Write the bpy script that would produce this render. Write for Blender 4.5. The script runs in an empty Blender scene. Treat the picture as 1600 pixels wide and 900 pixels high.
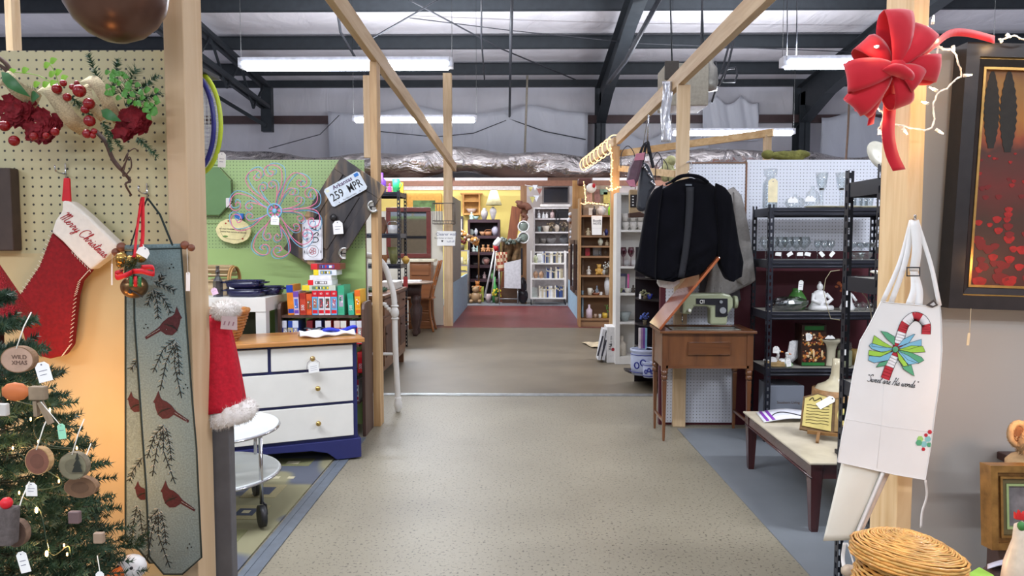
import bpy,math,random
from mathutils import Vector,Matrix,Euler
rnd=random.Random(7)
C=bpy.context.scene.collection
SC=bpy.context.scene
PI=math.pi
# ---------------------------------------------------------------- camera
F=1150.0
CAM_LOC=Vector((0,0,1.45))
CAM_ROT=Euler((math.radians(90-3.73),0,math.radians(0.75)))
cd=bpy.data.cameras.new('camera');cam=bpy.data.objects.new('camera',cd);C.objects.link(cam)
cam.location=CAM_LOC;cam.rotation_euler=CAM_ROT
cd.sensor_width=36;cd.lens=F/1600*36;cd.clip_start=0.05;cd.clip_end=100
SC.camera=cam
SC.view_settings.view_transform='Standard';SC.view_settings.look='None'
SC.view_settings.gamma=1;SC.view_settings.use_curve_mapping=False
SC.view_settings.exposure=0.0
world=bpy.data.worlds.new('world');SC.world=world;world.use_nodes=True
bg=world.node_tree.nodes['Background'];bg.inputs[0].default_value=(0.80,0.84,1.0,1);bg.inputs[1].default_value=0.5
LIGHT_W=130.0          # watts of each long fluorescent fixture
CR=CAM_ROT.to_matrix()
def P(px,py,Y):        # photograph pixel -> point on the plane at world depth Y
    d=CR@Vector(((px-800)/F,(450-py)/F,-1));return CAM_LOC+d*(Y/d.y)
def FL(px,py,z=0.0):   # pixel -> point on the horizontal plane z
    d=CR@Vector(((px-800)/F,(450-py)/F,-1));return CAM_LOC+d*((z-1.45)/d.z)
def PX(px,py,X):       # pixel -> point on plane x = X
    d=CR@Vector(((px-800)/F,(450-py)/F,-1));return CAM_LOC+d*(X/d.x)
# ---------------------------------------------------------------- materials
def lin(c):
    return tuple(((x/255)/12.92 if x/255<=0.04045 else(((x/255)+0.055)/1.055)**2.4)for x in c)
MC={}
def newmat(name):
    m=bpy.data.materials.new(name);m.use_nodes=True
    return m,m.node_tree,m.node_tree.nodes['Principled BSDF']
def ramp(nt,fac,stops):
    r=nt.nodes.new('ShaderNodeValToRGB');nt.links.new(fac,r.inputs[0])
    e=r.color_ramp.elements
    while len(e)<len(stops):e.new(0.5)
    for i,(p,c)in enumerate(stops):e[i].position=p;e[i].color=(*c,1)
    return r.outputs[0]
def coords(nt,scale=(1,1,1),rot=(0,0,0)):
    t=nt.nodes.new('ShaderNodeTexCoord');mp=nt.nodes.new('ShaderNodeMapping')
    mp.inputs['Scale'].default_value=scale;mp.inputs['Rotation'].default_value=rot
    nt.links.new(t.outputs['Object'],mp.inputs[0]);return mp.outputs[0]
def mat(c,rough=0.6,metal=0.0,ns=18,na=0.12,bump=0.0,spec=0.4,sc=(1,1,1),coat=0.0,trans=0.0):
    key=('m',c,rough,metal,ns,na,bump,spec,sc,coat,trans)
    if key in MC:return MC[key]
    m,nt,b=newmat('tone_%d_%d_%d'%c)
    L=lin(c)
    n=nt.nodes.new('ShaderNodeTexNoise');n.inputs['Scale'].default_value=ns;n.inputs['Detail'].default_value=4
    nt.links.new(coords(nt,sc),n.inputs['Vector'])
    lo=tuple(x*(1-na)for x in L);hi=tuple(min(1,x*(1+na))for x in L)
    nt.links.new(ramp(nt,n.outputs['Fac'],[(0.3,lo),(0.7,hi)]),b.inputs['Base Color'])
    b.inputs['Roughness'].default_value=rough;b.inputs['Metallic'].default_value=metal
    b.inputs['Specular IOR Level'].default_value=spec
    if coat:b.inputs['Coat Weight'].default_value=coat;b.inputs['Coat Roughness'].default_value=0.08
    if trans:b.inputs['Transmission Weight'].default_value=trans
    if bump:
        bp=nt.nodes.new('ShaderNodeBump');bp.inputs['Strength'].default_value=bump;bp.inputs['Distance'].default_value=0.01
        nt.links.new(n.outputs['Fac'],bp.inputs['Height']);nt.links.new(bp.outputs[0],b.inputs['Normal'])
    MC[key]=m;return m
def wood(c1,c2,axis='z',rough=0.5,sc=22,coat=0.0,stretch=12):
    key=('w',c1,c2,axis,rough,sc,coat,stretch)
    if key in MC:return MC[key]
    m,nt,b=newmat('wood_%d_%d_%d'%c1)
    s={'x':(1/stretch,1,1),'y':(1,1/stretch,1),'z':(1,1,1/stretch)}[axis]
    n=nt.nodes.new('ShaderNodeTexNoise');n.inputs['Scale'].default_value=sc;n.inputs['Detail'].default_value=6;n.inputs['Distortion'].default_value=0.6
    nt.links.new(coords(nt,s),n.inputs['Vector'])
    nt.links.new(ramp(nt,n.outputs['Fac'],[(0.32,lin(c2)),(0.62,lin(c1))]),b.inputs['Base Color'])
    b.inputs['Roughness'].default_value=rough
    if coat:b.inputs['Coat Weight'].default_value=coat;b.inputs['Coat Roughness'].default_value=0.1
    MC[key]=m;return m
def pegmat(c,hole=(40,36,30),pitch=0.0254,r=0.0033,plane='xz'):  # board stays solid; the dark of its holes is painted as dots
    key=('p',c,plane)
    if key in MC:return MC[key]
    m,nt,b=newmat('pegboard_%d_%d_%d'%c);N=nt.nodes;K=nt.links
    t=N.new('ShaderNodeTexCoord');s=N.new('ShaderNodeSeparateXYZ');K.new(t.outputs['Object'],s.inputs[0])
    def mth(op,a,bv=None):
        q=N.new('ShaderNodeMath');q.operation=op
        for i,x in enumerate((a,bv)):
            if x is None:continue
            if isinstance(x,(int,float)):q.inputs[i].default_value=x
            else:K.new(x,q.inputs[i])
        return q.outputs[0]
    ds=[]
    for ax in(0 if plane[0]=='x' else 1,2):
        u=mth('ADD',s.outputs[ax],100*pitch);u=mth('DIVIDE',u,pitch);u=mth('FRACT',u)
        u=mth('SUBTRACT',u,0.5);ds.append(mth('MULTIPLY',u,u))
    d=mth('SQRT',mth('ADD',ds[0],ds[1]));fac=mth('LESS_THAN',d,r/pitch)
    n=N.new('ShaderNodeTexNoise');n.inputs['Scale'].default_value=3
    K.new(t.outputs['Object'],n.inputs['Vector'])
    L=lin(c);base=ramp(nt,n.outputs['Fac'],[(0.3,tuple(x*.93 for x in L)),(0.7,L)])
    mx=N.new('ShaderNodeMix');mx.data_type='RGBA';K.new(fac,mx.inputs[0]);K.new(base,mx.inputs[6]);mx.inputs[7].default_value=(*lin(hole),1)
    K.new(mx.outputs[2],b.inputs['Base Color']);b.inputs['Roughness'].default_value=0.45
    MC[key]=m;return m
def glow(c,s):
    key=('e',c,s)
    if key in MC:return MC[key]
    m,nt,b=newmat('lamp_glow');b.inputs['Base Color'].default_value=(*lin(c),1)
    b.inputs['Emission Color'].default_value=(*lin(c),1);b.inputs['Emission Strength'].default_value=s
    MC[key]=m;return m
def glass(c=(246,249,250),refl=0.45,rough=0.05):
    key=('g',c,refl,rough)
    if key in MC:return MC[key]
    m,nt,b=newmat('clear_glass');N=nt.nodes;K=nt.links
    tr=N.new('ShaderNodeBsdfTransparent');tr.inputs[0].default_value=(*lin(c),1)
    gl=N.new('ShaderNodeBsdfGlossy');gl.inputs['Roughness'].default_value=rough
    lw=N.new('ShaderNodeLayerWeight');lw.inputs[0].default_value=0.35
    mu=N.new('ShaderNodeMath');mu.operation='MULTIPLY_ADD';mu.inputs[1].default_value=refl;mu.inputs[2].default_value=0.05
    K.new(lw.outputs['Facing'],mu.inputs[0])
    mx=N.new('ShaderNodeMixShader');K.new(mu.outputs[0],mx.inputs[0]);K.new(tr.outputs[0],mx.inputs[1]);K.new(gl.outputs[0],mx.inputs[2])
    K.new(mx.outputs[0],N['Material Output'].inputs[0]);MC[key]=m;return m
# ---------------------------------------------------------------- mesh builder
def frame_mat(o,u,v):   # local x->u, y->v, z->u x v
    u=Vector(u).normalized();w=u.cross(Vector(v)).normalized();v=w.cross(u)
    return Matrix.Translation(Vector(o))@Matrix((u,v,w)).transposed().to_4x4()
TXT={}
class MB:
    def __init__(s):s.v=[];s.f=[];s.m=[];s.s=[];s.T=None
    def add(s,vs,fs,m=0,smooth=False):
        b=len(s.v)
        if s.T is not None:vs=[s.T@Vector(p)for p in vs]
        s.v.extend([tuple(p)for p in vs]);s.f.extend([[b+i for i in f]for f in fs])
        s.m.extend([m]*len(fs));s.s.extend([smooth]*len(fs));return s
    def bx(s,x0,x1,y0,y1,z0,z1,m=0):
        if x0>x1:x0,x1=x1,x0
        if y0>y1:y0,y1=y1,y0
        if z0>z1:z0,z1=z1,z0
        return s.add([(x0,y0,z0),(x1,y0,z0),(x1,y1,z0),(x0,y1,z0),(x0,y0,z1),(x1,y0,z1),(x1,y1,z1),(x0,y1,z1)],
[(0,3,2,1),(4,5,6,7),(0,1,5,4),(1,2,6,5),(2,3,7,6),(3,0,4,7)],m)
    def box(s,c,d,m=0,R=None):
        c=Vector(c);h=[x/2 for x in d]
        vs=[]
        for z in(-1,1):
            for x,y in((-1,-1),(1,-1),(1,1),(-1,1)):
                p=Vector((x*h[0],y*h[1],z*h[2]))
                if R is not None:p=R@p
                vs.append(c+p)
        return s.add(vs,[(0,3,2,1),(4,5,6,7),(0,1,5,4),(1,2,6,5),(2,3,7,6),(3,0,4,7)],m)
    def bar(s,a,b,w,h,m=0,up=(0,0,1)):   # box beam from a to b
        a=Vector(a);b=Vector(b);d=(b-a);L=d.length;d.normalize()
        sd=d.cross(Vector(up));
        if sd.length<1e-4:sd=d.cross(Vector((1,0,0)))
        sd.normalize();u=sd.cross(d)
        R=Matrix((sd,d,u)).transposed()
        return s.box((a+b)/2,(w,L,h),m,R)
    def ring(s,c,d,r,n,ref=None):
        d=Vector(d).normalized()
        a=d.cross(Vector((0,0,1))if abs(d.z)<.95 else Vector((1,0,0))).normalized()if ref is None else(ref-d*ref.dot(d)).normalized()
        b=d.cross(a)
        return[Vector(c)+(a*math.cos(2*PI*i/n)+b*math.sin(2*PI*i/n))*r for i in range(n)],a
    def cyl(s,p0,p1,r0,r1=None,n=12,m=0,smooth=True):
        r1=r0 if r1 is None else r1;d=Vector(p1)-Vector(p0)
        A,a=s.ring(p0,d,r0,n);B,_=s.ring(p1,d,r1,n,a)
        fs=[(i,(i+1)%n,n+(i+1)%n,n+i)for i in range(n)]
        s.add(A+B,fs,m,smooth);k=len(s.v)-2*n
        s.f.append([k+i for i in range(n)][::-1]);s.f.append([k+n+i for i in range(n)]);s.m+=[m,m];s.s+=[False,False]
        return s
    def tube(s,pts,r,n=8,m=0,closed=False,flat=None):
        pts=[Vector(p)for p in pts];N=len(pts);ref=None;vs=[]
        for i,p in enumerate(pts):
            if closed:d=pts[(i+1)%N]-pts[i-1]
            else:d=pts[min(i+1,N-1)]-pts[max(i-1,0)]
            if d.length<1e-9:d=Vector((0,0,1))
            rr=r[i]if isinstance(r,(list,tuple))else r
            g,ref=s.ring(p,d,rr,n,ref);vs+=g
        fs=[]
        for i in range(N if closed else N-1):
            j=(i+1)%N
            fs+=[(i*n+k,i*n+(k+1)%n,j*n+(k+1)%n,j*n+k)for k in range(n)]
        if not closed:fs+=[tuple(range(n))[::-1],tuple((N-1)*n+k for k in range(n))]
        return s.add(vs,fs,m,True)
    def lathe(s,prof,c=(0,0,0),n=20,m=0,smooth=True,R=None,sq=None):
        c=Vector(c);vs=[]
        for r,z in prof:
            for i in range(n):
                a=2*PI*i/n;p=Vector((r*math.cos(a),r*math.sin(a)*(sq or 1),z))
                if R is not None:p=R@p
                vs.append(c+p)
        fs=[]
        for j in range(len(prof)-1):
            fs+=[(j*n+i,j*n+(i+1)%n,(j+1)*n+(i+1)%n,(j+1)*n+i)for i in range(n)]
        if prof[0][0]>1e-5:fs.append(tuple(range(n))[::-1])
        if prof[-1][0]>1e-5:fs.append(tuple((len(prof)-1)*n+i for i in range(n)))
        return s.add(vs,fs,m,smooth)
    def ball(s,c,r,n=12,m=0,R=None):
        r=(r,r,r)if isinstance(r,(int,float))else r
        k=max(5,n//2);vs=[];fs=[];c=Vector(c)
        for j in range(k+1):
            t=PI*j/k
            for i in range(n):
                a=2*PI*i/n
                p=Vector((math.sin(t)*math.cos(a)*r[0],math.sin(t)*math.sin(a)*r[1],-math.cos(t)*r[2]))
                if R is not None:p=R@p
                vs.append(c+p)
        for j in range(k):fs+=[(j*n+i,j*n+(i+1)%n,(j+1)*n+(i+1)%n,(j+1)*n+i)for i in range(n)]
        return s.add(vs,fs,m,True)
    def prism(s,poly,T,th,m=0):     # 2D polygon in frame T extruded along its z by th
        vs=[T@Vector((x,y,0))for x,y in poly]+[T@Vector((x,y,th))for x,y in poly];n=len(poly)
        return s.add(vs,[tuple(range(n))[::-1],tuple(n+i for i in range(n))]+[(i,(i+1)%n,n+(i+1)%n,n+i)for i in range(n)],m)
    def sheet(s,fn,nu,nv,th=0.003,m=0,smooth=True,cu=False):   # cloth surface fn(u,v) with thickness
        g=[[Vector(fn(i/nu,j/nv))for i in range(nu+1)]for j in range(nv+1)]
        W=nu+1;top=[];bot=[]
        for j in range(nv+1):
            for i in range(W):
                du=g[j][min(i+1,nu)]-g[j][max(i-1,0)];dv=g[min(j+1,nv)][i]-g[max(j-1,0)][i]
                nn=du.cross(dv)
                nn=nn.normalized()if nn.length>1e-12 else Vector((0,-1,0))
                top.append(g[j][i]+nn*th/2);bot.append(g[j][i]-nn*th/2)
        o=len(top);fs=[]
        for j in range(nv):
            for i in range(nu):
                a=j*W+i;fs.append((a,a+1,a+W+1,a+W));fs.append((o+a,o+a+W,o+a+W+1,o+a+1))
        edge=[i for i in range(W)]+[j*W+nu for j in range(1,nv+1)]+[nv*W+i for i in range(nu-1,-1,-1)]+[j*W for j in range(nv-1,0,-1)]
        for k in range(len(edge)):
            a=edge[k];b=edge[(k+1)%len(edge)];fs.append((a,o+a,o+b,b))
        return s.add(top+bot,fs,m,smooth)
    def text(s,t,T,size,m=0,shear=0.0,depth=0.0006,align='CENTER',sx=1.0,bold=0.0):
        key=(t,shear,align,bold)
        if key not in TXT:
            cu=bpy.data.curves.new('lettering','FONT');cu.body=t;cu.size=1;cu.shear=shear;cu.offset=bold
            cu.align_x=align;cu.align_y='CENTER';cu.resolution_u=2;cu.extrude=0.01
            ob=bpy.data.objects.new('lettering',cu);me=bpy.data.meshes.new_from_object(ob)
            TXT[key]=([v.co.copy()for v in me.vertices],[tuple(p.vertices)for p in me.polygons])
            bpy.data.objects.remove(ob);bpy.data.curves.remove(cu);bpy.data.meshes.remove(me)
        vs,fs=TXT[key]
        return s.add([T@Vector((v.x*size*sx,v.y*size,v.z*depth/0.01))for v in vs],fs,m)
    def build(s,name,mats,parent=None,bevel=0,label=None,cat=None,group=None,kind=None,sub=0,world=True):
        if not isinstance(mats,(list,tuple)):mats=[mats]
        me=bpy.data.meshes.new(name)
        V=s.v
        if parent is not None and world:
            r=parent;mw=Matrix.Identity(4)
            while r is not None:mw=r.matrix_basis@mw;r=r.parent
            if mw!=Matrix.Identity(4):
                inv=mw.inverted();V=[tuple(inv@Vector(p))for p in V]
        loc=None
        if parent is None:
            xs=[p[0]for p in V];ys=[p[1]for p in V];zs=[p[2]for p in V]
            loc=Vector(((min(xs)+max(xs))/2,(min(ys)+max(ys))/2,min(zs)))
            V=[(p[0]-loc.x,p[1]-loc.y,p[2]-loc.z)for p in V]
        me.from_pydata(V,[],s.f);me.update()
        me.polygons.foreach_set('material_index',s.m);me.polygons.foreach_set('use_smooth',s.s)
        for q in mats:me.materials.append(q)
        o=bpy.data.objects.new(name,me);C.objects.link(o)
        if loc is not None:o.location=loc
        if parent is not None:o.parent=parent
        if bevel:
            bm=o.modifiers.new('bevel','BEVEL');bm.width=bevel;bm.segments=2;bm.limit_method='ANGLE'
        if label:o['label']=label
        if cat:o['category']=cat
        if group:o['group']=group
        if kind:o['kind']=kind
        return o
def thing(name,label,cat,loc=(0,0,0),rz=0.0,group=None):
    o=bpy.data.objects.new(name,None);o.empty_display_size=0.05;C.objects.link(o)
    o.location=loc;o.rotation_euler=(0,0,rz);o['label']=label;o['category']=cat
    if group:o['group']=group
    return o
def dup(root,loc,rz=None,label=None,group=None,scale=None):
    def cp(o,par):
        c=o.copy();C.objects.link(c)
        if par is not None:c.parent=par
        for ch in kids.get(o.name,[]):cp(ch,c)
        return c
    kids={}
    for o in list(C.objects):
        if o.parent is not None:kids.setdefault(o.parent.name,[]).append(o)
    r=cp(root,None);r.location=loc
    if rz is not None:r.rotation_euler=(r.rotation_euler[0],r.rotation_euler[1],rz)
    if label:r['label']=label
    if group:r['group']=group
    if scale:r.scale=(scale,)*3 if isinstance(scale,(int,float))else scale
    return r
ORD=['first','second','third','fourth','fifth','sixth','seventh','eighth','ninth','tenth','eleventh','twelfth','thirteenth','fourteenth','fifteenth','sixteenth','seventeenth','eighteenth','nineteenth','twentieth','twenty-first','twenty-second','twenty-third','twenty-fourth','twenty-fifth']
PINE=wood((208,182,146),(188,156,116),'z',0.55,20)
PINEY=wood((204,176,138),(184,150,110),'y',0.55,20)
PINEX=wood((214,182,134),(190,152,104),'x',0.55,20)
OAK=wood((200,164,118),(172,132,86),'z',0.5,20)
BLACK=mat((30,32,40),0.35,0.3,spec=0.5)
WHITE=mat((228,228,226),0.5,na=.03)
PAPER=mat((240,240,238),0.7,na=.02)
INK=mat((40,38,40),0.6)
CHROME=mat((200,200,205),0.15,1.0,na=.03)
BRASS=mat((212,180,110),0.2,1.0,na=.05)
STRING=mat((225,222,210),0.8)
GL=glass()
# ---------------------------------------------------------------- lights (fluorescent fixtures)
def fixture(x0,x1,y,z,lab,on=True,w=LIGHT_W):
    t=thing('fluorescent_light',lab,'ceiling light',((x0+x1)/2,y,z))
    MB().bx(x0-.03,x1+.03,y-.09,y+.09,z,z+.06).build('housing',mat((225,228,235),.4),t,bevel=.008)
    m=MB();m.prism([(-.10,0),(-.085,-.05),(-.05,-.075),(.05,-.075),(.085,-.05),(.10,0)],frame_mat((x0,y,z-.001),(0,1,0),(0,0,1)),x1-x0);m.build('bloom_lens',glow((228,236,255),20),t)  # made-up glowing lens, thickened to imitate the bloom of bare tubes
    for x in(x0-.016,x1+.016):MB().box((x+(-.015 if x<(x0+x1)/2 else .015),y,z-.0),(.06,.16,.11)).build('end_socket',mat((225,228,235),.4),t)
    for x in(x0-.05,x1+.05):
        MB().cyl((x,y,z+.06),(x,y,5.98+.1*(22-y)),.003,n=5).build('hanging_chain',mat((12,12,13),.9),t)
    l=bpy.data.lights.new('tube_light','AREA');l.shape='RECTANGLE';l.size=(x1-x0);l.size_y=.16;l.energy=w;l.color=(.90,.94,1)
    o=bpy.data.objects.new('tube_light',l);C.objects.link(o);o.parent=t;o.location=(0,0,-.085)
    l=bpy.data.lights.new('ceiling_fill_light','AREA');l.shape='RECTANGLE';l.size=(x1-x0);l.size_y=.16;l.energy=w*1.5;l.color=(.90,.94,1)  # added upward fill above the housing, only brightens the ceiling
    o=bpy.data.objects.new('ceiling_fill_light',l);C.objects.link(o);o.parent=t;o.location=(0,0,.07);o.rotation_euler=(PI,0,0)
    return t
fixture(-3.3,-.88,8.9,3.55,'large bright fluorescent tube light hanging over the left aisle, nearest one')
fixture(3.13,5.5,8.9,3.55,'bright fluorescent light hanging at right, running behind the red bow')
fixture(-3.3,-.95,14.8,3.86,'smaller far fluorescent light hanging below the girt at centre left',w=LIGHT_W*1.7)
fixture(3.05,5.4,15.0,3.62,'far fluorescent light hanging at right behind the wooden rail',w=LIGHT_W*1.7)
fixture(-3.4,-1.0,2.6,3.6,'fluorescent light above the front left stall')
fixture(2.6,5.0,2.6,3.6,'fluorescent light above the front right stall')
fixture(-1.2,1.2,-2.2,3.4,'fluorescent light behind the viewer over the aisle',w=LIGHT_W*1.0)
fixture(-5.4,-3.0,-1.6,3.4,'fluorescent light behind the viewer at left',w=LIGHT_W*.8)
fixture(3.0,5.4,-1.6,3.4,'fluorescent light behind the viewer at right',w=LIGHT_W*.8)
# ---------------------------------------------------------------- floors
def floormat():
    m,nt,b=newmat('speckled_concrete');N=nt.nodes;K=nt.links
    co=coords(nt)
    v=N.new('ShaderNodeTexVoronoi');v.inputs['Scale'].default_value=30;K.new(co,v.inputs['Vector'])
    n=N.new('ShaderNodeTexNoise');n.inputs['Scale'].default_value=.75;n.inputs['Detail'].default_value=7;K.new(co,n.inputs['Vector'])
    n2=N.new('ShaderNodeTexNoise');n2.inputs['Scale'].default_value=70;n2.inputs['Detail'].default_value=2;K.new(co,n2.inputs['Vector'])
    base=ramp(nt,n.outputs['Fac'],[(0.25,lin((108,101,86))),(0.42,lin((128,121,104))),(0.7,lin((146,139,121)))])
    sp=ramp(nt,n2.outputs['Fac'],[(0.33,(.22,.21,.20)),(0.40,(1,1,1)),(0.66,(1,1,1)),(0.72,(1.3,1.3,1.28))])
    mx=N.new('ShaderNodeMix');mx.data_type='RGBA';mx.blend_type='MULTIPLY';mx.inputs[0].default_value=.9
    K.new(base,mx.inputs[6]);K.new(sp,mx.inputs[7])
    st=ramp(nt,v.outputs['Distance'],[(0.06,(.55,.55,.52)),(0.13,(1,1,1))])
    mx2=N.new('ShaderNodeMix');mx2.data_type='RGBA';mx2.blend_type='MULTIPLY';mx2.inputs[0].default_value=.7
    K.new(mx.outputs[2],mx2.inputs[6]);K.new(st,mx2.inputs[7]);K.new(mx2.outputs[2],b.inputs['Base Color'])
    b.inputs['Roughness'].default_value=.42;return m
CONC=floormat()
BROWN=mat((106,96,80),.4,ns=2,na=.14)
RED=mat((104,46,46),.4,ns=3,na=.12)
GREYF=mat((112,117,122),.45,ns=3,na=.08)
GREY2=mat((120,122,126),.5,ns=3,na=.1)
Yt=FL(800,617).y;Yr=FL(800,512).y;Ye=FL(800,478).y
MB().bx(-9,9,-5,Yt,-.1,0).build('floor',CONC,kind='structure')
MB().bx(-9,9,Yt,Yr,-.1,-.001).build('floor',BROWN,kind='structure')
MB().bx(-9,9,Yr,Ye,-.1,-.0005).build('floor',RED,kind='structure')
MB().bx(-9,9,Ye,24,-.1,.012).build('floor',GREY2,kind='structure')
# painted grey floor of the right stall (a coat of paint on the slab)
e1=FL(1245,900);e2=FL(1058,670)
MB().add([(e1.x+.1,1.0,.0),(9,1,.0),(9,e2.y,.0),(e2.x,e2.y,.0),(e1.x+.1,1,.004),(9,1,.004),(9,e2.y,.004),(e2.x,e2.y,.004)],
[(0,3,2,1),(4,5,6,7),(0,1,5,4),(1,2,6,5),(2,3,7,6),(3,0,4,7)]).build('floor',GREYF,kind='structure')
t=MB();t.bx(-1.5,1.3,Yt-.05,Yt+.03,0,.008);t.bx(-1.5,1.3,Yt-.035,Yt-.02,.008,.014);t.bx(-1.5,1.3,Yt,Yt+.012,.008,.014)
t.build('trim_1',mat((178,180,180),.35,.7),kind='structure',bevel=.002)
# ---------------------------------------------------------------- building shell
YW=22.0;ZE=5.85;SL=.10
def roofz(y):return ZE+SL*(YW-y)
def insul(name,c,b=.5):
    m,nt,bs=newmat(name);N=nt.nodes;K=nt.links
    n=N.new('ShaderNodeTexNoise');n.inputs['Scale'].default_value=1.1;n.inputs['Detail'].default_value=3;n.inputs['Distortion'].default_value=1.2
    K.new(coords(nt,(1.6,1,.5)),n.inputs['Vector'])
    L=lin(c);K.new(ramp(nt,n.outputs['Fac'],[(.3,tuple(x*.92 for x in L)),(.7,L)]),bs.inputs['Base Color'])
    bp=N.new('ShaderNodeBump');bp.inputs['Strength'].default_value=b;bp.inputs['Distance'].default_value=.12
    K.new(n.outputs['Fac'],bp.inputs['Height']);K.new(bp.outputs[0],bs.inputs['Normal']);bs.inputs['Roughness'].default_value=.38
    return m
INS=insul('white_vinyl_insulation',(236,233,238),.35)
def roof_fn(u,v):
    x=-16+32*u;y=-6+(YW+6)*v
    sag=.10*abs(math.sin((y-16.2)/2.1*PI))
    return(x,y,roofz(y)+.30-sag)
m=MB();m.sheet(roof_fn,16,90,.02);m.build('ceiling',INS,kind='structure')
def wall_fn(u,v):
    x=-16+32*u;z=0+(ZE+.3)*v
    return(x,YW+.06+.05*math.sin(x*2.1)+.04*math.sin(x*5.3+z)+(.10*math.sin(z*2.2)),z)
m=MB();m.sheet(wall_fn,120,10,.02);m.build('wall_back',INS,kind='structure')
STEEL=mat((50,55,60),.5,.1,ns=6)
STEELR=mat((88,70,70),.5,.1,ns=6)
def ibeam(m,a,b,w,h,tf=.015,tw=.012):
    m.bar(a,b,tw,h)
    up=Vector((0,0,1));a=Vector(a);b=Vector(b)
    for s in(-1,1):m.bar(a+up*s*h/2,b+up*s*h/2,w,tf)
# purlins
for i,y in enumerate((20.3,18.35,16.1,13.6,11.1,8.6,6.1)):
    m=MB();z=roofz(y)+.06
    m.bx(-16,16,y-.01,y+.01,z-.14,z+.14);m.bx(-16,16,y-.01,y+.07,z-.15,z-.135);m.bx(-16,16,y-.08,y+.01,z+.135,z+.15)
    m.build('trim_%d'%(2+i),STEEL,kind='structure')
# rafters running towards the viewer, tapered, with columns at the back wall
def rafter(x,n,w=.26):
    m=MB();y0,y1=-5.5,YW-.5
    def zz(y):return roofz(y)+.06-.15
    segs=[(y0,.55),(15.5,.55),(19.5,.75),(y1,1.15)]
    for(a,da),(b,db)in zip(segs[:-1],segs[1:]):
        m.add([(x-.008,a,zz(a)),(x-.008,b,zz(b)),(x-.008,b,zz(b)-db),(x-.008,a,zz(a)-da),(x+.008,a,zz(a)),(x+.008,b,zz(b)),(x+.008,b,zz(b)-db),(x+.008,a,zz(a)-da)],
[(0,1,2,3),(7,6,5,4),(0,4,5,1),(3,2,6,7)])
        m.bar((x,a,zz(a)-da),(x,b,zz(b)-db),w,.016);m.bar((x,a,zz(a)),(x,b,zz(b)),w,.016)
    m.build('trim_%d'%n,STEEL,kind='structure')
    m=MB();m.bx(x-w/2,x+w/2,YW-.85,YW-.83,0,ZE-.6);m.bx(x-w/2,x+w/2,YW-.3,YW-.28,0,ZE+.1);m.bx(x-.008,x+.008,YW-.85,YW-.3,0,ZE-.2)
    m.build('trim_%d'%(n+1),STEEL,kind='structure')
rafter(2.25,10);rafter(8.0,12,.3);rafter(13.6,14)
# open lattice truss left
m=MB();x=-7.3
def tz(y):return roofz(y)-.1
y0,y1=4.0,YW-.6
for xx in(x-.09,x+.09):
    m.bar((xx,y0,tz(y0)),(xx,y1,tz(y1)),.09,.10);m.bar((xx,y0,tz(y0)-.95),(xx,y1,tz(y1)-.6),.09,.10)
yy=y0;k=0
while yy<y1-1:
    a=(x,yy,tz(yy)-(0 if k%2 else .9));b=(x,yy+.9,tz(yy+.9)-(.9 if k%2 else 0));m.bar(a,b,.05,.05);yy+=.9;k+=1
m.bar((x,y1-.1,tz(y1)),(x,y1-.1,4.55),.22,.3)
m.bar((x-1.3,y1-.5,5.5),(x,y1-.2,4.7),.08,.1);m.build('trim_16',STEEL,kind='structure')
# girts
GZ=P(800,186,YW-.35).z
m=MB();m.bx(-16,16,YW-.4,YW-.25,GZ-.12,GZ+.10);m.build('trim_17',STEELR,kind='structure')
m=MB();m.bx(-16,16,YW-.35,YW-.2,P(800,128,YW-.3).z-.14,P(800,128,YW-.3).z+.06);m.build('trim_18',STEEL,kind='structure')
# thin cables, rods and conduit
def rod(pts,r,n,name='cable',lab=None,mt=None,cat='cable'):
    MB().tube(pts,r,5).build(name,mt or mat((58,60,66),.5),label=lab,cat=cat)
rod([P(560,72,15),P(650,20,15),P(700,-10,15)],.018,5,'brace_rod','diagonal brace rod at ceiling above the near left light',cat='rod')
rod([P(640,0,15),P(780,75,18),P(900,125,20)],.018,5,'brace_rod','long diagonal brace rod crossing the ceiling panels at centre',cat='rod')
rod([P(640,28,17),P(800,48,17),P(1000,68,17),P(1350,82,17)],.011,5,'cable','thin dark cable strung across the ceiling from centre to right')
rod([P(800,-5,14),P(798,60,15),P(797,120,19),P(796,182,21.5)],.035,5,'conduit','vertical dark conduit pipe at centre of the ceiling',cat='pipe')
rod([P(752,-5,14),P(752,60,16),P(757,125,19)],.02,5,'conduit','thinner dark conduit running beside the central conduit pipe',cat='pipe')
rod([P(524,-5,14),P(532,50,16),P(590,150,20)],.03,5,'conduit','slanting dark conduit above the left fluorescent light',cat='pipe')
rod([P(1030,0,15),P(1035,-10,14),P(978,95,15),P(950,130,17)],.05,5,'conduit','dark pipe running diagonally between rafter and wooden rail',cat='pipe')
rod([P(796,186,21.5),P(740,208,21.5),P(680,214,21.5),P(590,205,21.5)],.012,5,'cable','sagging dark cable left of the central conduit')
rod([P(796,186,21.5),P(850,205,21.5),P(915,218,21.5)],.014,5,'cable','sagging dark cable right of the central conduit')
rod([P(530,180,20.5),P(500,210,20.5),P(420,232,20.5)],.012,5,'cable','thin cable drooping down the white back wall at left')
rod([P(824,118,20.6),P(822,180,20.6),P(820,240,20.6),Vector((P(820,240,20.6).x,20.6,.02))],.030,6,'pole','thin pale upright pole with dark tip near the ceiling',mat((176,166,150)),'pole')
rod([P(1327,150,12),P(1325,200,12),P(1322,245,12),Vector((P(1322,245,12).x,12,.01))],.018,6,'pole','thin brown pole standing behind the red bow',mat((120,96,80)),'pole')
for px,l in((1230,'left'),(1245,'right')):
    rod([P(px,0,9),P(px,50,8.9),P(px-1,95,8.9)],.006,5,'cable','thin %s hanging wire above the right fluorescent light'%l)
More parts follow.
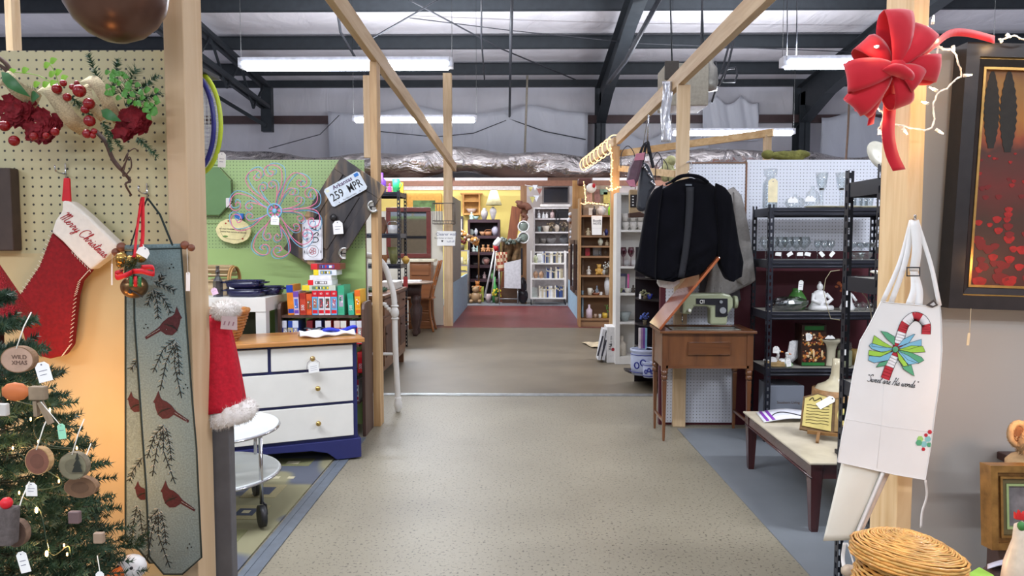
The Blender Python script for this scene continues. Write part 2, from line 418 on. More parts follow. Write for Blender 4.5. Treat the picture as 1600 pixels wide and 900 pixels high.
# torn plastic sheeting over the back wall
PLAS=glass((205,210,225),.5,.25)
def plastic(x0,x1,z0,z1,seed,lab):
    r=random.Random(seed);ph=r.random()*6
    def fn(u,v):
        x=x0+(x1-x0)*u;top=z1-.25*abs(math.sin(u*7+ph));z=z0+(top-z0)*v
        return(x,YW-.47+.03*math.sin(u*19+ph+z*2)+.015*math.sin(u*43+z*5),z)
    m=MB();m.sheet(fn,46,12,.006);m.build('plastic_sheeting',insul('cloudy_plastic',(226,228,236),.5),label=lab,cat='sheeting')
plastic(-5.6,1.9,3.4,5.35,1,'large translucent white plastic sheeting draped on back wall, centre left')
plastic(2.8,5.4,3.4,4.6,2,'clouded plastic sheeting hung on back wall beyond the beige heater')
plastic(8.6,12.4,3.4,5.2,3,'clouded plastic sheeting on back wall behind the red bow')
plastic(5.2,6.8,4.3,5.6,4,'torn plastic flap hanging above the far right light')
# foil faced insulation roll
def foil(x0,x1,y,zc,r,seed,lab):
    rr=random.Random(seed);m=MB();n=28;N=110;vs=[];fs=[]
    for i in range(N+1):
        x=x0+(x1-x0)*i/N;dz=.09*math.sin(x*.9+seed)+.04*math.sin(x*2.7)
        for k in range(n):
            a=2*PI*k/n;q=r*(1+.10*math.sin(3*a+x*2.2)+rr.uniform(-.018,.018))
            vs.append((x,y+q*math.cos(a),zc+dz+q*.9*math.sin(a)))
    for i in range(N):fs+=[(i*n+k,i*n+(k+1)%n,(i+1)*n+(k+1)%n,(i+1)*n+k)for k in range(n)]
    fs+=[tuple(range(n)),tuple(N*n+k for k in range(n))[::-1]]
    m.add(vs,fs,0,True)
    mt,nt,b=newmat('crumpled_foil');nn=nt.nodes.new('ShaderNodeTexNoise');nn.inputs['Scale'].default_value=1.7;nn.inputs['Detail'].default_value=5;nn.inputs['Distortion'].default_value=1.5
    nt.links.new(coords(nt),nn.inputs['Vector']);bp=nt.nodes.new('ShaderNodeBump');bp.inputs['Strength'].default_value=.8;bp.inputs['Distance'].default_value=.22
    nt.links.new(nn.outputs['Fac'],bp.inputs['Height']);nt.links.new(bp.outputs[0],b.inputs['Normal'])
    b.inputs['Base Color'].default_value=(*lin((226,220,216)),1);b.inputs['Metallic'].default_value=.85;b.inputs['Roughness'].default_value=.16
    m.build('insulation_roll',mt,label=lab,cat='insulation')
zf=P(800,258,19.6).z
foil(-9,9.5,19.6,zf,.36,3,'long crumpled silver foil insulation roll lying behind the stalls')
m=MB();m.bx(-9,9.4,19.2,20.0,zf-.47,zf-.36);m.build('trim_19',mat((126,92,74)),kind='structure')
# ---------------------------------------------------------------- stall partitions
ZT=1.99
PEGC=pegmat((188,180,140));PEGG=pegmat((154,180,120));PEGW=pegmat((222,226,236))
# front left
zb=P(150,396,2.1).z;xl=P(272,300,2.1).x
MB().bx(-3.2,xl,2.1,2.106,zb,P(100,79,2.1).z).build('wall_front_left',PEGC,kind='structure')
MB().bx(-3.2,xl,2.1,2.112,0,zb).build('wall_front_left',mat((196,178,134),.5,ns=3,na=.08),kind='structure')
MB().bx(-3.2,xl,2.12,2.16,0,1.97).build('wall_front_left',mat((120,100,76)),kind='structure')
xr=P(288,100,2.06).x
MB().bx(xl+.001,xr,2.06,2.18,0,2.9).build('post',wood((206,180,146),(190,158,120),'z',.55,14),label='tall pine post at front left beside the cardinal runner',cat='post',bevel=.003)
# green wall
yg=5.72;zg=P(400,389,yg).z;xg=P(571,400,yg).x
MB().bx(-5,xg,yg,yg+.006,zg,P(400,250,yg).z).build('wall_green',PEGG,kind='structure')
MB().bx(-5,xg,yg,yg+.010,0,zg).build('wall_green',mat((154,180,114),.5,ns=3,na=.05),kind='structure')
MB().bx(-5,xg,yg+.012,yg+.05,0,2.0).build('wall_green',mat((130,112,90)),kind='structure')
MB().bx(P(570,400,5.66).x,P(583,400,5.66).x,5.675,5.70,P(575,247,5.7).z,2.7).build('post',PINE,label='pale upper pine stud above the green pegboard wall, left of the pair',cat='post',bevel=.002)
MB().bx(P(583,400,5.7).x,P(594,400,5.7).x,5.64,5.78,0,2.8).build('post',OAK,label='orange-toned pine post at right end of the green wall',cat='post',bevel=.003)
# left top rail
xb=P(594,400,5.7).x-.02
m=MB();m.bar((PX(500,0,xb).x,3.4,2.93),(xb,12.4,2.66),.05,.13);m.build('ceiling_rail',PINEY,label='long pine top rail running away along the left side of the aisle',cat='rail',bevel=.003)
# white partition with mirror, and post with sign
yw=FL(650,508).y
MB().bx(P(590,400,yw).x-2.5,P(692,400,yw).x,yw,yw+.05,0,P(650,330,yw).z).build('wall_white',mat((226,222,208),.5,ns=2,na=.03),kind='structure')
MB().bx(P(694,400,yw-.1).x,P(707,400,yw-.1).x,yw-.15,yw+.0,0,4.2).build('post',PINE,label='tall pine post carrying the white paper sign, far left of the aisle',cat='post',bevel=.003)
# side panels of the far left stall (blue dado)
xs=P(703,400,yw).x+.03
MB().bx(xs-.03,xs,yw+.05,Ye-.1,0,P(706,440,13).z).build('wall_blue',mat((140,168,186),.5),kind='structure')
MB().bx(xs-.03,xs,yw+.05,14.4,P(706,440,13).z,2.2).build('wall_blue',mat((118,112,104),.5),kind='structure')
# yellow room
yy=18.0
MB().bx(-7,P(817,300,yy).x,yy,yy+.06,0,P(700,297,yy).z).build('wall_yellow',mat((226,206,118),.6,ns=2,na=.05),kind='structure')
MB().bx(-7,P(817,300,yy).x,yy-.02,yy+.06,P(700,297,yy).z,P(700,291,yy).z).build('trim_20',mat((214,208,204)),kind='structure')
MB().bx(P(817,300,yy).x+.01,3.4,yy,yy+.06,0,P(700,291,yy).z).build('wall_grey',mat((168,160,156),.6,ns=2,na=.05),kind='structure')
MB().bx(-7,4.2,16.9,17.0,P(700,291,17).z,P(700,284,17).z+.02).build('trim_21',mat((134,92,72)),kind='structure')
# long lamps just under the roll
for a,b,l in((600,694,'thin white strip light over the yellow wall at left'),(712,855,'thin white strip light over the lamp shelf'),(925,1004,'thin white strip light at right behind the rope lights')):
    A=P(a,283,17.2);B=P(b,283,17.2);t=thing('strip_light',l,'ceiling light',((A.x+B.x)/2,17.05,A.z))
    MB().bx(A.x,B.x,17.001,17.1,A.z,A.z+.06).build('housing',WHITE,t)
    MB().cyl((A.x+.02,17.05,A.z-.02),(B.x-.02,17.05,A.z-.02),.02,n=8).build('tube',glow((235,240,255),5),t)
    l_=bpy.data.lights.new('strip_glow','AREA');l_.shape='RECTANGLE';l_.size=B.x-A.x;l_.size_y=.1;l_.energy=22;o=bpy.data.objects.new('strip_glow',l_);C.objects.link(o);o.parent=t;o.location=(0,0.01,-.05)
# right side posts and rails
XR=P(1060,400,5.7).x
MB().bx(P(1054,350,5.7).x,P(1074,350,5.7).x,5.66,5.70,0,2.62).build('post',PINE,label='pine post behind the black velvet jacket',cat='post',bevel=.003)
MB().bx(P(953,400,9.36).x,P(966,400,9.36).x,9.3,9.4,0,2.62).build('post',OAK,label='pine post between the wooden shelf and the white bookcase',cat='post',bevel=.003)
A=PX(1187,0,1.21);B=PX(958,222,1.21)
m=MB();m.bar((1.21,A.y-.5,A.z+.0),(1.21,9.36,P(960,218,9.36).z),.05,.12);m.build('ceiling_rail',PINEY,label='long pine top rail running away along the right side of the aisle',cat='rail',bevel=.003)
m=MB();m.bar((1.18,9.4,P(960,218,9.36).z-.02),(P(908,258,13).x,12.6,P(908,258,12.6).z),.05,.11);m.build('ceiling_rail',PINEY,label='pine rail wrapped in warm rope light at end of the aisle',cat='rail',bevel=.003)
m=MB();m.bar(P(968,240,9.4),P(1208,207,8.2),.04,.08);m.build('ceiling_rail',PINEX,label='upper cross rail of pine behind the hanging bags',cat='rail')
m=MB();m.bar(P(968,263,9.3),P(1056,272,7.5),.04,.07);m.build('ceiling_rail',PINEX,label='lower cross rail of pine behind the hanging bags',cat='rail')
a=P(1202,210,8.2);MB().bx(a.x-.035,a.x+.035,8.22,8.3,0,a.z).build('post',PINE,label='short pale pine post top seen above the white pegboard',cat='post')
# white pegboards and maroon wall
yp=5.72;zp=P(1200,392,yp).z;x1=P(1075,300,yp).x;x2=P(1163,300,yp).x
MB().bx(x1-.16,x2-.06,yp-.004,yp+.004,.02,P(1100,668-0,yp).z+1.2).build('wall_pegboard_low',PEGW,kind='structure')
MB().bx(x1,x2,yp-.02,yp-.012,1.2,P(1100,256,yp).z).build('wall_pegboard',PEGW,kind='structure')
m=MB();m.bx(x1,x2,yp-.026,yp-.005,P(1100,256,yp).z,P(1100,256,yp).z+.01);m.bx(x2,x2+.012,yp-.026,yp,1.2,P(1100,256,yp).z+.01);m.build('trim_22',mat((120,84,60)),kind='structure')
MB().bx(x2+.016,4.6,yp-.006,yp,zp,P(1200,250,yp).z).build('wall_pegboard',PEGW,kind='structure')
MB().bx(x1-.2,4.6,yp+.008,yp+.06,0,zp).build('wall_maroon',mat((84,30,42),.5,ns=3,na=.1),kind='structure')
MB().bx(x2+.016,4.6,yp+.008,yp+.06,zp,2.06).build('wall_maroon',mat((120,100,80)),kind='structure')
# front right grey partition and post
yf=2.08;xrp=P(1418,300,1.98).x
MB().bx(xrp+.042,3.4,yf,yf+.05,0,P(1500,78,yf).z).build('wall_front_right',mat((164,161,156),.55,ns=2,na=.03),kind='structure')
MB().bx(xrp,xrp+.0415,1.98,2.13,0,2.9).build('post',wood((224,194,150),(204,168,118),'z',.5,26),label='thick pine post at front right carrying the red bow and apron',cat='post',bevel=.003)
xq=P(1380,300,2.1).x
# side walls between stalls further back (right)
MB().bx(3.4,3.45,2.13,5.7,0,2.0).build('wall_right_stall',mat((190,180,170)),kind='structure')
MB().bx(-5.05,-5,2.1,12.3,0,2.0).build('wall_left_stall',mat((200,190,160)),kind='structure')
MB().bx(2.2,4.6,12.9,12.95,0,2.1).build('wall_rear_right',mat((170,150,130)),kind='structure')
# thin post over the front left wall, left side
a=P(17,40,4.4);MB().bx(a.x-.02,a.x+.02,4.38,4.46,0,3.1).build('post',PINE,label='slim pale post rising behind the front left pegboard wall',cat='post')
# ---------------------------------------------------------------- small helpers in world space
def ppoly(m,pts,Y,th,mi=0,smooth=False):       # outline given on plane y=Y, thickness away from the viewer
    q=[P(x,y,Y)for x,y in pts];n=len(q)
    a=[(p.x,Y,p.z)for p in q];b=[(p.x,Y+th,p.z)for p in q]
    return m.add(a+b,[tuple(range(n)),tuple(n+i for i in range(n))[::-1]]+[(i,n+i,n+(i+1)%n,(i+1)%n)for i in range(n)],mi)
def TF(px,py,Y,ang=0.0,dy=0.0):
    a=math.radians(ang);p=P(px,py,Y);p.y-=dy
    return frame_mat(p,(math.cos(a),0,-math.sin(a)),(math.sin(a),0,math.cos(a)))
def crom(p,k=5):
    p=[Vector(x)for x in p];q=[p[0]*2-p[1]]+p+[p[-1]*2-p[-2]];out=[]
    for i in range(1,len(q)-2):
        for j in range(k):
            t=j/k;a,b,c,d=q[i-1:i+3]
            out.append(.5*((2*b)+(c-a)*t+(2*a-5*b+4*c-d)*t*t+(3*b-a-3*c+d)*t**3))
    out.append(p[-1]);return out
GLY={'M':(.66,[[(0,.8),(.1,.95),(.16,.8),(.08,0)],[(.16,.6),(.35,1),(.33,.6),(.28,0)],[(.33,.6),(.55,1),(.52,.5),(.48,.1),(.58,0),(.66,.12)]]),
 'e':(.32,[[(0,.12),(.18,.24),(.22,.36),(.14,.42),(.07,.28),(.08,.08),(.18,0),(.32,.12)]]),
 'r':(.34,[[(0,.12),(.08,.38),(.1,.46),(.16,.36),(.24,.38),(.2,.12),(.26,0),(.34,.12)]]),
 'y':(.36,[[(0,.12),(.08,.4),(.07,.1),(.15,0),(.25,.15),(.3,.42),(.26,0),(.18,-.4),(.06,-.42),(.08,-.25),(.36,.1)]]),
 'C':(.6,[[(.5,.72),(.58,.9),(.4,1),(.15,.85),(.02,.45),(.1,.08),(.3,0),(.5,.15),(.58,.12)]]),
 'h':(.38,[[(0,.12),(.16,.6),(.22,.95),(.14,1),(.1,.6),(.08,0)],[(.08,.1),(.18,.38),(.26,.36),(.24,.08),(.3,0),(.38,.12)]]),
 'i':(.22,[[(0,.12),(.08,.4),(.06,.1),(.12,0),(.22,.12)],[(.1,.58),(.115,.63)]]),
 's':(.3,[[(0,.12),(.12,.45),(.16,.25),(.2,.06),(.1,0),(.02,.06)],[(.2,.06),(.3,.12)]]),
 't':(.24,[[(0,.12),(.12,.6),(.14,.8),(.08,.1),(.14,0),(.24,.12)],[(0,.55),(.26,.6)]]),
 'm':(.42,[[(0,.12),(.06,.42),(.05,0)],[(.06,.3),(.14,.42),(.18,.3),(.16,0)],[(.18,.3),(.26,.42),(.3,.3),(.28,.06),(.34,0),(.42,.12)]]),
 'a':(.38,[[(.24,.36),(.12,.42),(.03,.22),(.08,.02),(.2,.12),(.26,.4),(.24,.08),(.3,0),(.38,.12)]]),
 'S':(.45,[[(.42,.8),(.38,1),(.2,.95),(.16,.7),(.36,.4),(.34,.1),(.15,0),(0,.12)]]),
 'w':(.5,[[(0,.12),(.06,.4),(.06,.08),(.14,0),(.22,.15),(.24,.4),(.24,.08),(.32,0),(.42,.2),(.42,.42),(.5,.34)]]),
 'H':(.52,[[(.1,.9),(.2,1),(.14,.4),(.05,0)],[(.5,1),(.42,.5),(.38,0),(.46,.05)],[(.08,.5),(.45,.52)]]),
 'o':(.32,[[(.14,.42),(.04,.3),(.05,.05),(.16,0),(.26,.2),(.2,.42),(.34,.36)]]),
 'd':(.4,[[(.24,.36),(.12,.42),(.03,.22),(.08,.02),(.2,.12),(.26,.5),(.32,1),(.26,.2),(.3,0),(.4,.12)]]),
 '"':(.2,[[(.02,.95),(.04,.8)],[(.12,.95),(.14,.8)]]),' ':(.22,[])}
def script(m,s,T,length,r,mi,shear=.35):
    tot=sum(GLY[c][0]for c in s);k=length/tot;x=-tot/2
    for c in s:
        w,st=GLY[c]
        for p in st:
            pts=crom([(px,py,0)for px,py in p],3)if len(p)>2 else[Vector((*q,0))for q in p]
            m.tube([T@Vector(((x+q.x+q.y*shear)*k,q.y*k,0))for q in pts],r,5,mi)
        x+=w
def tagmesh(m,T,w,h,mi=0,hole=True):           # gift tag: clipped top corners, punched eyelet
    c=w*.28
    m.prism([(-w/2,-h),(w/2,-h),(w/2,-c),(w/2-c,0),(-w/2+c,0),(-w/2,-c)],T,.0009,mi)
def price_tag(parent,px,py,Y,w,h,ang=0,col=PAPER,lines=2,string_to=None,name='price_tag'):
    T=TF(px,py,Y,ang);m=MB();tagmesh(m,T,w,h);q=[]
    for i in range(lines):m.prism([(-w*.3,-h*(.45+.2*i)),(w*(.3-.1*i),-h*(.45+.2*i)),(w*(.3-.1*i),-h*(.42+.2*i)),(-w*.3,-h*(.42+.2*i))],T,.0012,1)
    m.cyl(T@Vector((0,-h*.12,0)),T@Vector((0,-h*.12,.0013)),w*.06,n=8,m=1)
    o=m.build(name,[col,mat((110,110,130))],parent,label='price tag')
    if string_to:MB().tube([T@Vector((0,-h*.12,.001)),P(*string_to)],.0008,4).build('string',STRING,o)
    return o
def needles(m,a,b,L,n,r=.0011,mi=0,spread=1.0,rr=rnd,tipf=.6):
    a=Vector(a);b=Vector(b);d=(b-a);ln=d.length;d.normalize()
    s=d.cross(Vector((.3,.2,1))).normalized();t=d.cross(s)
    for i in range(n):
        u=rr.random();an=rr.uniform(0,2*PI);o=a+d*ln*u
        dr=(s*math.cos(an)+t*math.sin(an))*spread+d*tipf;dr.normalize();l=L*rr.uniform(.7,1.1)*(1-.35*u)
        w=d.cross(dr).normalized()*r
        x=dr.cross(w).normalized()*r
        m.add([o+w,o-w*.5+x,o-w*.5-x,o+dr*l],[(0,1,3),(1,2,3),(2,0,3)],mi)
def leafmesh(m,base,tip,w,mi=0,nrm=(0,-1,0),cup=.15):
    a=Vector(base);b=Vector(tip);d=b-a;s=d.cross(Vector(nrm)).normalized()*w/2;up=Vector(nrm).normalized()*d.length*cup
    vs=[a];K=4
    for i in range(1,K):u=i/K;k=math.sin(PI*u**.8);c=a+d*u+up*math.sin(PI*u);vs+=[c+s*k,c+up*.15,c-s*k]
    vs.append(b);n=len(vs);fs=[(0,2,1),(0,3,2)]
    for i in range(K-2):p=1+3*i;fs+=[(p,p+1,p+4,p+3),(p+1,p+2,p+5,p+4)]
    p=1+3*(K-2);fs+=[(p,p+1,n-1),(p+1,p+2,n-1)]
    m.add(vs,fs,mi,True)
REDF=mat((126,13,22),.85,ns=120,na=.2,bump=.3)
REDR=mat((200,22,36),.45,ns=30,na=.12)
# ---------------------------------------------------------------- stocking
Ys=2.045
t=thing('christmas_stocking','red felt Christmas stocking with white cuff, hung on front left pegboard','stocking',P(75,560,Ys+.03))
leg=[(80,362),(60,415),(28,462),(28,500),(40,540),(56,556),(76,561),(98,556),(110,540),(114,500),(118,462),(124,440),(141,421)]
m=MB();ppoly(m,leg,Ys,.03);m.build('felt_leg',REDF,t,bevel=.008)
m=MB();ppoly(m,[(97,313),(108,314),(122,324),(140,340),(183,381),(182,388),(165,404),(141,422),(118,400),(98,378),(80,363),(86,344),(96,330)],Ys-.006,.042)
o=m.build('cuff',mat((226,220,208),.85,ns=60,na=.05,bump=.2),t,bevel=.006)
m=MB();script(m,'Merry Christmas',TF(128,372,Ys-.007,43),.165,.0010,0,.25);m.build('embroidery',mat((170,20,34)),o)
m=MB()
for a,b in zip(leg[7:-1],leg[8:]):
    n=6
    for i in range(n):x=a[0]+(b[0]-a[0])*i/n;y=a[1]+(b[1]-a[1])*i/n;m.tube([P(x-2.5,y+1,Ys-.002),P(x+2.5,y-3,Ys-.002)],.0009,4)
for a,b in(((80,362),(60,415)),((60,415),(30,460))):
    for i in range(8):x=a[0]+(b[0]-a[0])*i/8;y=a[1]+(b[1]-a[1])*i/8;m.tube([P(x-2,y-1,Ys-.002),P(x+2.5,y+2,Ys-.002)],.0008,4)
for i in range(8):x=112+4*i;y=393+4*i;m.tube([P(x,y,Ys-.007),P(x+1.5,y+4,Ys-.007)],.0009,4)
m.build('stitching',mat((226,218,200)),t)
m=MB();ppoly(m,[(99,278),(108,278),(110,318),(96,314)],Ys-.002,.008);m.build('hanging_loop',REDR,t,bevel=.002)
price_tag(t,175,412,Ys-.004,.004,.06,2,string_to=(176,386,Ys),lines=0)
def hook(px,py,Yb,lab,drop=10):
    m=MB();a=P(px,py,Yb);m.tube([a+Vector((0,.0,.0)),a+Vector((0,-.035,0)),a+Vector((0,-.05,.006)),a+Vector((0,-.052,.02))],.0024,6)
    m.tube([a+Vector((0,-.004,-.02)),a+Vector((0,-.004,.03))],.0022,6);m.build('peg_hook',CHROME,label=lab,cat='hook')
hook(104,272,2.098,'metal peg hook holding the red Christmas stocking')
hook(231,303,2.098,'metal peg hook holding the cardinal table runner')
# ---------------------------------------------------------------- cardinal runner
Yr_=1.985
t=thing('table_runner','long grey-blue tapestry runner with cardinals, hung beside the stocking','table runner',P(255,890,Yr_))
GB=mat((104,124,126),.9,ns=220,na=.22,bump=.2)
GBD=mat((30,44,42),.8)
def strip(poly,Y,nm,bord=True):
    m=MB();ppoly(m,poly,Y,.003);o=m.build(nm,GB,t)
    mm=MB();mm.tube([P(x,y,Y-.0005)for x,y in poly],.0026,5,closed=True);mm.build('piping',GBD,o);return o
bk=strip([(196,392),(240,392),(240,880),(234,880),(218,860),(196,845)],Yr_+.012,'back_panel')
fr=strip([(208,390),(283,388),(291,500),(300,620),(307,700),(315,871),(285,897),(256,897),(233,870),(228,760),(222,678),(210,500)],Yr_,'front_panel')
DR=mat((58,20,28),.8,ns=160,na=.35);BK=mat((28,34,30),.8);LT=mat((150,160,158),.8)
def cardinal(m,px,py,s,flip,Y,rot=0):
    B=[(-.5,.02),(-.35,.22),(-.1,.42),(.1,.5),(.2,.62),(.3,.95),(.42,.66),(.5,.5),(.56,.40),(.48,.34),(.44,.1),(.32,-.22),(.1,-.42),(-.2,-.4),(-.45,-.22),(-1.15,-.62),(-1.2,-.5),(-.6,-.08)]
    c,sn=math.cos(rot),math.sin(rot)
    pts=[(px+flip*(x*c-y*sn)*s,py-(x*sn+y*c)*s)for x,y in B]
    ppoly(m,pts,Y-.0008,.0012,0)
    for k in range(5):a=(-.3+.12*k,.1-.04*k);b=(.15+.05*k,-.02-.06*k);m.tube([P(px+flip*a[0]*s,py-a[1]*s,Y-.001),P(px+flip*b[0]*s,py-(b[1]+.05)*s,Y-.0012)],.0007,4,1)
    for k in range(3):m.tube([P(px+flip*(-.5-.2*k)*s,py-(-.12-.12*k)*s,Y-.001),P(px+flip*(-.68-.2*k)*s,py-(-.24-.12*k)*s,Y-.001)],.0006,4,2)
def sprigline(m,pts,Y,L=7.5,mi=1):
    for(a,b)in zip(pts[:-1],pts[1:]):
        m.tube([P(*a,Y-.0008),P(*b,Y-.0008)],.0012,4,mi);n=5
        dx,dy=b[0]-a[0],b[1]-a[1];l=math.hypot(dx,dy);ux,uy=dx/l,dy/l
        for i in range(n):
            x=a[0]+dx*i/n;y=a[1]+dy*i/n
            for sg in(-1,1):m.tube([P(x,y,Y-.0008),P(x+L*(ux*.7-uy*.7*sg),y+L*(uy*.7+ux*.7*sg),Y-.0008)],.0010,4,mi if i%3 else 2)
m=MB()
cardinal(m,266,510,33,1,Yr_);cardinal(m,257,641,32,-1,Yr_);cardinal(m,268,780,31,-1,Yr_)
for pts in([(240,440),(258,447),(273,455)],[(240,452),(246,475),(247,498)],[(244,455),(258,470),(267,490)],[(238,455),(230,478)],[(248,440),(254,430)]):sprigline(m,pts,Yr_)
for ox,oy in((274,530),(256,664),(248,795)):
    for pts in([(0,0),(-24,16),(-44,52)],[(-2,8),(-18,35),(-30,80)],[(0,5),(-2,40),(12,92)],[(2,4),(6,30),(8,56)]):
        sprigline(m,[(ox+x*.8+(20 if oy>600 else 0)*(-x/40 if x<0 else x/12)*.4,oy+y)for x,y in pts],Yr_)
for cx,cy in((268,418),(228,512),(290,606),(238,688),(296,855),(270,780)):
    for dx,dy in((-3,1),(3,0),(0,-5)):m.cyl(P(cx+dx,cy+dy,Yr_-.0002),P(cx+dx,cy+dy,Yr_-.0012),.0022,n=7,m=1)
for _ in range(46):
    y=rnd.uniform(400,870);x=rnd.uniform(212+(y-400)*.045,286+(y-400)*.055);m.cyl(P(x,y,Yr_-.0002),P(x,y,Yr_-.001),.0011,n=5,m=2)
m.build('woven_cardinals',[DR,BK,LT],fr)
m=MB();cardinal(m,212,634,24,-1,Yr_+.012);cardinal(m,222,772,22,-1,Yr_+.012)
for p in([(216,560),(204,578)],[(222,715),(208,735),(202,752)],[(214,790),(208,820),(206,842)],[(218,796),(222,830),(226,845)]):sprigline(m,p,Yr_+.012)
m.build('woven_cardinals',[DR,BK,LT],bk)
m=MB();m.cyl(P(196,387,Yr_+.006),P(284,385,Yr_+.006),.008,n=10,m=0);m.build('rod_sleeve',GB,t)
m=MB()
for x,y,r in((190,386,.013),(181,394,.011),(289,383,.012),(299,387,.010)):MB().ball(P(x,y,Yr_+.004),r,12).build('dowel_knob',mat((120,72,52),.4),t)
m=MB();m.tube([P(204,385,Yr_),P(218,340,2.04),P(230,310,2.05)],.0022,5);m.tube([P(270,384,Yr_),P(250,335,2.04),P(231,310,2.05)],.003,5);m.build('hanging_cord',GBD,t)
price_tag(t,294,425,Yr_-.002,.011,.052,2,string_to=(292,388,Yr_),lines=0)
# ---------------------------------------------------------------- jingle bell ornament
Yb=1.93
t=thing('jingle_bell','bronze jingle bell ornament with red ribbon, hung over the cardinal runner','bell ornament',P(210,468,Yb))
BR=mat((120,92,62),.3,.85,ns=8,na=.3)
m=MB();c=P(210,448,Yb);m.ball(c,(.034,.034,.031),20);m.ball(c+Vector((0,0,.003)),(.0345,.0345,.006),20);m.build('bell',BR,t)
m=MB();m.tube([c+Vector((.004+.03*k,-.034+.01*k,-.004-.022*k))for k in(0,.5,1)],.0016,5);m.cyl(c+Vector((.006,-.036,-.012)),c+Vector((.006,-.03,-.012)),.004,n=8);m.build('bell_slot',INK,t)
for px,py,r in((190,404,.017),(220,402,.015),(204,408,.016),(188,412,.011)):
    MB().ball(P(px,py,Yb+.004),r,14).build('small_bell',mat((170,132,70),.25,.9),t)
m=MB()
for k in range(10):
    a=P(206,416,Yb-.012);an=k/10*2*PI;needles(m,a,a+Vector((.03*math.cos(an),-.01,.025*math.sin(an))),.016,26,.0009)
m.build('pine_sprig',mat((58,66,34)),t)
m=MB()
def ribbon(m,pts,w,nrm_dir=(0,0,1),mi=0,th=.0012):
    pts=crom(pts,5);wv=Vector(nrm_dir).normalized()*w/2
    m.sheet(lambda u,v:pts[min(int(round(u*(len(pts)-1))),len(pts)-1)]+wv*(2*v-1),len(pts)-1,1,th,mi)
ribbon(m,[P(207,425,Yb-.03),P(196,430,Yb-.045),P(184,434,Yb-.035),P(180,428,Yb-.02),P(192,424,Yb-.02)],.013)
ribbon(m,[P(208,424,Yb-.03),P(222,424,Yb-.045),P(240,428,Yb-.035),P(238,418,Yb-.02),P(220,418,Yb-.02)],.013)
ribbon(m,[P(210,402,Yb-.01),P(214,360,Yb+.03),P(221,310,Yb+.10)],.007,(1,0,0));ribbon(m,[P(208,402,Yb-.01),P(222,380,Yb+.03),P(223,308,Yb+.10)],.010,(1,0,0))
m.build('ribbon',REDR,t)
m=MB()
for x,mi in((202,1),(209,0),(216,1)):m.sheet(lambda u,v:P(x+5*u,432+16*v,Yb-.035-.004*math.sin(PI*v)),2,4,.001,mi)
m.build('ribbon_band',[REDR,mat((30,110,60))],t)
price_tag(t,228,387,Yb-.045,.032,.024,30,string_to=(223,382,Yb),lines=0)
# ---------------------------------------------------------------- floral swag on the pegboard
t=thing('floral_swag','Christmas swag of burlap, pine, berries and red hydrangeas on pegboard','swag',P(110,300,2.05))
BUR=mat((176,160,128),.95,ns=260,na=.25,bump=.4)
m=MB()
Yw=1.99
ribbon(m,[P(-30,190,Yw+.04),P(-10,150,Yw),P(8,122,Yw-.02),P(28,140,Yw-.04),P(60,160,Yw),P(40,168,Yw+.04)],.045,(.5,-.2,.7))
ribbon(m,[P(64,138,Yw+.02),P(78,140,Yw-.03),P(92,160,Yw-.045),P(112,188,Yw-.03),P(134,204,Yw+.02)],.042,(.75,0,.55))
ribbon(m,[P(132,124,Yw+.03),P(146,126,Yw-.03),P(162,148,Yw-.045),P(174,172,Yw-.02),P(186,188,Yw+.03)],.034,(.75,0,.45))
ribbon(m,[P(134,132,Yw+.05),P(140,160,Yw+.03),P(164,186,Yw+.04)],.03,(.8,0,.4))
m.build('burlap_ribbon',BUR,t)
RH=mat((118,14,26),.8,ns=40,na=.3)
def hydrangea(cx,cy,R,n,seed):
    r=random.Random(seed);m=MB()
    for i in range(n):
        a=r.uniform(0,2*PI);q=R*math.sqrt(r.random());c=P(cx+q*math.cos(a),cy+q*.8*math.sin(a),Yw-.03*(1-q/R)-.01)
        for k in range(4):
            b=a+k*PI/2;d=Vector((math.cos(b),-.3+r.uniform(-.2,.2),math.sin(b)))*.014
            leafmesh(m,c,c+d,.013,0,(0,-1,0),-.15)
    m.build('hydrangea',RH,t)
hydrangea(26,172,30,70,1);hydrangea(66,196,30,70,2);hydrangea(210,190,24,60,3);hydrangea(194,205,14,24,8)
BERRY=mat((132,8,16),.18,ns=10,na=.1,spec=.6)
for i,(x,y,r)in enumerate(((7,197,.014),(22,220,.014),(53,213,.011),(86,206,.011),(89,139,.013),(105,152,.011),(99,130,.009),(124,142,.017),(120,130,.007),(139,162,.015),(133,171,.011),(140,189,.015),(136,209,.012),(147,205,.008),(72,212,.009),(113,136,.008),(145,212,.008))):
    MB().ball(P(x,y,Yw-.05),r,14).build('berry',BERRY,t)
LG=mat((74,134,46),.45,ns=20,na=.2);LD=mat((44,96,46),.4,ns=20,na=.25);LB=mat((134,186,60),.45,na=.2)
m=MB();
for a,b,w in(((2,112),(48,152),.032),((48,152),(62,150),.03),((158,172),(190,190),.028)):leafmesh(m,P(*a,Yw-.03),P(*b,Yw-.05),w)
m.build('dark_leaves',LD,t)
m=MB()
for x,y in((74,102),(84,95),(82,116),(92,113),(58,132),(72,132),(84,130),(101,122),(20,112),(40,110)):
    leafmesh(m,P(x-6,y+3,Yw-.02),P(x+6,y-3,Yw-.03),.018)
m.tube(crom([P(95,140,Yw),P(84,110,Yw-.02),P(76,98,Yw-.02)],3),.001,5);m.tube(crom([P(95,138,Yw),P(60,118,Yw-.02),P(15,112,Yw-.02)],3),.001,5)
m.build('eucalyptus_leaves',LB,t)
m=MB();r=random.Random(4)
for i in range(46):
    u=r.random();x=165+75*u+r.uniform(-8,8);y=122+38*u+r.uniform(-18,20)
    an=r.uniform(-.9,.9);leafmesh(m,P(x,y,Yw-.04),P(x+11*math.cos(an),y+11*math.sin(an)+3,Yw-.05),.015)
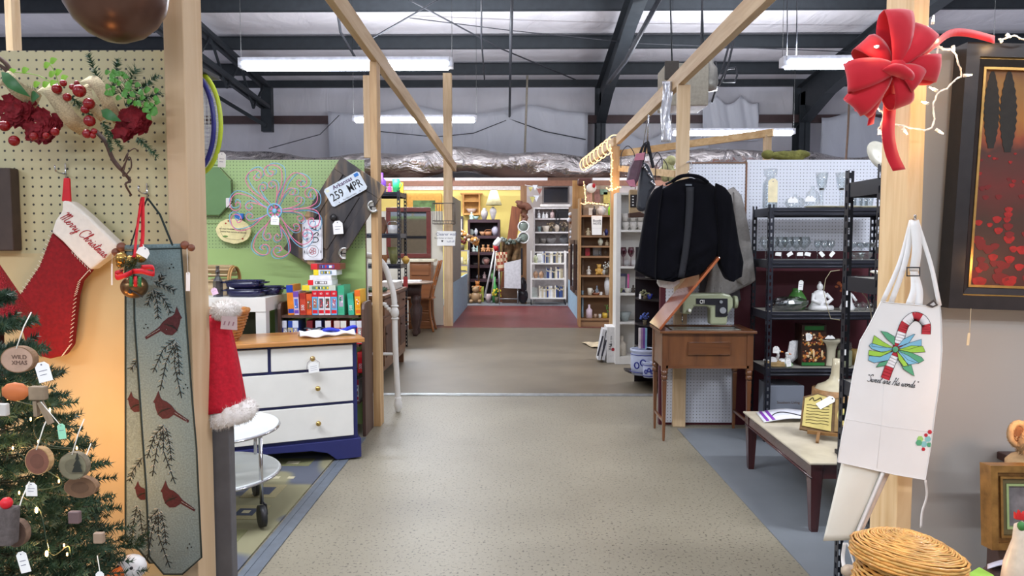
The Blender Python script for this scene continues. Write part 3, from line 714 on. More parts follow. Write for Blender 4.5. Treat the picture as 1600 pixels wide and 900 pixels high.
m.tube(crom([P(175,120,Yw-.03),P(205,138,Yw-.05),P(240,165,Yw-.04)],3),.001,5)
m.build('ivy_leaves',LG,t)
m=MB()
for a,b,n,L in(((158,135),(138,85),150,.022),((175,150),(184,92),170,.024),((190,150),(212,108),120,.04),((195,155),(248,118),200,.022),((195,165),(252,145),200,.024),((200,175),(240,170),130,.022),((160,190),(190,232),130,.02),((215,215),(245,245),130,.02),((110,150),(140,180),120,.03),((60,150),(40,140),80,.03),((165,200),(175,235),100,.018)):
    needles(m,P(*a,Yw+.0),P(*b,Yw-.02),L,n,.0011)
m.build('pine_sprigs',mat((40,74,46),.6,ns=30,na=.3),t)
m=MB()
m.tube(crom([P(150,205,Yw+.02),P(165,222,Yw),P(176,248,Yw),P(190,266,Yw),P(203,282,Yw+.02),P(196,288,Yw),P(205,305,Yw+.03)],4),[.006]*12+[.0045]*6+[.003]*7,6)
m.tube(crom([P(190,265,Yw-.005),P(202,245,Yw-.02),P(205,262,Yw-.01),P(192,275,Yw-.01),P(200,240,Yw-.01),P(193,252,Yw)],5),.002,5)
m.tube(crom([P(-5,88,Yw),P(10,100,Yw),P(18,116,Yw)],4),.006,6);m.tube(crom([P(-5,100,Yw),P(8,108,Yw),P(22,128,Yw)],4),.005,6)
m.tube(crom([P(200,238,Yw),P(210,232,Yw-.01),P(216,237,Yw)],4),.0015,5)
m.build('twigs',mat((78,58,50),.8,ns=40,na=.25),t)
# dark wooden frame edge at far left
MB().bx(P(-60,300,2.06).x,P(17,300,2.06).x,2.06,2.098,P(10,392,2.06).z,P(10,262,2.06).z).build('wall_plaque',mat((66,54,48),.6,ns=30),label='dark wooden plaque cut by the left picture edge above stocking',cat='plaque',bevel=.004)
# ---------------------------------------------------------------- bronze pendant
Yp=1.86;c=P(180,-16,Yp)
t=thing('pendant_lamp','large brown bronze globe pendant hanging at the top left','pendant lamp',c)
BZ=mat((92,66,56),.28,.45,ns=5,na=.12)
m=MB();m.lathe([(.0,-.128),(.03,-.124),(.065,-.108),(.095,-.08),(.115,-.045),(.124,0),(.12,.04),(.1,.085),(.06,.115),(.03,.125)],c,40);m.build('globe',BZ,t)
m=MB();m.lathe([(.126,.01),(.129,.016),(.129,.03),(.124,.034)],c,40);m.build('rim_band',mat((170,160,160),.2,.9),t)
m=MB();m.cyl(c+Vector((0,0,.12)),(c.x,c.y,2.75),.008);m.build('hanging_rod',BZ,t)
MB().box((c.x,c.y,2.79),(.9,.09,.06)).build('ceiling_rail',PINEX,label='short pine cross piece above the picture carrying bronze pendant',cat='rail')
MB().bx(c.x-.45,xr,c.y-.03,2.06,2.82,2.88).build('ceiling_rail',PINEX,label='pine bracket above the picture joining pendant rail and post',cat='rail')
# ---------------------------------------------------------------- christmas tree
TC=Vector((P(-12,700,1.5).x,1.5,0));TB=.50;TT=P(0,455,1.5).z
t=thing('christmas_tree','small artificial Christmas tree in the lower left corner','christmas tree',(TC.x,TC.y,TB))
MB().cyl((TC.x,TC.y,TB+.02),(TC.x,TC.y,TT),.014,.004).build('trunk',mat((70,52,40)),t)
m=MB();r=random.Random(11);tips=[];H=TT-TB
lv=15
for i in range(lv):
    u=i/(lv-1);z=TB+.07+(H-.1)*u;R=.32*(1-u)**.8+.05;nb=int(15-9*u)
    for k in range(nb):
        a=2*PI*(k+.5*(i%2))/nb+r.uniform(-.15,.15);rr=R*r.uniform(.82,1.05)
        d=Vector((math.cos(a),math.sin(a),0));p0=Vector((TC.x,TC.y,z));rr*=1-.24*max(0,d.x)*(1-u);p1=p0+d*rr+Vector((0,0,.02-.05*(1-u)))
        needles(m,p0+(p1-p0)*.25,p1,.026,int(60+420*rr),.0014,0,1,r);m.tube([p0,p1],.0018,4,1)
        tips.append((p1,d))
        s=Vector((-d.y,d.x,0))
        for sg in(-1,1):
            for fr_ in(.45,.72):
                q=p0+(p1-p0)*fr_;e=q+(d*.6+s*sg*.8).normalized()*rr*.38+Vector((0,0,r.uniform(-.01,.02)))
                needles(m,q,e,.023,int(45+210*rr),.0014,0,1,r);tips.append((e,d))
m.build('foliage',[mat((44,70,50),.6,ns=14,na=.45),mat((60,60,40))],t)
# table under the tree
mt_=thing('display_table','small table with dark cloth carrying the Christmas tree at lower left','table',(TC.x+.1,1.6,0))
MB().bx(TC.x-.5,TC.x+.74,1.18,2.0,TB-.03,TB).build('table_top',wood((110,80,56),(80,56,40),'x'),mt_,bevel=.004)
for dx in(-.46,.6):
    for y in(1.24,1.94):MB().bx(TC.x+dx,TC.x+dx+.04,y,y+.04,0,TB-.03).build('leg',wood((110,80,56),(80,56,40)),mt_)
MB().lathe([(.10,0),(.10,.01),(.02,.03),(.016,.06)],(TC.x,TC.y,TB)).build('tree_stand',mat((50,60,50)),t)
# fairy lights on the tree: lit bulbs
lt=thing('fairy_lights','string of warm fairy lights twined through the Christmas tree','string lights',(TC.x,TC.y-.1,TB))
sp=[]
for px,py,q in((57,797,5),(73,865,9),(30,770,2),(48,655,4),(12,622,4),(92,752,2),(105,866,2),(20,700,3),(60,690,1),(120,700,1),(100,852,1),(78,640,2)):
    c=P(px,py,1.30 if q>4 else 1.36);sp.append(c)
    b=MB();b.ball(c,(.0016,.0016,.0038)if q<5 else(.0028,.0028,.006),8);b.build('bulb',glow((255,190,110),30 if q>4 else 14),lt)
    if q>1:
        l=bpy.data.lights.new('bulb_glow','POINT');l.energy=.05*q;l.color=(1,.48,.16);l.shadow_soft_size=.004;o=bpy.data.objects.new('bulb_glow',l);C.objects.link(o);o.parent=lt
        o.location=(c+Vector((0,.012,.01)))-lt.location
for a in((130,720,2.02),(100,650,2.0),(150,800,2.02),(60,760,1.9),(30,600,1.95)):      # bulbs behind the tree, seen only by their glow on the wall
    c=P(a[0]-25,a[1],1.80)
    MB().ball(c,(.0018,.0018,.004),8).build('bulb',glow((255,190,110),12),lt)
    l=bpy.data.lights.new('bulb_glow','POINT');l.energy=1.15;l.color=(1,.46,.14);l.shadow_soft_size=.01;o=bpy.data.objects.new('bulb_glow',l);C.objects.link(o);o.parent=lt;o.location=c+Vector((0,.014,0))-lt.location
pts=sorted([c for c in sp],key=lambda c:c.z);MB().tube(crom([p+Vector((0,.01,-.006))for p in pts],6),.0012,5).build('wire',mat((30,50,34)),lt)
# ornaments
def slice_orn(px,py,rx,ry,Y,lab,txt=None,core=(150,110,90),rim=(120,88,62),tag=None,tagc=PAPER,nm='wood_slice_ornament'):
    c=P(px,py,Y);t=thing(nm,lab,'ornament',c)
    k=Y/F;m=MB();N=28;rr=random.Random(px)
    out=[(math.cos(2*PI*i/N)*rx*k*(1+rr.uniform(-.02,.02)),math.sin(2*PI*i/N)*ry*k)for i in range(N)]
    T=frame_mat(c,(1,0,0),(0,0,1))
    m.prism(out,T@Matrix.Translation((0,0,-.006)),.012,1);m.prism([(x*.93,y*.93)for x,y in out],T,.0066,0)
    m.prism([(x*.55,y*.55)for x,y in out],T,.0069,2)
    if txt:
        for i,s in enumerate(txt):m.text(s,T@Matrix.Translation((.004,.004-.009*i,.0072)),.0095,3)
    c2=tuple(int(x*.88)for x in core)
    m.build('wood_disc',[mat(core,.7,ns=60),mat(rim,.8,ns=90,na=.3),mat(c2 if not txt else core,.7,ns=60),mat((112,88,76))],t)
    MB().tube([c+Vector((0,-.007,ry*k*.85)),c+Vector((.002,.01,ry*k+.03)),c+Vector((.001,.03,ry*k+.05))],.0012,4).build('twine',STRING,t)
    if tag:price_tag(t,*tag,col=tagc)
    return t
slice_orn(31,561,27,21,1.14,'round wood slice ornament stamped with WILD lettering, top of tree',('WILD','XMAS'),(176,146,126),(130,100,74),(64,566,1.12,.022,.031,-14))
slice_orn(62,719,20,22,1.16,'dark cored wood slice ornament with pale bark rim, mid tree',None,(120,78,62),(176,140,96),(49,754,1.15,.018,.022,0))
slice_orn(117,727,23,22,1.24,'grey wood slice ornament painted with little dark fir, right side of tree',None,(132,128,104),(120,110,90))
slice_orn(128,760,26,17,1.27,'brown oval wood slice ornament below the fir slice on tree',None,(112,84,62),(130,100,74))
slice_orn(28,832,18,22,1.12,'dark wood slice ornament behind the grey felt pouch at bottom left',None,(92,70,60),(110,86,70),(32,862,1.11,.016,.034,-14))
t=thing('tree_silhouette_ornament','small dark painted fir ornament in front of grey slice','ornament',P(120,738,1.225))
m=MB();ppoly(m,[(112,738),(116,728),(114,728),(119,718),(117,718),(120,708),(123,718),(121,718),(126,728),(124,728),(128,738)],1.225,.002);m.build('painted_fir',mat((40,44,38)),t)
t=thing('clothespin_ornament','pale driftwood stick ornament with mint tag hanging on the tree','ornament',P(62,660,1.14))
m=MB();m.box(P(60,614,1.15),(.026,.012,.022));m.build('top_block',mat((140,122,100),.8,ns=40,na=.2),t,bevel=.002)
m=MB();m.bar(P(56,626,1.15),P(58,650,1.15),.008,.006);m.bar(P(63,628,1.15),P(80,662,1.15),.009,.006);m.build('sticks',mat((140,122,100),.8,ns=40,na=.2),t)
price_tag(t,95,662,1.12,.012,.024,-6,mat((150,214,180)),1,string_to=(64,628,1.14))
t=thing('felt_pouch','grey felt pouch ornament with red ball at left picture edge','ornament',P(5,850,1.08))
m=MB();m.T=None;ppoly(m,[(-25,795),(20,795),(17,855),(-25,855)],1.08,.02);m.build('pouch',mat((88,80,78),.95,ns=120,na=.2,bump=.3),t,bevel=.004)
MB().ball(P(10,786,1.085),.009,12).build('red_ball',REDR,t)
t=thing('glitter_cone','red glittered cone ornament at left edge above the tree','ornament',P(0,500,1.9))
MB().lathe([(.085,0),(.084,.01),(.0,.17)],P(0,512,1.82),24).build('cone',mat((150,20,30),.35,.4,ns=300,na=.6,bump=.6),t)
MB().cyl(P(0,512,1.82),(P(0,512,1.82).x,1.82,TB),.008).build('stand',mat((40,34,30)),t)
t=thing('tag_card','white price tag card hanging low on the tree beside runner','tag',P(155,900,1.3))
m=MB();tagmesh(m,TF(156,893,1.2,0),.014,.02);m.build('card',PAPER,t);MB().tube([P(156,893,1.2),P(152,868,1.22)],.0008,4).build('string',STRING,t)
for px,py,s,l in((155,840,8,'small pale stick ornament near bottom right of the tree'),(117,808,9,'dim purple-brown block ornament low in the tree'),(4,640,9,'tiny white card ornament at the left picture edge of tree')):
    MB().box(P(px,py,1.22),(s*1.22/F*2,.01,s*2.2*1.22/F)).build('block_ornament',mat((150,128,108)if px>150 else(104,84,84)if px>50 else(200,196,190)),label=l,cat='ornament',bevel=.002)
# cinnamon bow
MB().ball(P(24,612,1.2),(.024,.01,.016),10).build('orange_ribbon',mat((196,110,60),.5),label='orange ribbon tuft in tree under the WILD slice',cat='ribbon')
# snowman head
c=P(206,886,1.70)
t=thing('snowman','little white snowman figure with orange carrot nose beneath the cardinal runner','snowman',c)
m=MB();m.ball(c,(.034,.03,.03),18);m.build('head',WHITE,t)
m=MB();m.cyl(c+Vector((-.012,-.024,.0)),c+Vector((-.05,-.075,-.008)),.014,.004,12);m.build('carrot_nose',mat((226,110,40),.6),t)
m=MB();m.ball(c+Vector((.014,-.028,.01)),.004,8);m.ball(c+Vector((-.018,-.026,.012)),.004,8);m.build('eye',INK,t)
m=MB();m.lathe([(.045,0),(.05,.05),(.035,.1),(.02,.11)],(c.x,c.y,TB),16);m.lathe([(.02,TB+.1),(.018,c.z-.02)],(c.x,c.y,0),12);m.build('body',WHITE,t)
m=MB()
for k in range(6):needles(m,P(196+k*4,858,1.74),P(190+k*9,838-4*(k%3),1.75),.02,40)
m.build('pine_pick',mat((40,66,44)),t)
# ---------------------------------------------------------------- santa hat and grey pedestal
x0=P(341,780,2.17).x;x1=P(361,780,2.17).x
MB().bx(x0-.05,x1-.006,2.185,2.225,0,P(350,664,2.17).z).build('display_pedestal',mat((92,90,92),.6),label='narrow dark grey pedestal beside the front left post, under santa hat',cat='pedestal',bevel=.003)
t=thing('santa_hat','red plush santa hat with white fur trim beside front left post','hat',P(358,668,2.2))
def hatfn(u,v):
    a=u*2*PI;y=494+146*v;cx=338+12*v-6*v*v;w=14+27*v**.8;c=P(cx,y,2.22);k=2.22/F
    return(c.x+w*k*math.cos(a),2.22+w*k*.8*math.sin(a)+.004*math.sin(5*a),c.z+.004*math.sin(3*a+5*v))
m=MB();m.sheet(hatfn,32,14,.004);m.build('hat_body',mat((178,20,40),.9,ns=90,na=.2,bump=.3),t)
def fur(m,c,rad,n,L,rr):
    for i in range(n):
        a=rr.uniform(0,2*PI);b=math.acos(rr.uniform(-1,1));d=Vector((math.sin(b)*math.cos(a),math.sin(b)*math.sin(a),math.cos(b)))
        o=c+Vector((d.x*rad[0],d.y*rad[1],d.z*rad[2]));e=o+(d+Vector((rr.uniform(-.5,.5),rr.uniform(-.5,.5),rr.uniform(-.7,.3)))).normalized()*L
        w=d.cross(Vector((rr.random(),.5,rr.random()))).normalized()*.0012;m.add([o-w,o+w,e],[(0,1,2)],0)
FUR=mat((236,232,228),.9,ns=60,na=.06)
m=MB();rr=random.Random(3);c=P(352,484,2.2);m.ball(c,(.042,.03,.028),16);fur(m,c,(.04,.028,.026),1500,.014,rr);m.build('pompom',FUR,t)
m=MB();cx=P(366,647,2.22);k=2.22/F
for i in range(14):
    a=2*PI*i/14;c=Vector((cx.x-.012+.05*math.cos(a),2.22+.04*math.sin(a),cx.z+.012*math.cos(a)));m.ball(c,(.03,.028,.033),12);fur(m,c,(.028,.026,.031),420,.013,rr)
m.build('fur_trim',FUR,t)
m=MB();T=TF(358,497,2.155,4);m.prism([(-.024,-.034),(.026,-.034),(.024,.006),(-.022,.004)],T,.001,0)
for i in range(3):m.prism([(-.016+.013*i,-.022),(-.012+.013*i,-.022),(-.009+.013*i,-.01),(-.013+.013*i,-.01)],T,.0013,1)
m.build('price_label',[mat((196,176,178)),mat((150,110,120))],t)
# ---------------------------------------------------------------- rackets hung behind the post
def racket(cx,cy,Y,col,lab,rx=39,ry=79):
    c=P(cx,cy,Y);k=Y/F;t=thing('badminton_racket',lab,'racket',c-Vector((0,0,ry*k)))
    m=MB();m.tube([c+Vector((rx*k*math.cos(2*PI*i/40),0,ry*k*math.sin(2*PI*i/40)))for i in range(40)],.0075,8,closed=True);m.build('rim',mat(col,.25),t)
    m=MB()
    for i in range(-11,12):h=math.sqrt(max(0,1-(i/12)**2));m.tube([c+Vector((-rx*k*h,0,i/12*ry*k)),c+Vector((rx*k*h,0,i/12*ry*k))],.0007,4)
    for i in range(-5,6):h=math.sqrt(max(0,1-(i/6)**2));m.tube([c+Vector((i/6*rx*k,0,-ry*k*h)),c+Vector((i/6*rx*k,0,ry*k*h))],.0007,4)
    m.build('strings',WHITE,t)
    m=MB();m.tube([c+Vector((0,0,-ry*k)),c+Vector((-.03,.01,-ry*k-.22))],.008,8);m.build('handle',mat((40,40,60)),t)
    return t
racket(295,192,2.30,(40,42,120),'racket with deep blue rim hanging behind the front left post')
r2=racket(306,192,2.34,(180,198,50),'racket with yellow-green rim hanging behind the blue one')
price_tag(r2,347,238,2.28,.024,.046,3)
r3=racket(301,190,2.38,(196,196,210),'racket with silver rim hanging rearmost of the three rackets')
MB().bx(P(280,100,2.3).x,P(318,100,2.3).x,2.15,2.42,P(310,112,2.3).z,P(310,106,2.3).z).build('wall_bracket',mat((60,60,60),.4,.6),label='short metal bracket behind front left post holding the rackets',cat='bracket')
# ================================================================ left stall
# rug and edge strip
def rugmat():
    m,nt,b=newmat('patterned_rug');N=nt.nodes;K=nt.links
    co=coords(nt);n=N.new('ShaderNodeTexNoise');n.inputs['Scale'].default_value=2.2;n.inputs['Detail'].default_value=1;K.new(co,n.inputs['Vector'])
    K.new(ramp(nt,n.outputs['Fac'],[(.44,lin((82,86,98))),(.5,lin((128,124,96)))]),b.inputs['Base Color']);b.inputs['Roughness'].default_value=.95
    return m
p0=FL(382,893);p1=FL(520,726)
t=thing('area_rug','blue and tan geometric area rug under the white cart and chest','rug',(-2,4,0))
xe=-1.24
MB().bx(-2.6,xe,2.35,5.2,.001,.009).build('pile',rugmat(),t)
NAVY=mat((62,68,86),.95,ns=120);TAN=mat((146,138,104),.95,ns=120);CRM=mat((176,168,140),.95,ns=120);OLI=mat((112,112,78),.95,ns=120)
m=MB()
for i in range(9):
    y=2.5+i*.3
    for j in range(4):
        x=xe-.12-.3*j;q=(i*7+j*3)%4
        if q==0:m.bx(x-.2,x,y,y+.2,.009,.0105,1);m.bx(x-.15,x-.05,y+.05,y+.15,.0105,.0115,0);m.bx(x-.12,x-.08,y+.08,y+.12,.0115,.0125,2)
        elif q==1:m.bx(x-.24,x,y,y+.16,.009,.0105,3);m.bx(x-.16,x-.08,y+.04,y+.1,.0105,.0115,2)
        elif q==2:
            for k in range(3):m.bx(x-.06-.09*k,x-.02-.09*k,y+.05,y+.09,.009,.0105,2)
        else:m.bx(x-.22,x-.02,y+.02,y+.24,.009,.0105,1);m.bx(x-.17,x-.07,y+.07,y+.19,.0105,.0115,0)
m.build('woven_pattern',[NAVY,TAN,CRM,OLI],t)
m=MB();m.bx(xe+.012,xe+.10,2.3,5.3,.001,.006);m.bx(xe+.03,xe+.045,2.3,5.3,.006,.009);m.build('trim_23',mat((96,103,112),.5),kind='structure')
# ---- chest of drawers
NV=mat((40,44,98),.4,ns=8,na=.08);WH=mat((226,224,218),.45,ns=6,na=.03)
ang=math.radians(24.0);CX=FL(565,717);W=1.14;D=.46;Hc=.80
t=thing('chest_of_drawers','white four-drawer chest with navy frame and knotty pine top','chest of drawers',(CX.x,CX.y,.0125),ang)
def L_(m,nm,mt,par=t,**k):return m.build(nm,mt,par,world=False,**k)
m=MB();m.bx(-W+.02,-.02,.02,D,.12,Hc-.03);L_(m,'case',NV)
m=MB();th=.03
arch=[(-W,0),(-W+.16,0),(-W+.22,.05),(-W+.32,.075),(-W/2,.085),(-.32,.075),(-.22,.05),(-.16,0),(0,0),(0,.13),(-W,.13)]
m.prism(arch,frame_mat((0,.03,0),(1,0,0),(0,0,1)),.03)
m.bx(-.03,0,.03,D,0,.13);m.bx(-W,-W+.03,.03,D,0,.13);L_(m,'plinth',NV,bevel=.004)
m=MB();m.bx(-W-.03,.025,-.035,D+.01,Hc-.03,Hc);o=L_(m,'pine_top',wood((206,150,84),(164,106,52),'x',.35,14,.3),bevel=.006,label='honey pine top')
z0=.15;hs=(.215,.205);gap=.018
def drawer(x0,x1,z0,z1,knobs):
    m=MB();m.bx(x0,x1,-.004,.02,z0,z1);d=L_(m,'drawer',WH,bevel=.003)
    for kx in knobs:
        m=MB();m.lathe([(.006,0),(.006,.012),(.016,.022),(.017,.03),(.01,.037),(0,.038)],(kx,-.004,(z0+z1)/2),16,R=Euler((PI/2,0,0)).to_matrix());L_(m,'knob',BRASS,d)
x0=-W+.05;x1=-.05;xm=(x0+x1)/2
drawer(x0,x1,.155,.365,(x0+.24,x1-.23));drawer(x0,x1,.385,.59,(x0+.24,x1-.23))
drawer(x0,xm-.01,.61,.755,((x0+xm)/2,));drawer(xm+.01,x1,.61,.755,((x1+xm)/2,))
m=MB();kx=(x1+xm)/2;T=frame_mat((kx+.0,-.045,.665),(1,0,.1),(0,0,1));tagmesh(m,T,.065,.07)
for i in range(3):m.prism([(-.02,-.03-.012*i),(.022,-.03-.012*i),(.022,-.028-.012*i),(-.02,-.028-.012*i)],T,.0012,1)
d=L_(m,'price_tag',[PAPER,mat((150,150,170))])
MB().tube([(kx,-.04,.69),(kx-.035,-.05,.66),(kx-.04,-.04,.6)],.0012,5).build('string',mat((90,70,110)),d,world=False)
MB().tube([(kx,-.04,.69),(kx+.04,-.05,.66),(kx+.035,-.04,.61)],.0012,5).build('string',mat((90,70,110)),d,world=False)
# folded shirt on chest
def onchest(x,y,z=Hc+.0135):return Vector((CX.x+x*math.cos(ang)-y*math.sin(ang),CX.y+x*math.sin(ang)+y*math.cos(ang),z))
ct=onchest(-.20,.16)
t=thing('folded_jersey','white and royal blue folded jersey lying on the pine chest top','clothing',(ct.x,ct.y,Hc+.0135),ang)
m=MB();rr=random.Random(2)
def jf(u,v):
    x=-.17+.36*u;w=.06+.03*math.sin(u*6);y=-.02+(v-.5)*2*w
    return(x,y,.012+.028*max(0,math.sin(v*PI))*(1-.4*u)+.006*math.sin(u*17+v*5))
m.sheet(jf,26,10,.008,0);m.build('white_cloth',mat((222,224,232),.8),t,world=False)
m=MB();m.sheet(lambda u,v:(-.02+.24*u,-.06+.05*v+.09*u*u,.045+.008*math.sin(u*9)-.02*abs(v-.5)),18,4,.012);m.build('blue_sleeve',mat((44,60,190),.7),t,world=False)
m=MB();m.sheet(lambda u,v:(-.13+.16*u,.0+.05*v,.050+.004*math.sin(u*12)),12,3,.004);m.build('dark_print',mat((40,50,66),.8),t,world=False)
# wicker basket on chest
bt=onchest(-.86,.20)
def basket(name,lab,c,r0,r1,h,col,rim=True,seed=1,n=36,rows=11,cat='basket',lid=False,sq=1.0):
    t=thing(name,lab,cat,c);m=MB();k=20;wm=mat(col,.45,ns=50,na=.3)
    for j in range(rows):
        u=j/(rows-1);r=r0+(r1-r0)*u**.8;z=c[2]+.005+h*u
        m.tube([(c[0]+(r+.003*(1 if(i+j)%2 else-1))*math.cos(2*PI*i/n),c[1]+sq*(r+.003*(1 if(i+j)%2 else-1))*math.sin(2*PI*i/n),z)for i in range(n)],h/rows*.5,5,closed=True)
    for i in range(n//2):
        a=4*PI*i/n;m.tube([(c[0]+(r0+(r1-r0)*u**.8)*math.cos(a),c[1]+sq*(r0+(r1-r0)*u**.8)*math.sin(a),c[2]+h*u)for u in(0,.3,.6,1)],.003,5)
    m.lathe([(0,0),(r0,0),(r0,.006),(0,.006)],c,24,sq=sq);m.build('woven_body',wm,t)
    if rim:MB().tube([(c[0]+r1*math.cos(2*PI*i/30),c[1]+sq*r1*math.sin(2*PI*i/30),c[2]+h)for i in range(30)],.011,8,closed=True).build('rim',mat(tuple(min(255,int(x*1.1))for x in col),.45),t)
    return t
basket('wicker_basket','brown wicker basket with rolled rim on the chest beside santa hat',(bt.x+.02,bt.y,Hc+.0135),.10,.17,.19,(176,116,62))
MB().box((bt.x+.03,bt.y-.16,Hc+.069),(.05,.02,.11)).build('blue_card',mat((70,110,150)),label='small blue card standing against the wicker basket',cat='card')
# ---- white parsons table
xa=P(417,466,5.2).x;zt=P(417,466,5.15).z
t=thing('parsons_table','white square-legged table behind the chest, carrying navy pans','table',(xa-.4,5.4,0))
MB().bx(xa-.95,xa,5.17,5.66,zt-.10,zt).build('table_top',WH,t,bevel=.002)
for x in(xa-.95,xa-.075):
    for y in(5.175,5.58):MB().bx(x+.001,x+.074,y,y+.075,0,zt-.1).build('leg',WH,t)
MB().bx(xa-.87,xa-.076,5.4,5.42,.3,zt-.101).build('olive_panel',mat((60,62,40)),t)
NP=mat((26,28,66),.25,ns=60,na=.15,spec=.6)
def pan(c,w,d,h,lab,tag=False):
    t=thing('roasting_pan',lab,'pan',c);m=MB();x,y,z=c;n=28
    def ov(s,zz):return[(x+s*w/2*math.copysign(abs(math.cos(a))**.55,math.cos(a)),y+s*d/2*math.copysign(abs(math.sin(a))**.55,math.sin(a)),zz)for a in[2*PI*i/n for i in range(n)]]
    R=[ov(.86,z),ov(.97,z+h*.35),ov(1,z+h),ov(.97,z+h),ov(.9,z+.01)]
    vs=sum(R,[]);fs=[]
    for j in range(4):fs+=[(j*n+i,j*n+(i+1)%n,(j+1)*n+(i+1)%n,(j+1)*n+i)for i in range(n)]
    fs+=[tuple(range(n))[::-1],tuple(4*n+i for i in range(n))];m.add(vs,fs,0,True);m.tube(ov(1.01,z+h),.004,6,closed=True);m.build('pan_body',NP,t)
    for s in(-1,1):MB().tube([(x+s*w*.49,y-.05,z+h*.8),(x+s*(w*.49+.035),y-.045,z+h*.8),(x+s*(w*.49+.035),y+.045,z+h*.8),(x+s*w*.49,y+.05,z+h*.8)],.006,6).build('handle',NP,t)
    return t
zt_=zt+.001
p=P(392,462,5.35);pan((p.x-.02,5.33,zt_),.26,.22,.055,'lower navy enamel roasting pan of the stack on white table')
pan((p.x-.03,5.33,zt_+.058),.25,.21,.055,'upper navy enamel roasting pan of the stack on white table')
pan((P(417,462,5.45).x,5.50,zt_),.20,.18,.06,'small navy enamel pan right of the stacked pans')
price=thing('price_card','white price card leaning on the navy pans, white table','card',P(362,450,5.2));MB().box(P(362,452,5.24),(.035,.002,.055)).build('card',PAPER,price)
# glass decanter, barrel box
c=P(341,466,5.28);c.z=zt_;t=thing('glass_decanter','square clear glass decanter with stopper at left on white table','decanter',c)
m=MB();m.lathe([(.0,0),(.036,0),(.037,.10),(.034,.115),(.022,.135),(.014,.15),(.014,.17)],c,8,smooth=False);m.build('bottle',glass((170,176,196),.9,.08),t)
m=MB();m.lathe([(.016,.17),(.018,.18),(.013,.19),(.013,.215),(.016,.222),(0,.225)],c,8,smooth=False);m.build('stopper',glass((170,176,196),.9,.08),t)
price_tag(t,333,450,5.22,.045,.05,-20,mat((226,190,214)),1)
c=P(348,466,5.5);t=thing('wooden_crate','pale wooden barrel crate behind the glass decanter','crate',(c.x,5.5,zt_))
m=MB()
for i in range(9):
    a=PI*i/8;m.box((c.x-.02+.0,5.5-.095*math.cos(a),zt_+.11+.095*math.sin(a)-.0),(.20,.035,.010),0,Euler((PI/2-a+PI/2,0,0)).to_matrix())
m.build('staves',wood((198,174,136),(164,138,100),'x'),t)
MB().bx(c.x-.11,c.x+.07,5.405,5.595,zt_,zt_+.11).build('box_base',wood((198,174,136),(164,138,100),'x'),t)
m=MB()
for x,r in((.085,.105),(.10,.10)):m.tube([(c.x+x,5.5+r*math.cos(2*PI*i/24),zt_+.108+r*math.sin(2*PI*i/24))for i in range(24)],.007,6,closed=True)
m.build('round_end_hoops',mat((184,140,86)),t)
# ---- puzzle shelf
SB=wood((92,66,54),(66,46,40),'z',.5,20);xr_=P(570,560,5.5).x;xl_=P(442,500,5.5).x
t=thing('puzzle_shelf','dark brown wooden shelf with rounded ends, filled with jigsaw boxes','shelf',((xl_+xr_)/2,5.5,0))
zt2=P(570,470,5.5).z
for x,n in((xr_,1),(xl_,-1)):
    T=frame_mat((x+.012,0,0),(0,1,0),(0,0,1));poly=[(5.34,0),(5.34,zt2-.05),(5.36,zt2-.01),(5.40,zt2),(5.56,zt2),(5.61,zt2-.02),(5.62,0)]
    m=MB();m.prism(poly,T@Matrix.Translation((0,0,-.0)),.024);m.build('end_panel',SB,t,bevel=.004)
zs=[P(500,493,5.35).z,P(500,493,5.35).z-.215,P(500,493,5.35).z-.43,P(500,493,5.35).z-.64]
for z in zs:MB().bx(xl_+.013,xr_-.013,5.36,5.60,z-.018,z).build('shelf_board',SB,t)
MB().box((xr_+.014,5.36,.55),(.003,.03,.16)).build('pink_sticker',mat((220,60,110)),t);MB().box((xr_+.014,5.36,.30),(.003,.03,.07)).build('green_sticker',mat((70,220,60)),t)
MB().box((xr_+.014,5.37,.80),(.003,.012,.10)).build('grey_scuff',mat((170,160,160)),t)
def pz(x,z,w,h,d,c1,c2,lab,txt=None,rot=0,y=5.375,lean=0,c3=None,band=.25,tcol=(240,240,240),grp='jigsaw puzzle boxes on the shelf'):
    t=MB();T0=Matrix.Translation((x,y,z))@Matrix.Rotation(math.radians(lean),4,'Y');t.T=T0
    t.bx(-w/2,w/2,0,d,0,h,0);rr=random.Random(lab)
    if w<h:
        t.bx(-w/2-.0004,w/2+.0004,-.0006,.002,h*(1-band),h,1);t.bx(-w/2+.003,w/2-.003,-.0006,.001,h*.06,h*.2,1)
        if c3:
            t.bx(-w*.33,w*.33,-.001,.001,h*.28,h*.68,2)
            for _ in range(6):a=rr.uniform(-.28,.12)*w;b=rr.uniform(.3,.6)*h;t.bx(a,a+w*.18,-.0014,.001,b,b+h*.06,3 if rr.random()<.5 else 1)
        if txt:t.text(txt,T0 and frame_mat((0,-.0012,h*.2 if len(txt)>2 else h*.88),(0,0,1)if len(txt)>2 else(1,0,0),(-1,0,0)if len(txt)>2 else(0,0,1)),w*(.75 if len(txt)>2 else .5),3,align='CENTER' if len(txt)<3 else 'LEFT',sx=.85)
    else:
        t.bx(-w/2-.0004,-w/2+w*band,-.0006,.002,0,h,1)
        if c3:
            t.bx(-w*.2,w*.3,-.001,.001,h*.2,h*.8,2)
            for _ in range(6):a=rr.uniform(-.18,.24)*w;t.bx(a,a+w*.05,-.0014,.001,h*.3,h*.7,3 if rr.random()<.5 else 1)
    t.T=None
    t.build('puzzle_box',[mat(c1,.35),mat(c2,.35),mat(c3 or c1,.35),mat(tcol,.35)],label=lab,cat='puzzle box',group=grp)
k=5.375/F
def X5(px):return P(px,480,5.375).x
z1=zs[0]+.001
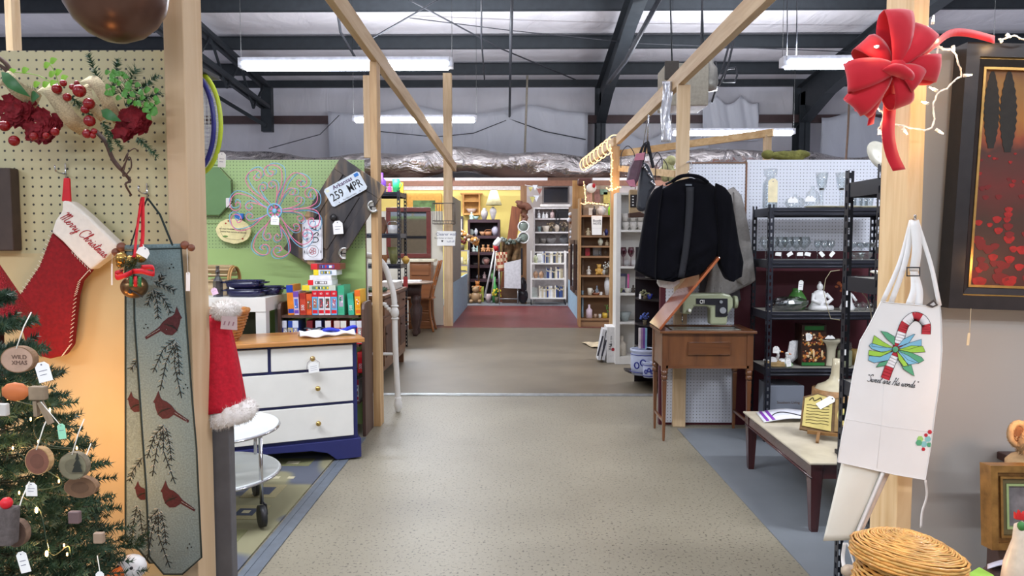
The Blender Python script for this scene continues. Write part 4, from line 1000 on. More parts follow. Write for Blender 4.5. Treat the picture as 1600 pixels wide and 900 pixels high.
row=[(455,10,47,(226,130,40),(40,70,170),'orange dinosaur puzzle box, leftmost on top of puzzle shelf',None,-3,None),(463.5,8,37,(210,190,210),(120,80,170),'lilac and white jigsaw box beside the orange leftmost one',None,-2,(60,120,200)),
(473.5,9.5,34,(190,70,50),(170,50,40),'brown-red 500 piece puzzle box reading 500 on its spine','500',-1,None),(483,8.5,33,(214,80,40),(226,96,50),'orange-red jigsaw box right of the 500 puzzle',None,0,(120,90,60)),
(492.3,9,38,(110,180,226),(214,34,50),'first red and blue jigsaw box of the middle four','60',0,(150,130,110)),(502,9,38,(226,228,232),(214,34,50),'second jigsaw box of the middle four, white with red ends','60',0,(90,90,100)),
(511.8,9,38,(226,228,232),(214,34,50),'third jigsaw box of the middle four, white with red ends','60',0,(90,80,70)),(522,9.5,38,(110,180,226),(214,34,50),'fourth red and blue jigsaw box, beside the green one','60',0,(150,130,160)),
(533,10,46,(74,176,138),(64,170,130),'tall teal-green jigsaw box right of middle red ones',None,0,(170,160,180)),(549,9,34,(70,176,150),(60,170,140),'short teal 500 puzzle box near right end of shelf','500',-3,None),(559.5,8.5,39,(240,180,50),(232,110,40),'yellow and orange jigsaw box at right end of shelf',None,-2,(230,150,30))]
for px,w,h,a,b,lab,tx,ln,c3 in row:pz(X5(px),z1+.0015,w*k,h*k,.2,a,b,lab,tx,0,5.375,ln,c3)
st=[(498,53,8.5,(200,206,190),(236,214,60),'lowest flat jigsaw box of the stack, green and floral',(110,140,110)),(500,38,8,(232,234,238),(226,40,50),'flat white and red jigsaw box second in the stack',(120,110,110)),
(501,34,7.5,(236,236,240),(232,232,236),'plain white flat jigsaw box in middle of the stack',None),(508,36,9,(222,228,238),(240,214,50),'flat blue-ended jigsaw box with yellow corner, second from top',(110,140,170)),(509,46,9.5,(130,50,50),(214,50,56),'dark red flat jigsaw box on top of the stack',(70,80,160))]
zz=z1+38.6*k
for px,w,h,a,b,lab,c3 in st:
    pz(X5(px),zz,w*k,h*k-.001,.17,a,b,lab,None,0,5.385,0,c3,.22);zz+=h*k
cl=[((50,70,160),(230,230,240)),((240,214,60),(50,80,170)),((60,90,180),(220,226,240)),((150,40,50),(120,40,46)),((60,76,160),(210,214,230)),((210,40,50),(230,220,214)),((206,36,48),(226,200,190)),((190,60,60),(230,226,214)),((60,76,160),(210,214,230)),((214,34,44),(236,236,240))]
for i,(px,(a,b))in enumerate(zip((445,452,461,483,497,512,526,536,551,561),cl)):
    pz(X5(px),zs[1]+.001,9*k,37*k,.19,a,b,'%s jigsaw box from the left on the second shelf, behind jersey'%ORD[i],None,0,5.375,0,(180,170,160),.3)
pz(X5(562),zs[2]+.001,9*k,33*k,.19,(226,34,44),(230,70,70),'red 500 puzzle box low at right end of the shelf','500',0,5.375)
for i,px in enumerate((547,555)):pz(X5(px),zs[3]+.001,8*k,34*k,.19,(190,190,196),(150,40,50),'%s grey jigsaw box on the lowest shelf behind the chest'%ORD[i],None,0,5.375,0,(120,120,120))
# ---- white cart
c=Vector((-1.62,3.72,0));t=thing('serving_cart','round two-tier white metal serving cart on casters beside front post','cart',c)
ENW=mat((226,232,232),.12,ns=3,na=.02,spec=.6)
for z,nm in((.468,'upper_tray'),(.232,'lower_tray')):
    m=MB();m.lathe([(0,z),(.345,z),(.352,z+.004),(.352,z+.012),(.345,z+.012),(.34,z+.008),(0,z+.006)],(c.x,c.y,0),64);o=m.build(nm,ENW,t)
    MB().tube([(c.x+.354*math.cos(2*PI*i/64),c.y+.354*math.sin(2*PI*i/64),z)for i in range(64)],.007,8,closed=True).build('chrome_rim',CHROME,o)
for i in range(4):
    a=math.radians(-22+90*i);x=c.x+.345*math.cos(a);y=c.y+.345*math.sin(a)
    l=MB();l.cyl((x,y,.12),(x,y,.475),.010,n=12);l=l.build('leg',CHROME,t)
    MB().cyl((x-.012,y-.01,.058),(x+.012,y+.006,.058),.055,n=24).build('wheel',mat((40,40,42),.4),l)
    MB().tube([(x,y,.13),(x+.016,y+.012,.11),(x+.02,y+.012,.06)],.006,6).build('fork',mat((50,50,52),.3,.6),l)
t.location.z+=.0125
# ---- octagonal green dish
t=thing('octagonal_tray','green glass octagonal tray in a wire rim on the green wall','tray',P(340,345,5.66))
c=P(330,299,5.68);r=43*5.68/F;o8=[(r*math.cos(PI/8+i*PI/4),r*math.sin(PI/8+i*PI/4))for i in range(8)]
m=MB();m.prism([(x*.8,y*.93)for x,y in o8],frame_mat(c,(1,0,0),(0,0,1)),.012);m.build('plate',mat((104,136,92),.15,ns=3,na=.1),t,bevel=.003)
m=MB();pts=[(c.x+x*.92,c.y-.04,c.z+y)for x,y in o8];m.tube(pts,.004,6,closed=True)
for(x,y)in o8:m.tube([(c.x+x*.92,c.y-.04,c.z+y),(c.x+x*.8,c.y-.012,c.z+y*.93)],.003,5)
m.build('wire_rim',mat((70,80,50),.4,.5),t)
# ---- scrollwork wire flower
Yf_=5.52;t=thing('wire_flower','pink and blue scrolled wire flower mounted on the green pegboard','wall ornament',P(430,395,Yf_))
PK=mat((226,120,160),.4);BL=mat((120,176,210),.4);c0=P(431,330,Yf_);kk=Yf_/F
def petal(ang,Lp,w,mt,off,y):
    m=MB();a=math.radians(ang);u=Vector((math.cos(a),0,math.sin(a)));v=Vector((-math.sin(a),0,math.cos(a)))
    for s in(-1,1):
        pts=[]
        for q in((0,.02),(.25,.12),(.55,.33),(.85,.40),(1.0,.28),(1.02,.12),(.92,.04),(.80,.08),(.78,.18),(.86,.22),(.90,.15)):
            pts.append(c0+u*(q[0]*Lp+off)*kk+v*(s*q[1]*w)*kk+Vector((0,y,0)))
        m.tube(crom(pts,5),.0034,6)
        pts=[c0+u*(q[0]*Lp+off)*kk+v*(s*q[1]*w)*kk+Vector((0,y,0))for q in((.05,.02),(.3,.14),(.55,.2),(.66,.12),(.6,.04),(.5,.08),(.54,.14))]
        m.tube(crom(pts,5),.003,6)
    m.build('petal',mt,t)
for i,a in enumerate((103,33,-30,-100,178)):
    petal(a,68,74,BL,3,0);petal(a+4,66,72,PK,2,-.02)
m=MB();m.tube([c0+Vector((11*kk*math.cos(2*PI*i/20),-.03,11*kk*math.sin(2*PI*i/20)))for i in range(20)],.006,6,closed=True);m.ball(c0+Vector((0,-.03,0)),(.02,.012,.02),10);m.build('flower_centre',BL,t)
m=MB();m.cyl(c0+Vector((0,-.02,0)),c0+Vector((0,.19,0)),.006);m.build('standoff',BL,t)
price_tag(t,430,337,Yf_-.05,.062,.068,4)
# small packets and plaque
for px,py,w,h,cc,l in((358,317,9,16,(222,214,214),'small red and white packet hung on green pegboard'),(374,338,14,9,(50,110,190),'small blue packet hung between plaque and wire flower')):
    MB().box(P(px,py,5.68),(w*5.68/F,.03,h*5.68/F)).build('packet',mat(cc),label=l,cat='packet',bevel=.008)
t=thing('stone_plaque','cream oval plaque about an old fisherman on the green wall','plaque',P(366,381,5.66));c=P(366,361,5.68);rr=random.Random(5)
m=MB();T=frame_mat(c,(1,0,0),(0,0,1))@Matrix.Rotation(-.06,4,'Z');N=40
m.prism([(28*kk*math.cos(2*PI*i/N)*(1+rr.uniform(-.03,.02)),20*kk*math.sin(2*PI*i/N)*(1+rr.uniform(-.03,.03)))for i in range(N)],T,.02)
m.text('AN OLD FISHERMAN LIVES HERE...',T@Matrix.Translation((0,.012,.0205)),.0145,1,bold=.01);m.text('...WITH THE CATCH OF HIS LIFE',T@Matrix.Translation((0,-.010,.0205)),.0145,1,bold=.01)
for x,y,mi in((-.06,.055,2),(-.04,.075,2),(.075,-.055,2)):m.ball(T@Vector((x,y,.021)),(.007,.004,.007),8,mi)
m.ball(T@Vector((-.06,-.045,.021)),(.022,.003,.007),8,3)
m.tube([T@Vector(p)for p in crom([(-.09,.03,.021),(-.1,0,.021),(-.07,-.05,.021),(0,-.065,.021),(.07,-.055,.021),(.1,0,.021),(.08,.04,.021)],4)],.001,4,4)
m.build('stone_face',[mat((226,214,160),.7),INK,mat((170,60,40)),mat((90,130,60)),mat((130,110,80))],t,bevel=.003)
# ---- barn wood door with licence plates
Yd=5.60;t=thing('cabinet_door','dark weathered cabinet door board hung tilted on the green wall','wall board',P(500,420,Yd))
cs=[(533,244.5),(604,293),(516,434),(443,389)]
def dwood():
    m,nt,b=newmat('charred_wood');n=nt.nodes.new('ShaderNodeTexNoise');n.inputs['Scale'].default_value=9;n.inputs['Detail'].default_value=5;n.inputs['Distortion'].default_value=.5
    nt.links.new(coords(nt,(1,1,.12),(0,math.radians(-31),0)),n.inputs['Vector'])
    nt.links.new(ramp(nt,n.outputs['Fac'],[(.30,lin((30,29,36))),(.44,lin((56,52,54))),(.52,lin((90,76,62))),(.60,lin((170,138,98)))]),b.inputs['Base Color']);b.inputs['Roughness'].default_value=.45;return m
DW=dwood()
m=MB();ppoly(m,cs,Yd+.012,.02);m.build('panel',DW,t)
def lerp2(a,b,u):return(a[0]+(b[0]-a[0])*u,a[1]+(b[1]-a[1])*u)
def quad(u0,u1,v0,v1):   # u along short edge, v along long
    def f(u,v):return lerp2(lerp2(cs[0],cs[1],u),lerp2(cs[3],cs[2],u),v)
    return[f(u0,v0),f(u1,v0),f(u1,v1),f(u0,v1)]
m=MB()
for q in((0,1,0,.13),(0,1,.87,1),(0,.2,.13,.87),(.8,1,.13,.87)):ppoly(m,quad(*q),Yd,.018)
m.build('frame_rails',DW,t,bevel=.003)
m=MB();ppoly(m,quad(.32,.68,.22,.80),Yd+.003,.014);m.build('raised_panel',DW,t,bevel=.006)
for i,(px,py)in enumerate(((583,323),(538,396))):
    m=MB();T=TF(px,py,Yd-.002,-25 if i==0 else 5);N=12
    m.tube([T@Vector((.034*math.cos(a),.04*math.sin(a),.012))for a in[math.radians(60+240*j/N)for j in range(N+1)]],.011,8);m.box(T@Vector((.0,.02,.0)),(.03,.02,.03));m.box(T@Vector((.0,-.02,.0)),(.03,.02,.03));m.build('cup_pull',mat((190,190,186),.25,.9),t)
m=MB();m.ball(P(521,340,Yd-.02),(.028,.02,.028),12);o=m.build('knob',mat((36,34,36),.3),t)
price_tag(t,527,345,Yd-.045,.075,.10,-5)
def plate(px,py,ang,nm,lab,fn):
    Tm=TF(px,py,Yd-.012,ang);t=thing('licence_plate',lab,'licence plate',Tm@Vector((0,0,0)));m=MB()
    w,h,c=.305,.152,.014;m.prism([(-w/2+c,-h/2),(w/2-c,-h/2),(w/2,-h/2+c),(w/2,h/2-c),(w/2-c,h/2),(-w/2+c,h/2),(-w/2,h/2-c),(-w/2,-h/2+c)],Tm,.002)
    fn(m,Tm);return m,t
def ar(m,T):
    q=lambda x,y:T@Matrix.Translation((x,y,.0025))
    m.text('Arkansas',q(0,.050),.045,2,bold=.02);m.text('259',q(-.077,-.012),.088,1,sx=.8,bold=.01);m.text('MPR',q(.072,-.012),.088,1,sx=.72,bold=.01);m.text('The Natural State',q(0,-.064),.016,1)
    m.prism([(.105,.042),(.14,.042),(.14,.068),(.105,.068)],q(0,0),.0006,3);m.prism([(-.14,.042),(-.115,.042),(-.115,.062),(-.14,.062)],q(0,0),.0006,4)
    for x in(-.09,.09):m.cyl(T@Vector((x,-.064,.002)),T@Vector((x,-.064,.004)),.004,n=8,m=1)
m,t=plate(540,295.5,-28.5,'a','Arkansas licence plate 259 MPR fixed on the dark door board',ar)
m.build('plate_face',[mat((206,216,226),.4,.1),INK,mat((80,50,90)),mat((50,120,200)),mat((214,216,190))],t)
def us(m,T):
    q=lambda x,y:T@Matrix.Translation((x,y,.0025))
    m.text('USA',q(.045,-.022),.085,1,sx=.9);m.text('200 YEARS',q(.035,.040),.026,2,sx=.9)
    for a in range(5):
        b=a*2*PI/5+.3;m.tube([T@Vector((-.085+.016*math.cos(b)+.011*math.cos(j*PI/4),.0+.016*math.sin(b)+.011*math.sin(j*PI/4),.003))for j in range(8)],.0018,5,3,closed=True)
    m.tube([T@Vector((-.085+.045*math.cos(j*PI/12),.045*math.sin(j*PI/12),.003))for j in range(24)],.0012,4,2,closed=True)
    m.tube([T@Vector(p)for p in((-.145,-.069,.003),(.145,-.069,.003),(.145,.069,.003),(-.145,.069,.003))],.001,4,2,closed=True)
    for x in(-.09,.09):
        for y in(-.062,.062):m.prism([(x-.01,y-.003),(x+.01,y-.003),(x+.01,y+.003),(x-.01,y+.003)],q(0,0),.0006,1)
m,t=plate(488.5,375,-90,'b','upright USA 200 years licence plate at the door board edge',us)
m.build('plate_face',[mat((234,236,242),.4),mat((60,64,70)),mat((90,70,80)),mat((190,50,70))],t)
# ================================================================ right stall
CAB=wood((118,74,42),(88,52,30),'z',.35,16,.35);CABX=wood((118,74,42),(88,52,30),'x',.3,16,.4)
fl=FL(1037,690);yc0=fl.y;yc1=yc0+.40;xc0=fl.x-.02;xc1=P(1176,600,yc0).x;zc=P(1100,517,yc0).z;zb_=P(1100,575,yc0).z
t=thing('sewing_cabinet','open walnut sewing machine cabinet on tapered legs beside the aisle','sewing cabinet',((xc0+xc1)/2,yc0+.2,0))
m=MB();m.bx(xc0+.005,xc1-.005,yc0+.005,yc0+.025,zb_,zc-.016);m.bx(xc0+.005,xc1-.005,yc1-.025,yc1,zb_,zc-.016);m.bx(xc0+.005,xc0+.025,yc0+.025,yc1-.025,zb_,zc-.016);m.bx(xc1-.025,xc1-.005,yc0+.025,yc1-.025,zb_,zc-.016);m.bx(xc0+.02,xc1-.02,yc0+.02,yc1-.02,zb_+.01,zb_+.02)
m.build('apron_box',CAB,t)
m=MB()
for(a,b,c,d,e,f)in((xc0-.02,xc1+.02,yc0-.02,yc0+.05,zc-.018,zc),(xc0-.02,xc1+.02,yc1-.04,yc1+.01,zc-.018,zc),(xc0-.02,xc0+.07,yc0+.05,yc1-.04,zc-.018,zc),(xc1-.05,xc1+.02,yc0+.05,yc1-.04,zc-.018,zc)):m.bx(a,b,c,d,e,f)
m.build('table_top',CABX,t,bevel=.003)
MB().bx(xc0+.03,xc1-.03,yc0+.0,yc0+.012,zb_-.004,zb_+.016).build('lower_rail',CABX,t)
px0=P(1075,540,yc0).x;px1=P(1141,540,yc0).x;z0=P(1100,554,yc0).z;z1_=P(1100,535,yc0).z
m=MB();m.bx(px0,px1,yc0-.003,yc0+.004,z0,z1_);o=m.build('front_panel',CABX,t)
m=MB();m.tube([(px0,yc0-.004,z0),(px1,yc0-.004,z0),(px1,yc0-.004,z1_),(px0,yc0-.004,z1_)],.004,4,closed=True);m.build('moulding',CAB,o)
for i,(x,y)in enumerate(((xc0+.022,yc0+.022),(xc1-.022,yc0+.022),(xc0+.022,yc1-.022),(xc1-.022,yc1-.022))):
    m=MB();m.bx(x-.022,x+.022,y-.022,y+.022,zb_-.02,zc-.02)
    m.lathe([(.014,zb_-.06),(.024,zb_-.05),(.024,zb_-.02)],(x,y,0),12);m.lathe([(.020,zb_-.09),(.023,zb_-.08),(.022,zb_-.06),(.014,zb_-.055)],(x,y,0),12);m.lathe([(.010,0),(.013,.03),(.022,zb_-.1),(.016,zb_-.085)],(x,y,0),4,smooth=False,R=Matrix.Rotation(PI/4,3,'Z'))
    m.build('leg',CAB,t)
for x in(xc0+.022,xc1-.022):MB().bar((x,yc0+.03,.14),(x,yc1-.03,.14),.014,.018).build('stretcher',CAB,t)
a0=Vector((xc0-.015,yc0-.02,zc+.006));L=.66;an=math.radians(51)
T=frame_mat(a0,(math.cos(an),0,math.sin(an)),(0,1,0))
m=MB();m.prism([(0,0),(L,0),(L,.40),(0,.40)],T,.018);m.build('hinged_lid',wood((172,96,56),(140,72,40),'x',.12,10,1.0),t,bevel=.004,label='polished red-brown hinged lid leaning up')
# sewing machine
SG=mat((150,156,128),.3,ns=4,na=.04);t=thing('sewing_machine','olive green vintage sewing machine with black dial panel in the cabinet','sewing machine',(1.3,yc0+.2,zc-.01))
ym=yc0+.17
def mp(px,py):return P(px,py,ym)
m=MB();z=zc+.002;xa_=mp(1064,500).x;xb_=mp(1150,500).x
MB().bx(P(1048,500,ym).x,P(1153,500,ym).x,ym-.09,ym+.10,zc-.016,zc-.002).build('bed_plate',mat((150,152,140),.25,.5),t,bevel=.003)
arm=[(1067,466),(1072,459),(1130,458),(1142,461),(1146,468),(1146,480),(1138,490),(1136,508),(1110,508),(1110,482),(1104,479),(1084,479),(1082,484),(1080,491),(1066,491)]
m=MB();ppoly(m,arm,ym-.05,.10);m.build('body_arm',SG,t,bevel=.014)
m=MB();m.cyl(mp(1146,472)+Vector((0,0,0)),mp(1151,472),.048,.046,24);m.build('hand_wheel',SG,t)
m=MB();ppoly(m,[(1088,466.5),(1137,466.5),(1137,493),(1134,495),(1118,495),(1118,477),(1088,475)],ym-.056,.008);m.build('dial_panel',mat((34,34,40),.3),t)
m=MB();
for px,py,r in((1129,485,.026),(1126,471.5,.013)):c=P(px,py,ym-.06);m.cyl(c,c+Vector((0,-.018,0)),r,r*.85,18)
m.build('stitch_dials',mat((190,196,202),.2,.7),t)
m=MB();c=P(1097,471.5,ym-.058);m.tube([c+Vector((.010*math.cos(a)-.005,0,.012*math.sin(a)))for a in[.8+4.6*i/9 for i in range(10)]],.003,5);m.tube([c+Vector((.004,0,-.012)),c+Vector((.004,0,.012)),c+Vector((.014,0,.012)),c+Vector((.014,0,-.012))],.003,5);m.build('badge',WHITE,t)
m=MB();c=P(1077,485,ym-.06);m.lathe([(.006,0),(.013,.003),(.013,.009),(.006,.012)],c,14,R=Euler((PI/2,0,0)).to_matrix());m.build('tension_dial',mat((220,220,210),.3),t)
m=MB();m.cyl(mp(1066,491),mp(1066,503),.005);m.cyl(mp(1066,503),mp(1066,508),.0015);m.box(mp(1066,507),(.02,.03,.003));m.build('needle_bar',CHROME,t)
for px in(1116,1126.5):MB().cyl(mp(px,459),mp(px,449),.0016,n=6).build('spool_pin',CHROME,t)
# ---- jacket and coat
VEL=mat((8,8,14),.9,ns=6,na=.4,bump=.25,spec=.08);VEL.node_tree.nodes['Principled BSDF'].inputs['Sheen Weight'].default_value=.04
COAT=mat((140,136,132),.85,ns=60,na=.08,bump=.1)
def garment(nm,lab,Y,outl_body,outl_sleeves,mt,dep,hang):
    t=thing(nm,lab,'clothing',P(1075,450,Y))
    def puff(poly,Y0,Y1,name,folds=0):
        n=len(poly);cx=sum(p[0]for p in poly)/n;m=MB();Lr=40
        ys=[p[1]for p in poly];y0,y1=min(ys),max(ys)
        def span(y):
            xs=[]
            for(a,b),(c,d)in zip(poly,poly[1:]+poly[:1]):
                if(b-y)*(d-y)<=0 and b!=d:xs.append(a+(c-a)*(y-b)/(d-b))
            return(min(xs),max(xs))if xs else(cx,cx)
        rows=[];K=40
        for j in range(Lr+1):
            y=y0+.3+(y1-y0-.6)*j/Lr;a,b=span(y);ring=[]
            th=(Y1-Y0)/2*min(1,math.sin(min(1,(j+1)/8)*PI/2))
            for k in range(K):
                an=2*PI*k/K;x=(a+b)/2+(b-a)/2*math.cos(an)
                f=1+folds*.25*math.sin(x*.55+y*.03)*(j/Lr)
                q=P(x,y,(Y0+Y1)/2);ring.append((q.x,(Y0+Y1)/2+th*math.copysign(abs(math.sin(an))**.6,math.sin(an))*f,q.z))
            rows+=ring
        m.add(rows,[(j*K+k,j*K+(k+1)%K,(j+1)*K+(k+1)%K,(j+1)*K+k)for j in range(Lr)for k in range(K)]+[tuple(range(K)),tuple(Lr*K+k for k in range(K))[::-1]],0,True)
        return m.build(name,mt,t)
    puff(outl_body,Y-dep,Y+dep,'body',1)
    for s in outl_sleeves:puff(s,Y-dep*.9-.03,Y+dep*.6-.03,'sleeve',.5)
    return t
yj=5.20
t=garment('velvet_jacket','black velvet jacket on a hanger in front of the white pegboard',yj+.12,[(1056,283),(1078,278),(1104,283),(1128,300),(1136,340),(1139,380),(1118,412),(1096,428),(1062,436),(1050,440),(1016,437),(1012,400),(1016,340),(1026,300)],
[[(1022,296),(1036,288),(1030,330),(1026,380),(1024,436),(1008,432),(991,422),(998,390),(1006,340),(1012,312)],[(1118,286),(1132,292),(1142,306),(1149,350),(1155,385),(1161,410),(1158,432),(1143,440),(1132,435),(1122,414),(1120,360),(1114,310)]],VEL,.075,None)
yj_=yj+.12
m=MB();
def lap(u,v):q=P(1074+8*u-14*v*v+(4-2*v)*(u-.5),292+142*v,yj_-.082-.006*math.sin(PI*u));return q
m.sheet(lap,4,20,.006);m.build('front_placket',mat((20,21,28),.7),t)
m=MB();m.tube(crom([P(1050,284,yj_-.05),P(1062,276,yj_-.075),P(1078,274,yj_-.08),P(1094,277,yj_-.075),P(1106,285,yj_-.05)],5),.013,8);m.build('collar',VEL,t)
MB().box(P(1076,289,yj_-.078),(.045,.003,.012)).build('neck_label',mat((90,96,104)),t)
m=MB();h0=P(1075,262,yj_);m.tube(crom([P(1075,276,yj_),P(1076,268,yj_),P(1080,262,yj_),P(1080,255,yj_),P(1076,252,yj_),P(1072,255,yj_)],5),.003,6);m.build('hanger_hook',CHROME,t)
m=MB();m.tube([P(1040,288,yj_),P(1075,272,yj_),P(1110,288,yj_)],.009,8);m.build('hanger',mat((30,30,34)),t)
MB().bar(P(1076,254,yj_-.03),P(1076,254,5.70),.008,.008).build('hook_rod',CHROME,label='metal rod on the pegboard holding the velvet jacket hanger',cat='hook')
garment('grey_coat','long grey coat hanging behind the black velvet jacket',yj+.34,[(1130,300),(1146,292),(1158,305),(1166,340),(1174,390),(1179,440),(1168,446),(1158,450),(1120,470),(1100,462),(1108,430),(1126,360)],[[(1146,300),(1158,310),(1168,350),(1176,400),(1180,440),(1160,445),(1150,440),(1148,380),(1144,330)]],COAT,.05,None)
garment('dark_garment','dark grey shawl hanging behind the sewing machine',yj+.42,[(1096,400),(1150,420),(1158,470),(1152,472),(1120,486),(1108,476),(1092,460)],[],mat((84,82,86),.9,ns=60),.03,None)
garment('white_scarf','white cloth hem hanging below the velvet jacket at left',yj+.22,[(1030,420),(1062,420),(1062,442),(1054,448),(1048,452),(1030,448),(1026,442)],[],mat((214,212,210),.9,ns=60),.02,None)
# ---- hanging bags from the rail
yb_=7.0
t=thing('shoulder_bag','pink and black shoulder bag hanging from the pine rail','bag',P(1000,300,yb_))
m=MB();ppoly(m,[(995,240),(1008,238),(1004,258),(998,282),(988,294),(980,282),(984,262)],yb_-.05,.1);m.build('bag_body',mat((92,66,78),.5,ns=20,na=.2),t,bevel=.03)
m=MB();ppoly(m,[(994,240),(1008,238),(1006,250),(991,251)],yb_-.056,.02);ppoly(m,[(978,282),(991,280),(994,292),(984,291)],yb_-.056,.02);m.build('pink_trim',mat((190,120,140)),t,bevel=.003)
m=MB();ribbon(m,[P(1000,240,yb_),P(1006,226,yb_),P(1012,222,yb_),P(1014,240,yb_)],.03,(.8,0,.3),0,.004);m.build('strap',mat((24,24,30)),t)
t=thing('slate_handbag','dark slate leather handbag hanging beside the pink bag','bag',P(1008,330,yb_+.1))
m=MB();ppoly(m,[(1002,250),(1014,256),(1022,275),(1026,292),(1018,300),(1012,326),(1004,332),(996,326),(998,300),(1000,276)],yb_+.02,.12);m.build('bag_body',mat((48,52,60),.4,ns=10,na=.2),t,bevel=.03)
m=MB()
for a,b in(((1008,262),(1012,268)),((1014,272),(1020,280)),((1018,284),(1024,290)),((1006,258),(1003,262))):m.ball(P(*a,yb_),.014,8);m.tube([P(*a,yb_),P(*b,yb_)],.008,6)
m.build('silver_rings',CHROME,t)
m=MB();ribbon(m,[P(1004,254,yb_+.02),P(1011,224,yb_+.03),P(1018,250,yb_+.04),P(1021,262,yb_+.04)],.03,(.8,0,.3),0,.004);m.build('strap',mat((24,24,30)),t)
t=thing('ankle_boot','black and tan boot hanging sole down below the handbags','boot',P(994,340,yb_+.4));yk=yb_+.4
m=MB();ppoly(m,[(984,296),(997,296),(998,328),(1006,333),(1006,338),(984,338)],yk,.08);m.build('boot_leg',mat((170,146,112),.8,ns=40),t,bevel=.015)
m=MB();ppoly(m,[(985,304),(996.5,304),(996.5,324),(985,324)],yk-.01,.1);m.build('black_shaft',mat((34,26,28)),t,bevel=.006)
m=MB();ppoly(m,[(983,333),(1000,331),(1008,334),(1007,339),(984,340)],yk-.012,.105);m.build('sole',mat((70,46,34)),t,bevel=.006)
m=MB()
for i in range(4):m.box(P(989,307+4.5*i,yk-.012),(.016,.006,.012))
m.build('laces',WHITE,t)
MB().tube([P(992,298,yk+.04),P(996,270,yk+.04),P(1000,254,yk+.04)],.004,5).build('hanging_loop',mat((60,50,40)),t)
for o_,dx in((0,0),(1,.03),(2,.06)):
    MB().tube([P((1012,1011,1000)[o_],(223,225,256)[o_],yb_+(0,.03,.44)[o_]),(1.20,yb_+.05+dx,2.62),(1.20,yb_+.05+dx,2.76)],.004,5).build('bag_hook_wire',CHROME,label=('thin steel wire holding the pink and black shoulder bag','thin steel wire holding the dark slate handbag','thin steel wire holding the black and tan boot')[o_],cat='wire')
# empty hangers
for i,(px,w,y_)in enumerate(((981,11,8.6),(1027,8,8.2),(1034,10,8.0))):
    t=thing('wire_hanger',['wide empty dark hanger','narrow empty dark hanger','low empty dark hanger'][i]+' hooked on the pine cross rail, '+['left of the pink bag','right of the handbags','near the pine post'][i],'hanger',P(px,262,y_));yq=228+10*i
    MB().tube(crom([P(px-w,yq+34,y_),P(px-w*.9,yq+12,y_),P(px,yq,y_),P(px+w*.9,yq+12,y_),P(px+w,yq+34,y_)],5),.005,5).build('frame',mat((50,46,50)),t)
# clear plastic strip
t=thing('plastic_sleeve','shiny clear plastic sleeve hanging from the right pine rail','sleeve',P(1042,222,5.95))
m=MB();m.sheet(lambda u,v:P(1035+15*u-3*v+1.5*math.sin(v*9),127+95*v,5.92+.02*math.sin(u*6+v*4)),8,20,.003)
mt,nt,b=newmat('crinkled_plastic');b.inputs['Base Color'].default_value=(*lin((214,216,222)),1);b.inputs['Metallic'].default_value=.6;b.inputs['Roughness'].default_value=.22
n_=nt.nodes.new('ShaderNodeTexNoise');n_.inputs['Scale'].default_value=30;nt.links.new(coords(nt,(1,1,.3)),n_.inputs['Vector']);bp=nt.nodes.new('ShaderNodeBump');bp.inputs['Strength'].default_value=.8;bp.inputs['Distance'].default_value=.02;nt.links.new(n_.outputs['Fac'],bp.inputs['Height']);nt.links.new(bp.outputs[0],b.inputs['Normal'])
m.build('sleeve',mt,t)
# unit heater
yh=13.0;t=thing('unit_heater','beige box unit heater hanging from the ceiling behind right rail','heater',P(1078,160,yh))
m=MB();a=P(1040,165,yh);b_=P(1108,98,yh);m.bx(a.x,b_.x,yh,yh+.8,a.z,b_.z);m.build('cabinet',mat((168,162,146),.5),t,bevel=.02)
a=P(1038,125,yh);b_=P(1060,96,yh);MB().bx(a.x,b_.x,yh-.06,yh-.001,a.z,b_.z).build('grille',mat((70,64,58)),t,bevel=.01)
m=MB();c=P(1108,130,yh+.3);m.lathe([(.0,-.15),(.14,-.13),(.16,0),(.14,.25),(.07,.34),(.07,.6)],c,16);m.build('flue',mat((160,158,150),.4,.4),t)
for px in(1050,1100):MB().cyl(P(px,98,yh+.4),(P(px,98,yh).x,yh+.4,6.6),.014).build('hanger_rod',STEEL,t)
for k,pts in enumerate(([(1147,60),(1138,100),(1122,135)],[(1141,62),(1128,110),(1114,128)],[(1098,-30),(1096,50),(1094,95)],[(1118,96),(1120,135),(1112,160)],[(1150,106),(1136,108),(1130,128),(1148,128),(1152,118),(1150,106)])):
    rod([P(x,y,13.2+.1*k)for x,y in pts],.02,5,'conduit','%s dark conduit bending down behind the beige heater'%ORD[k],cat='pipe')
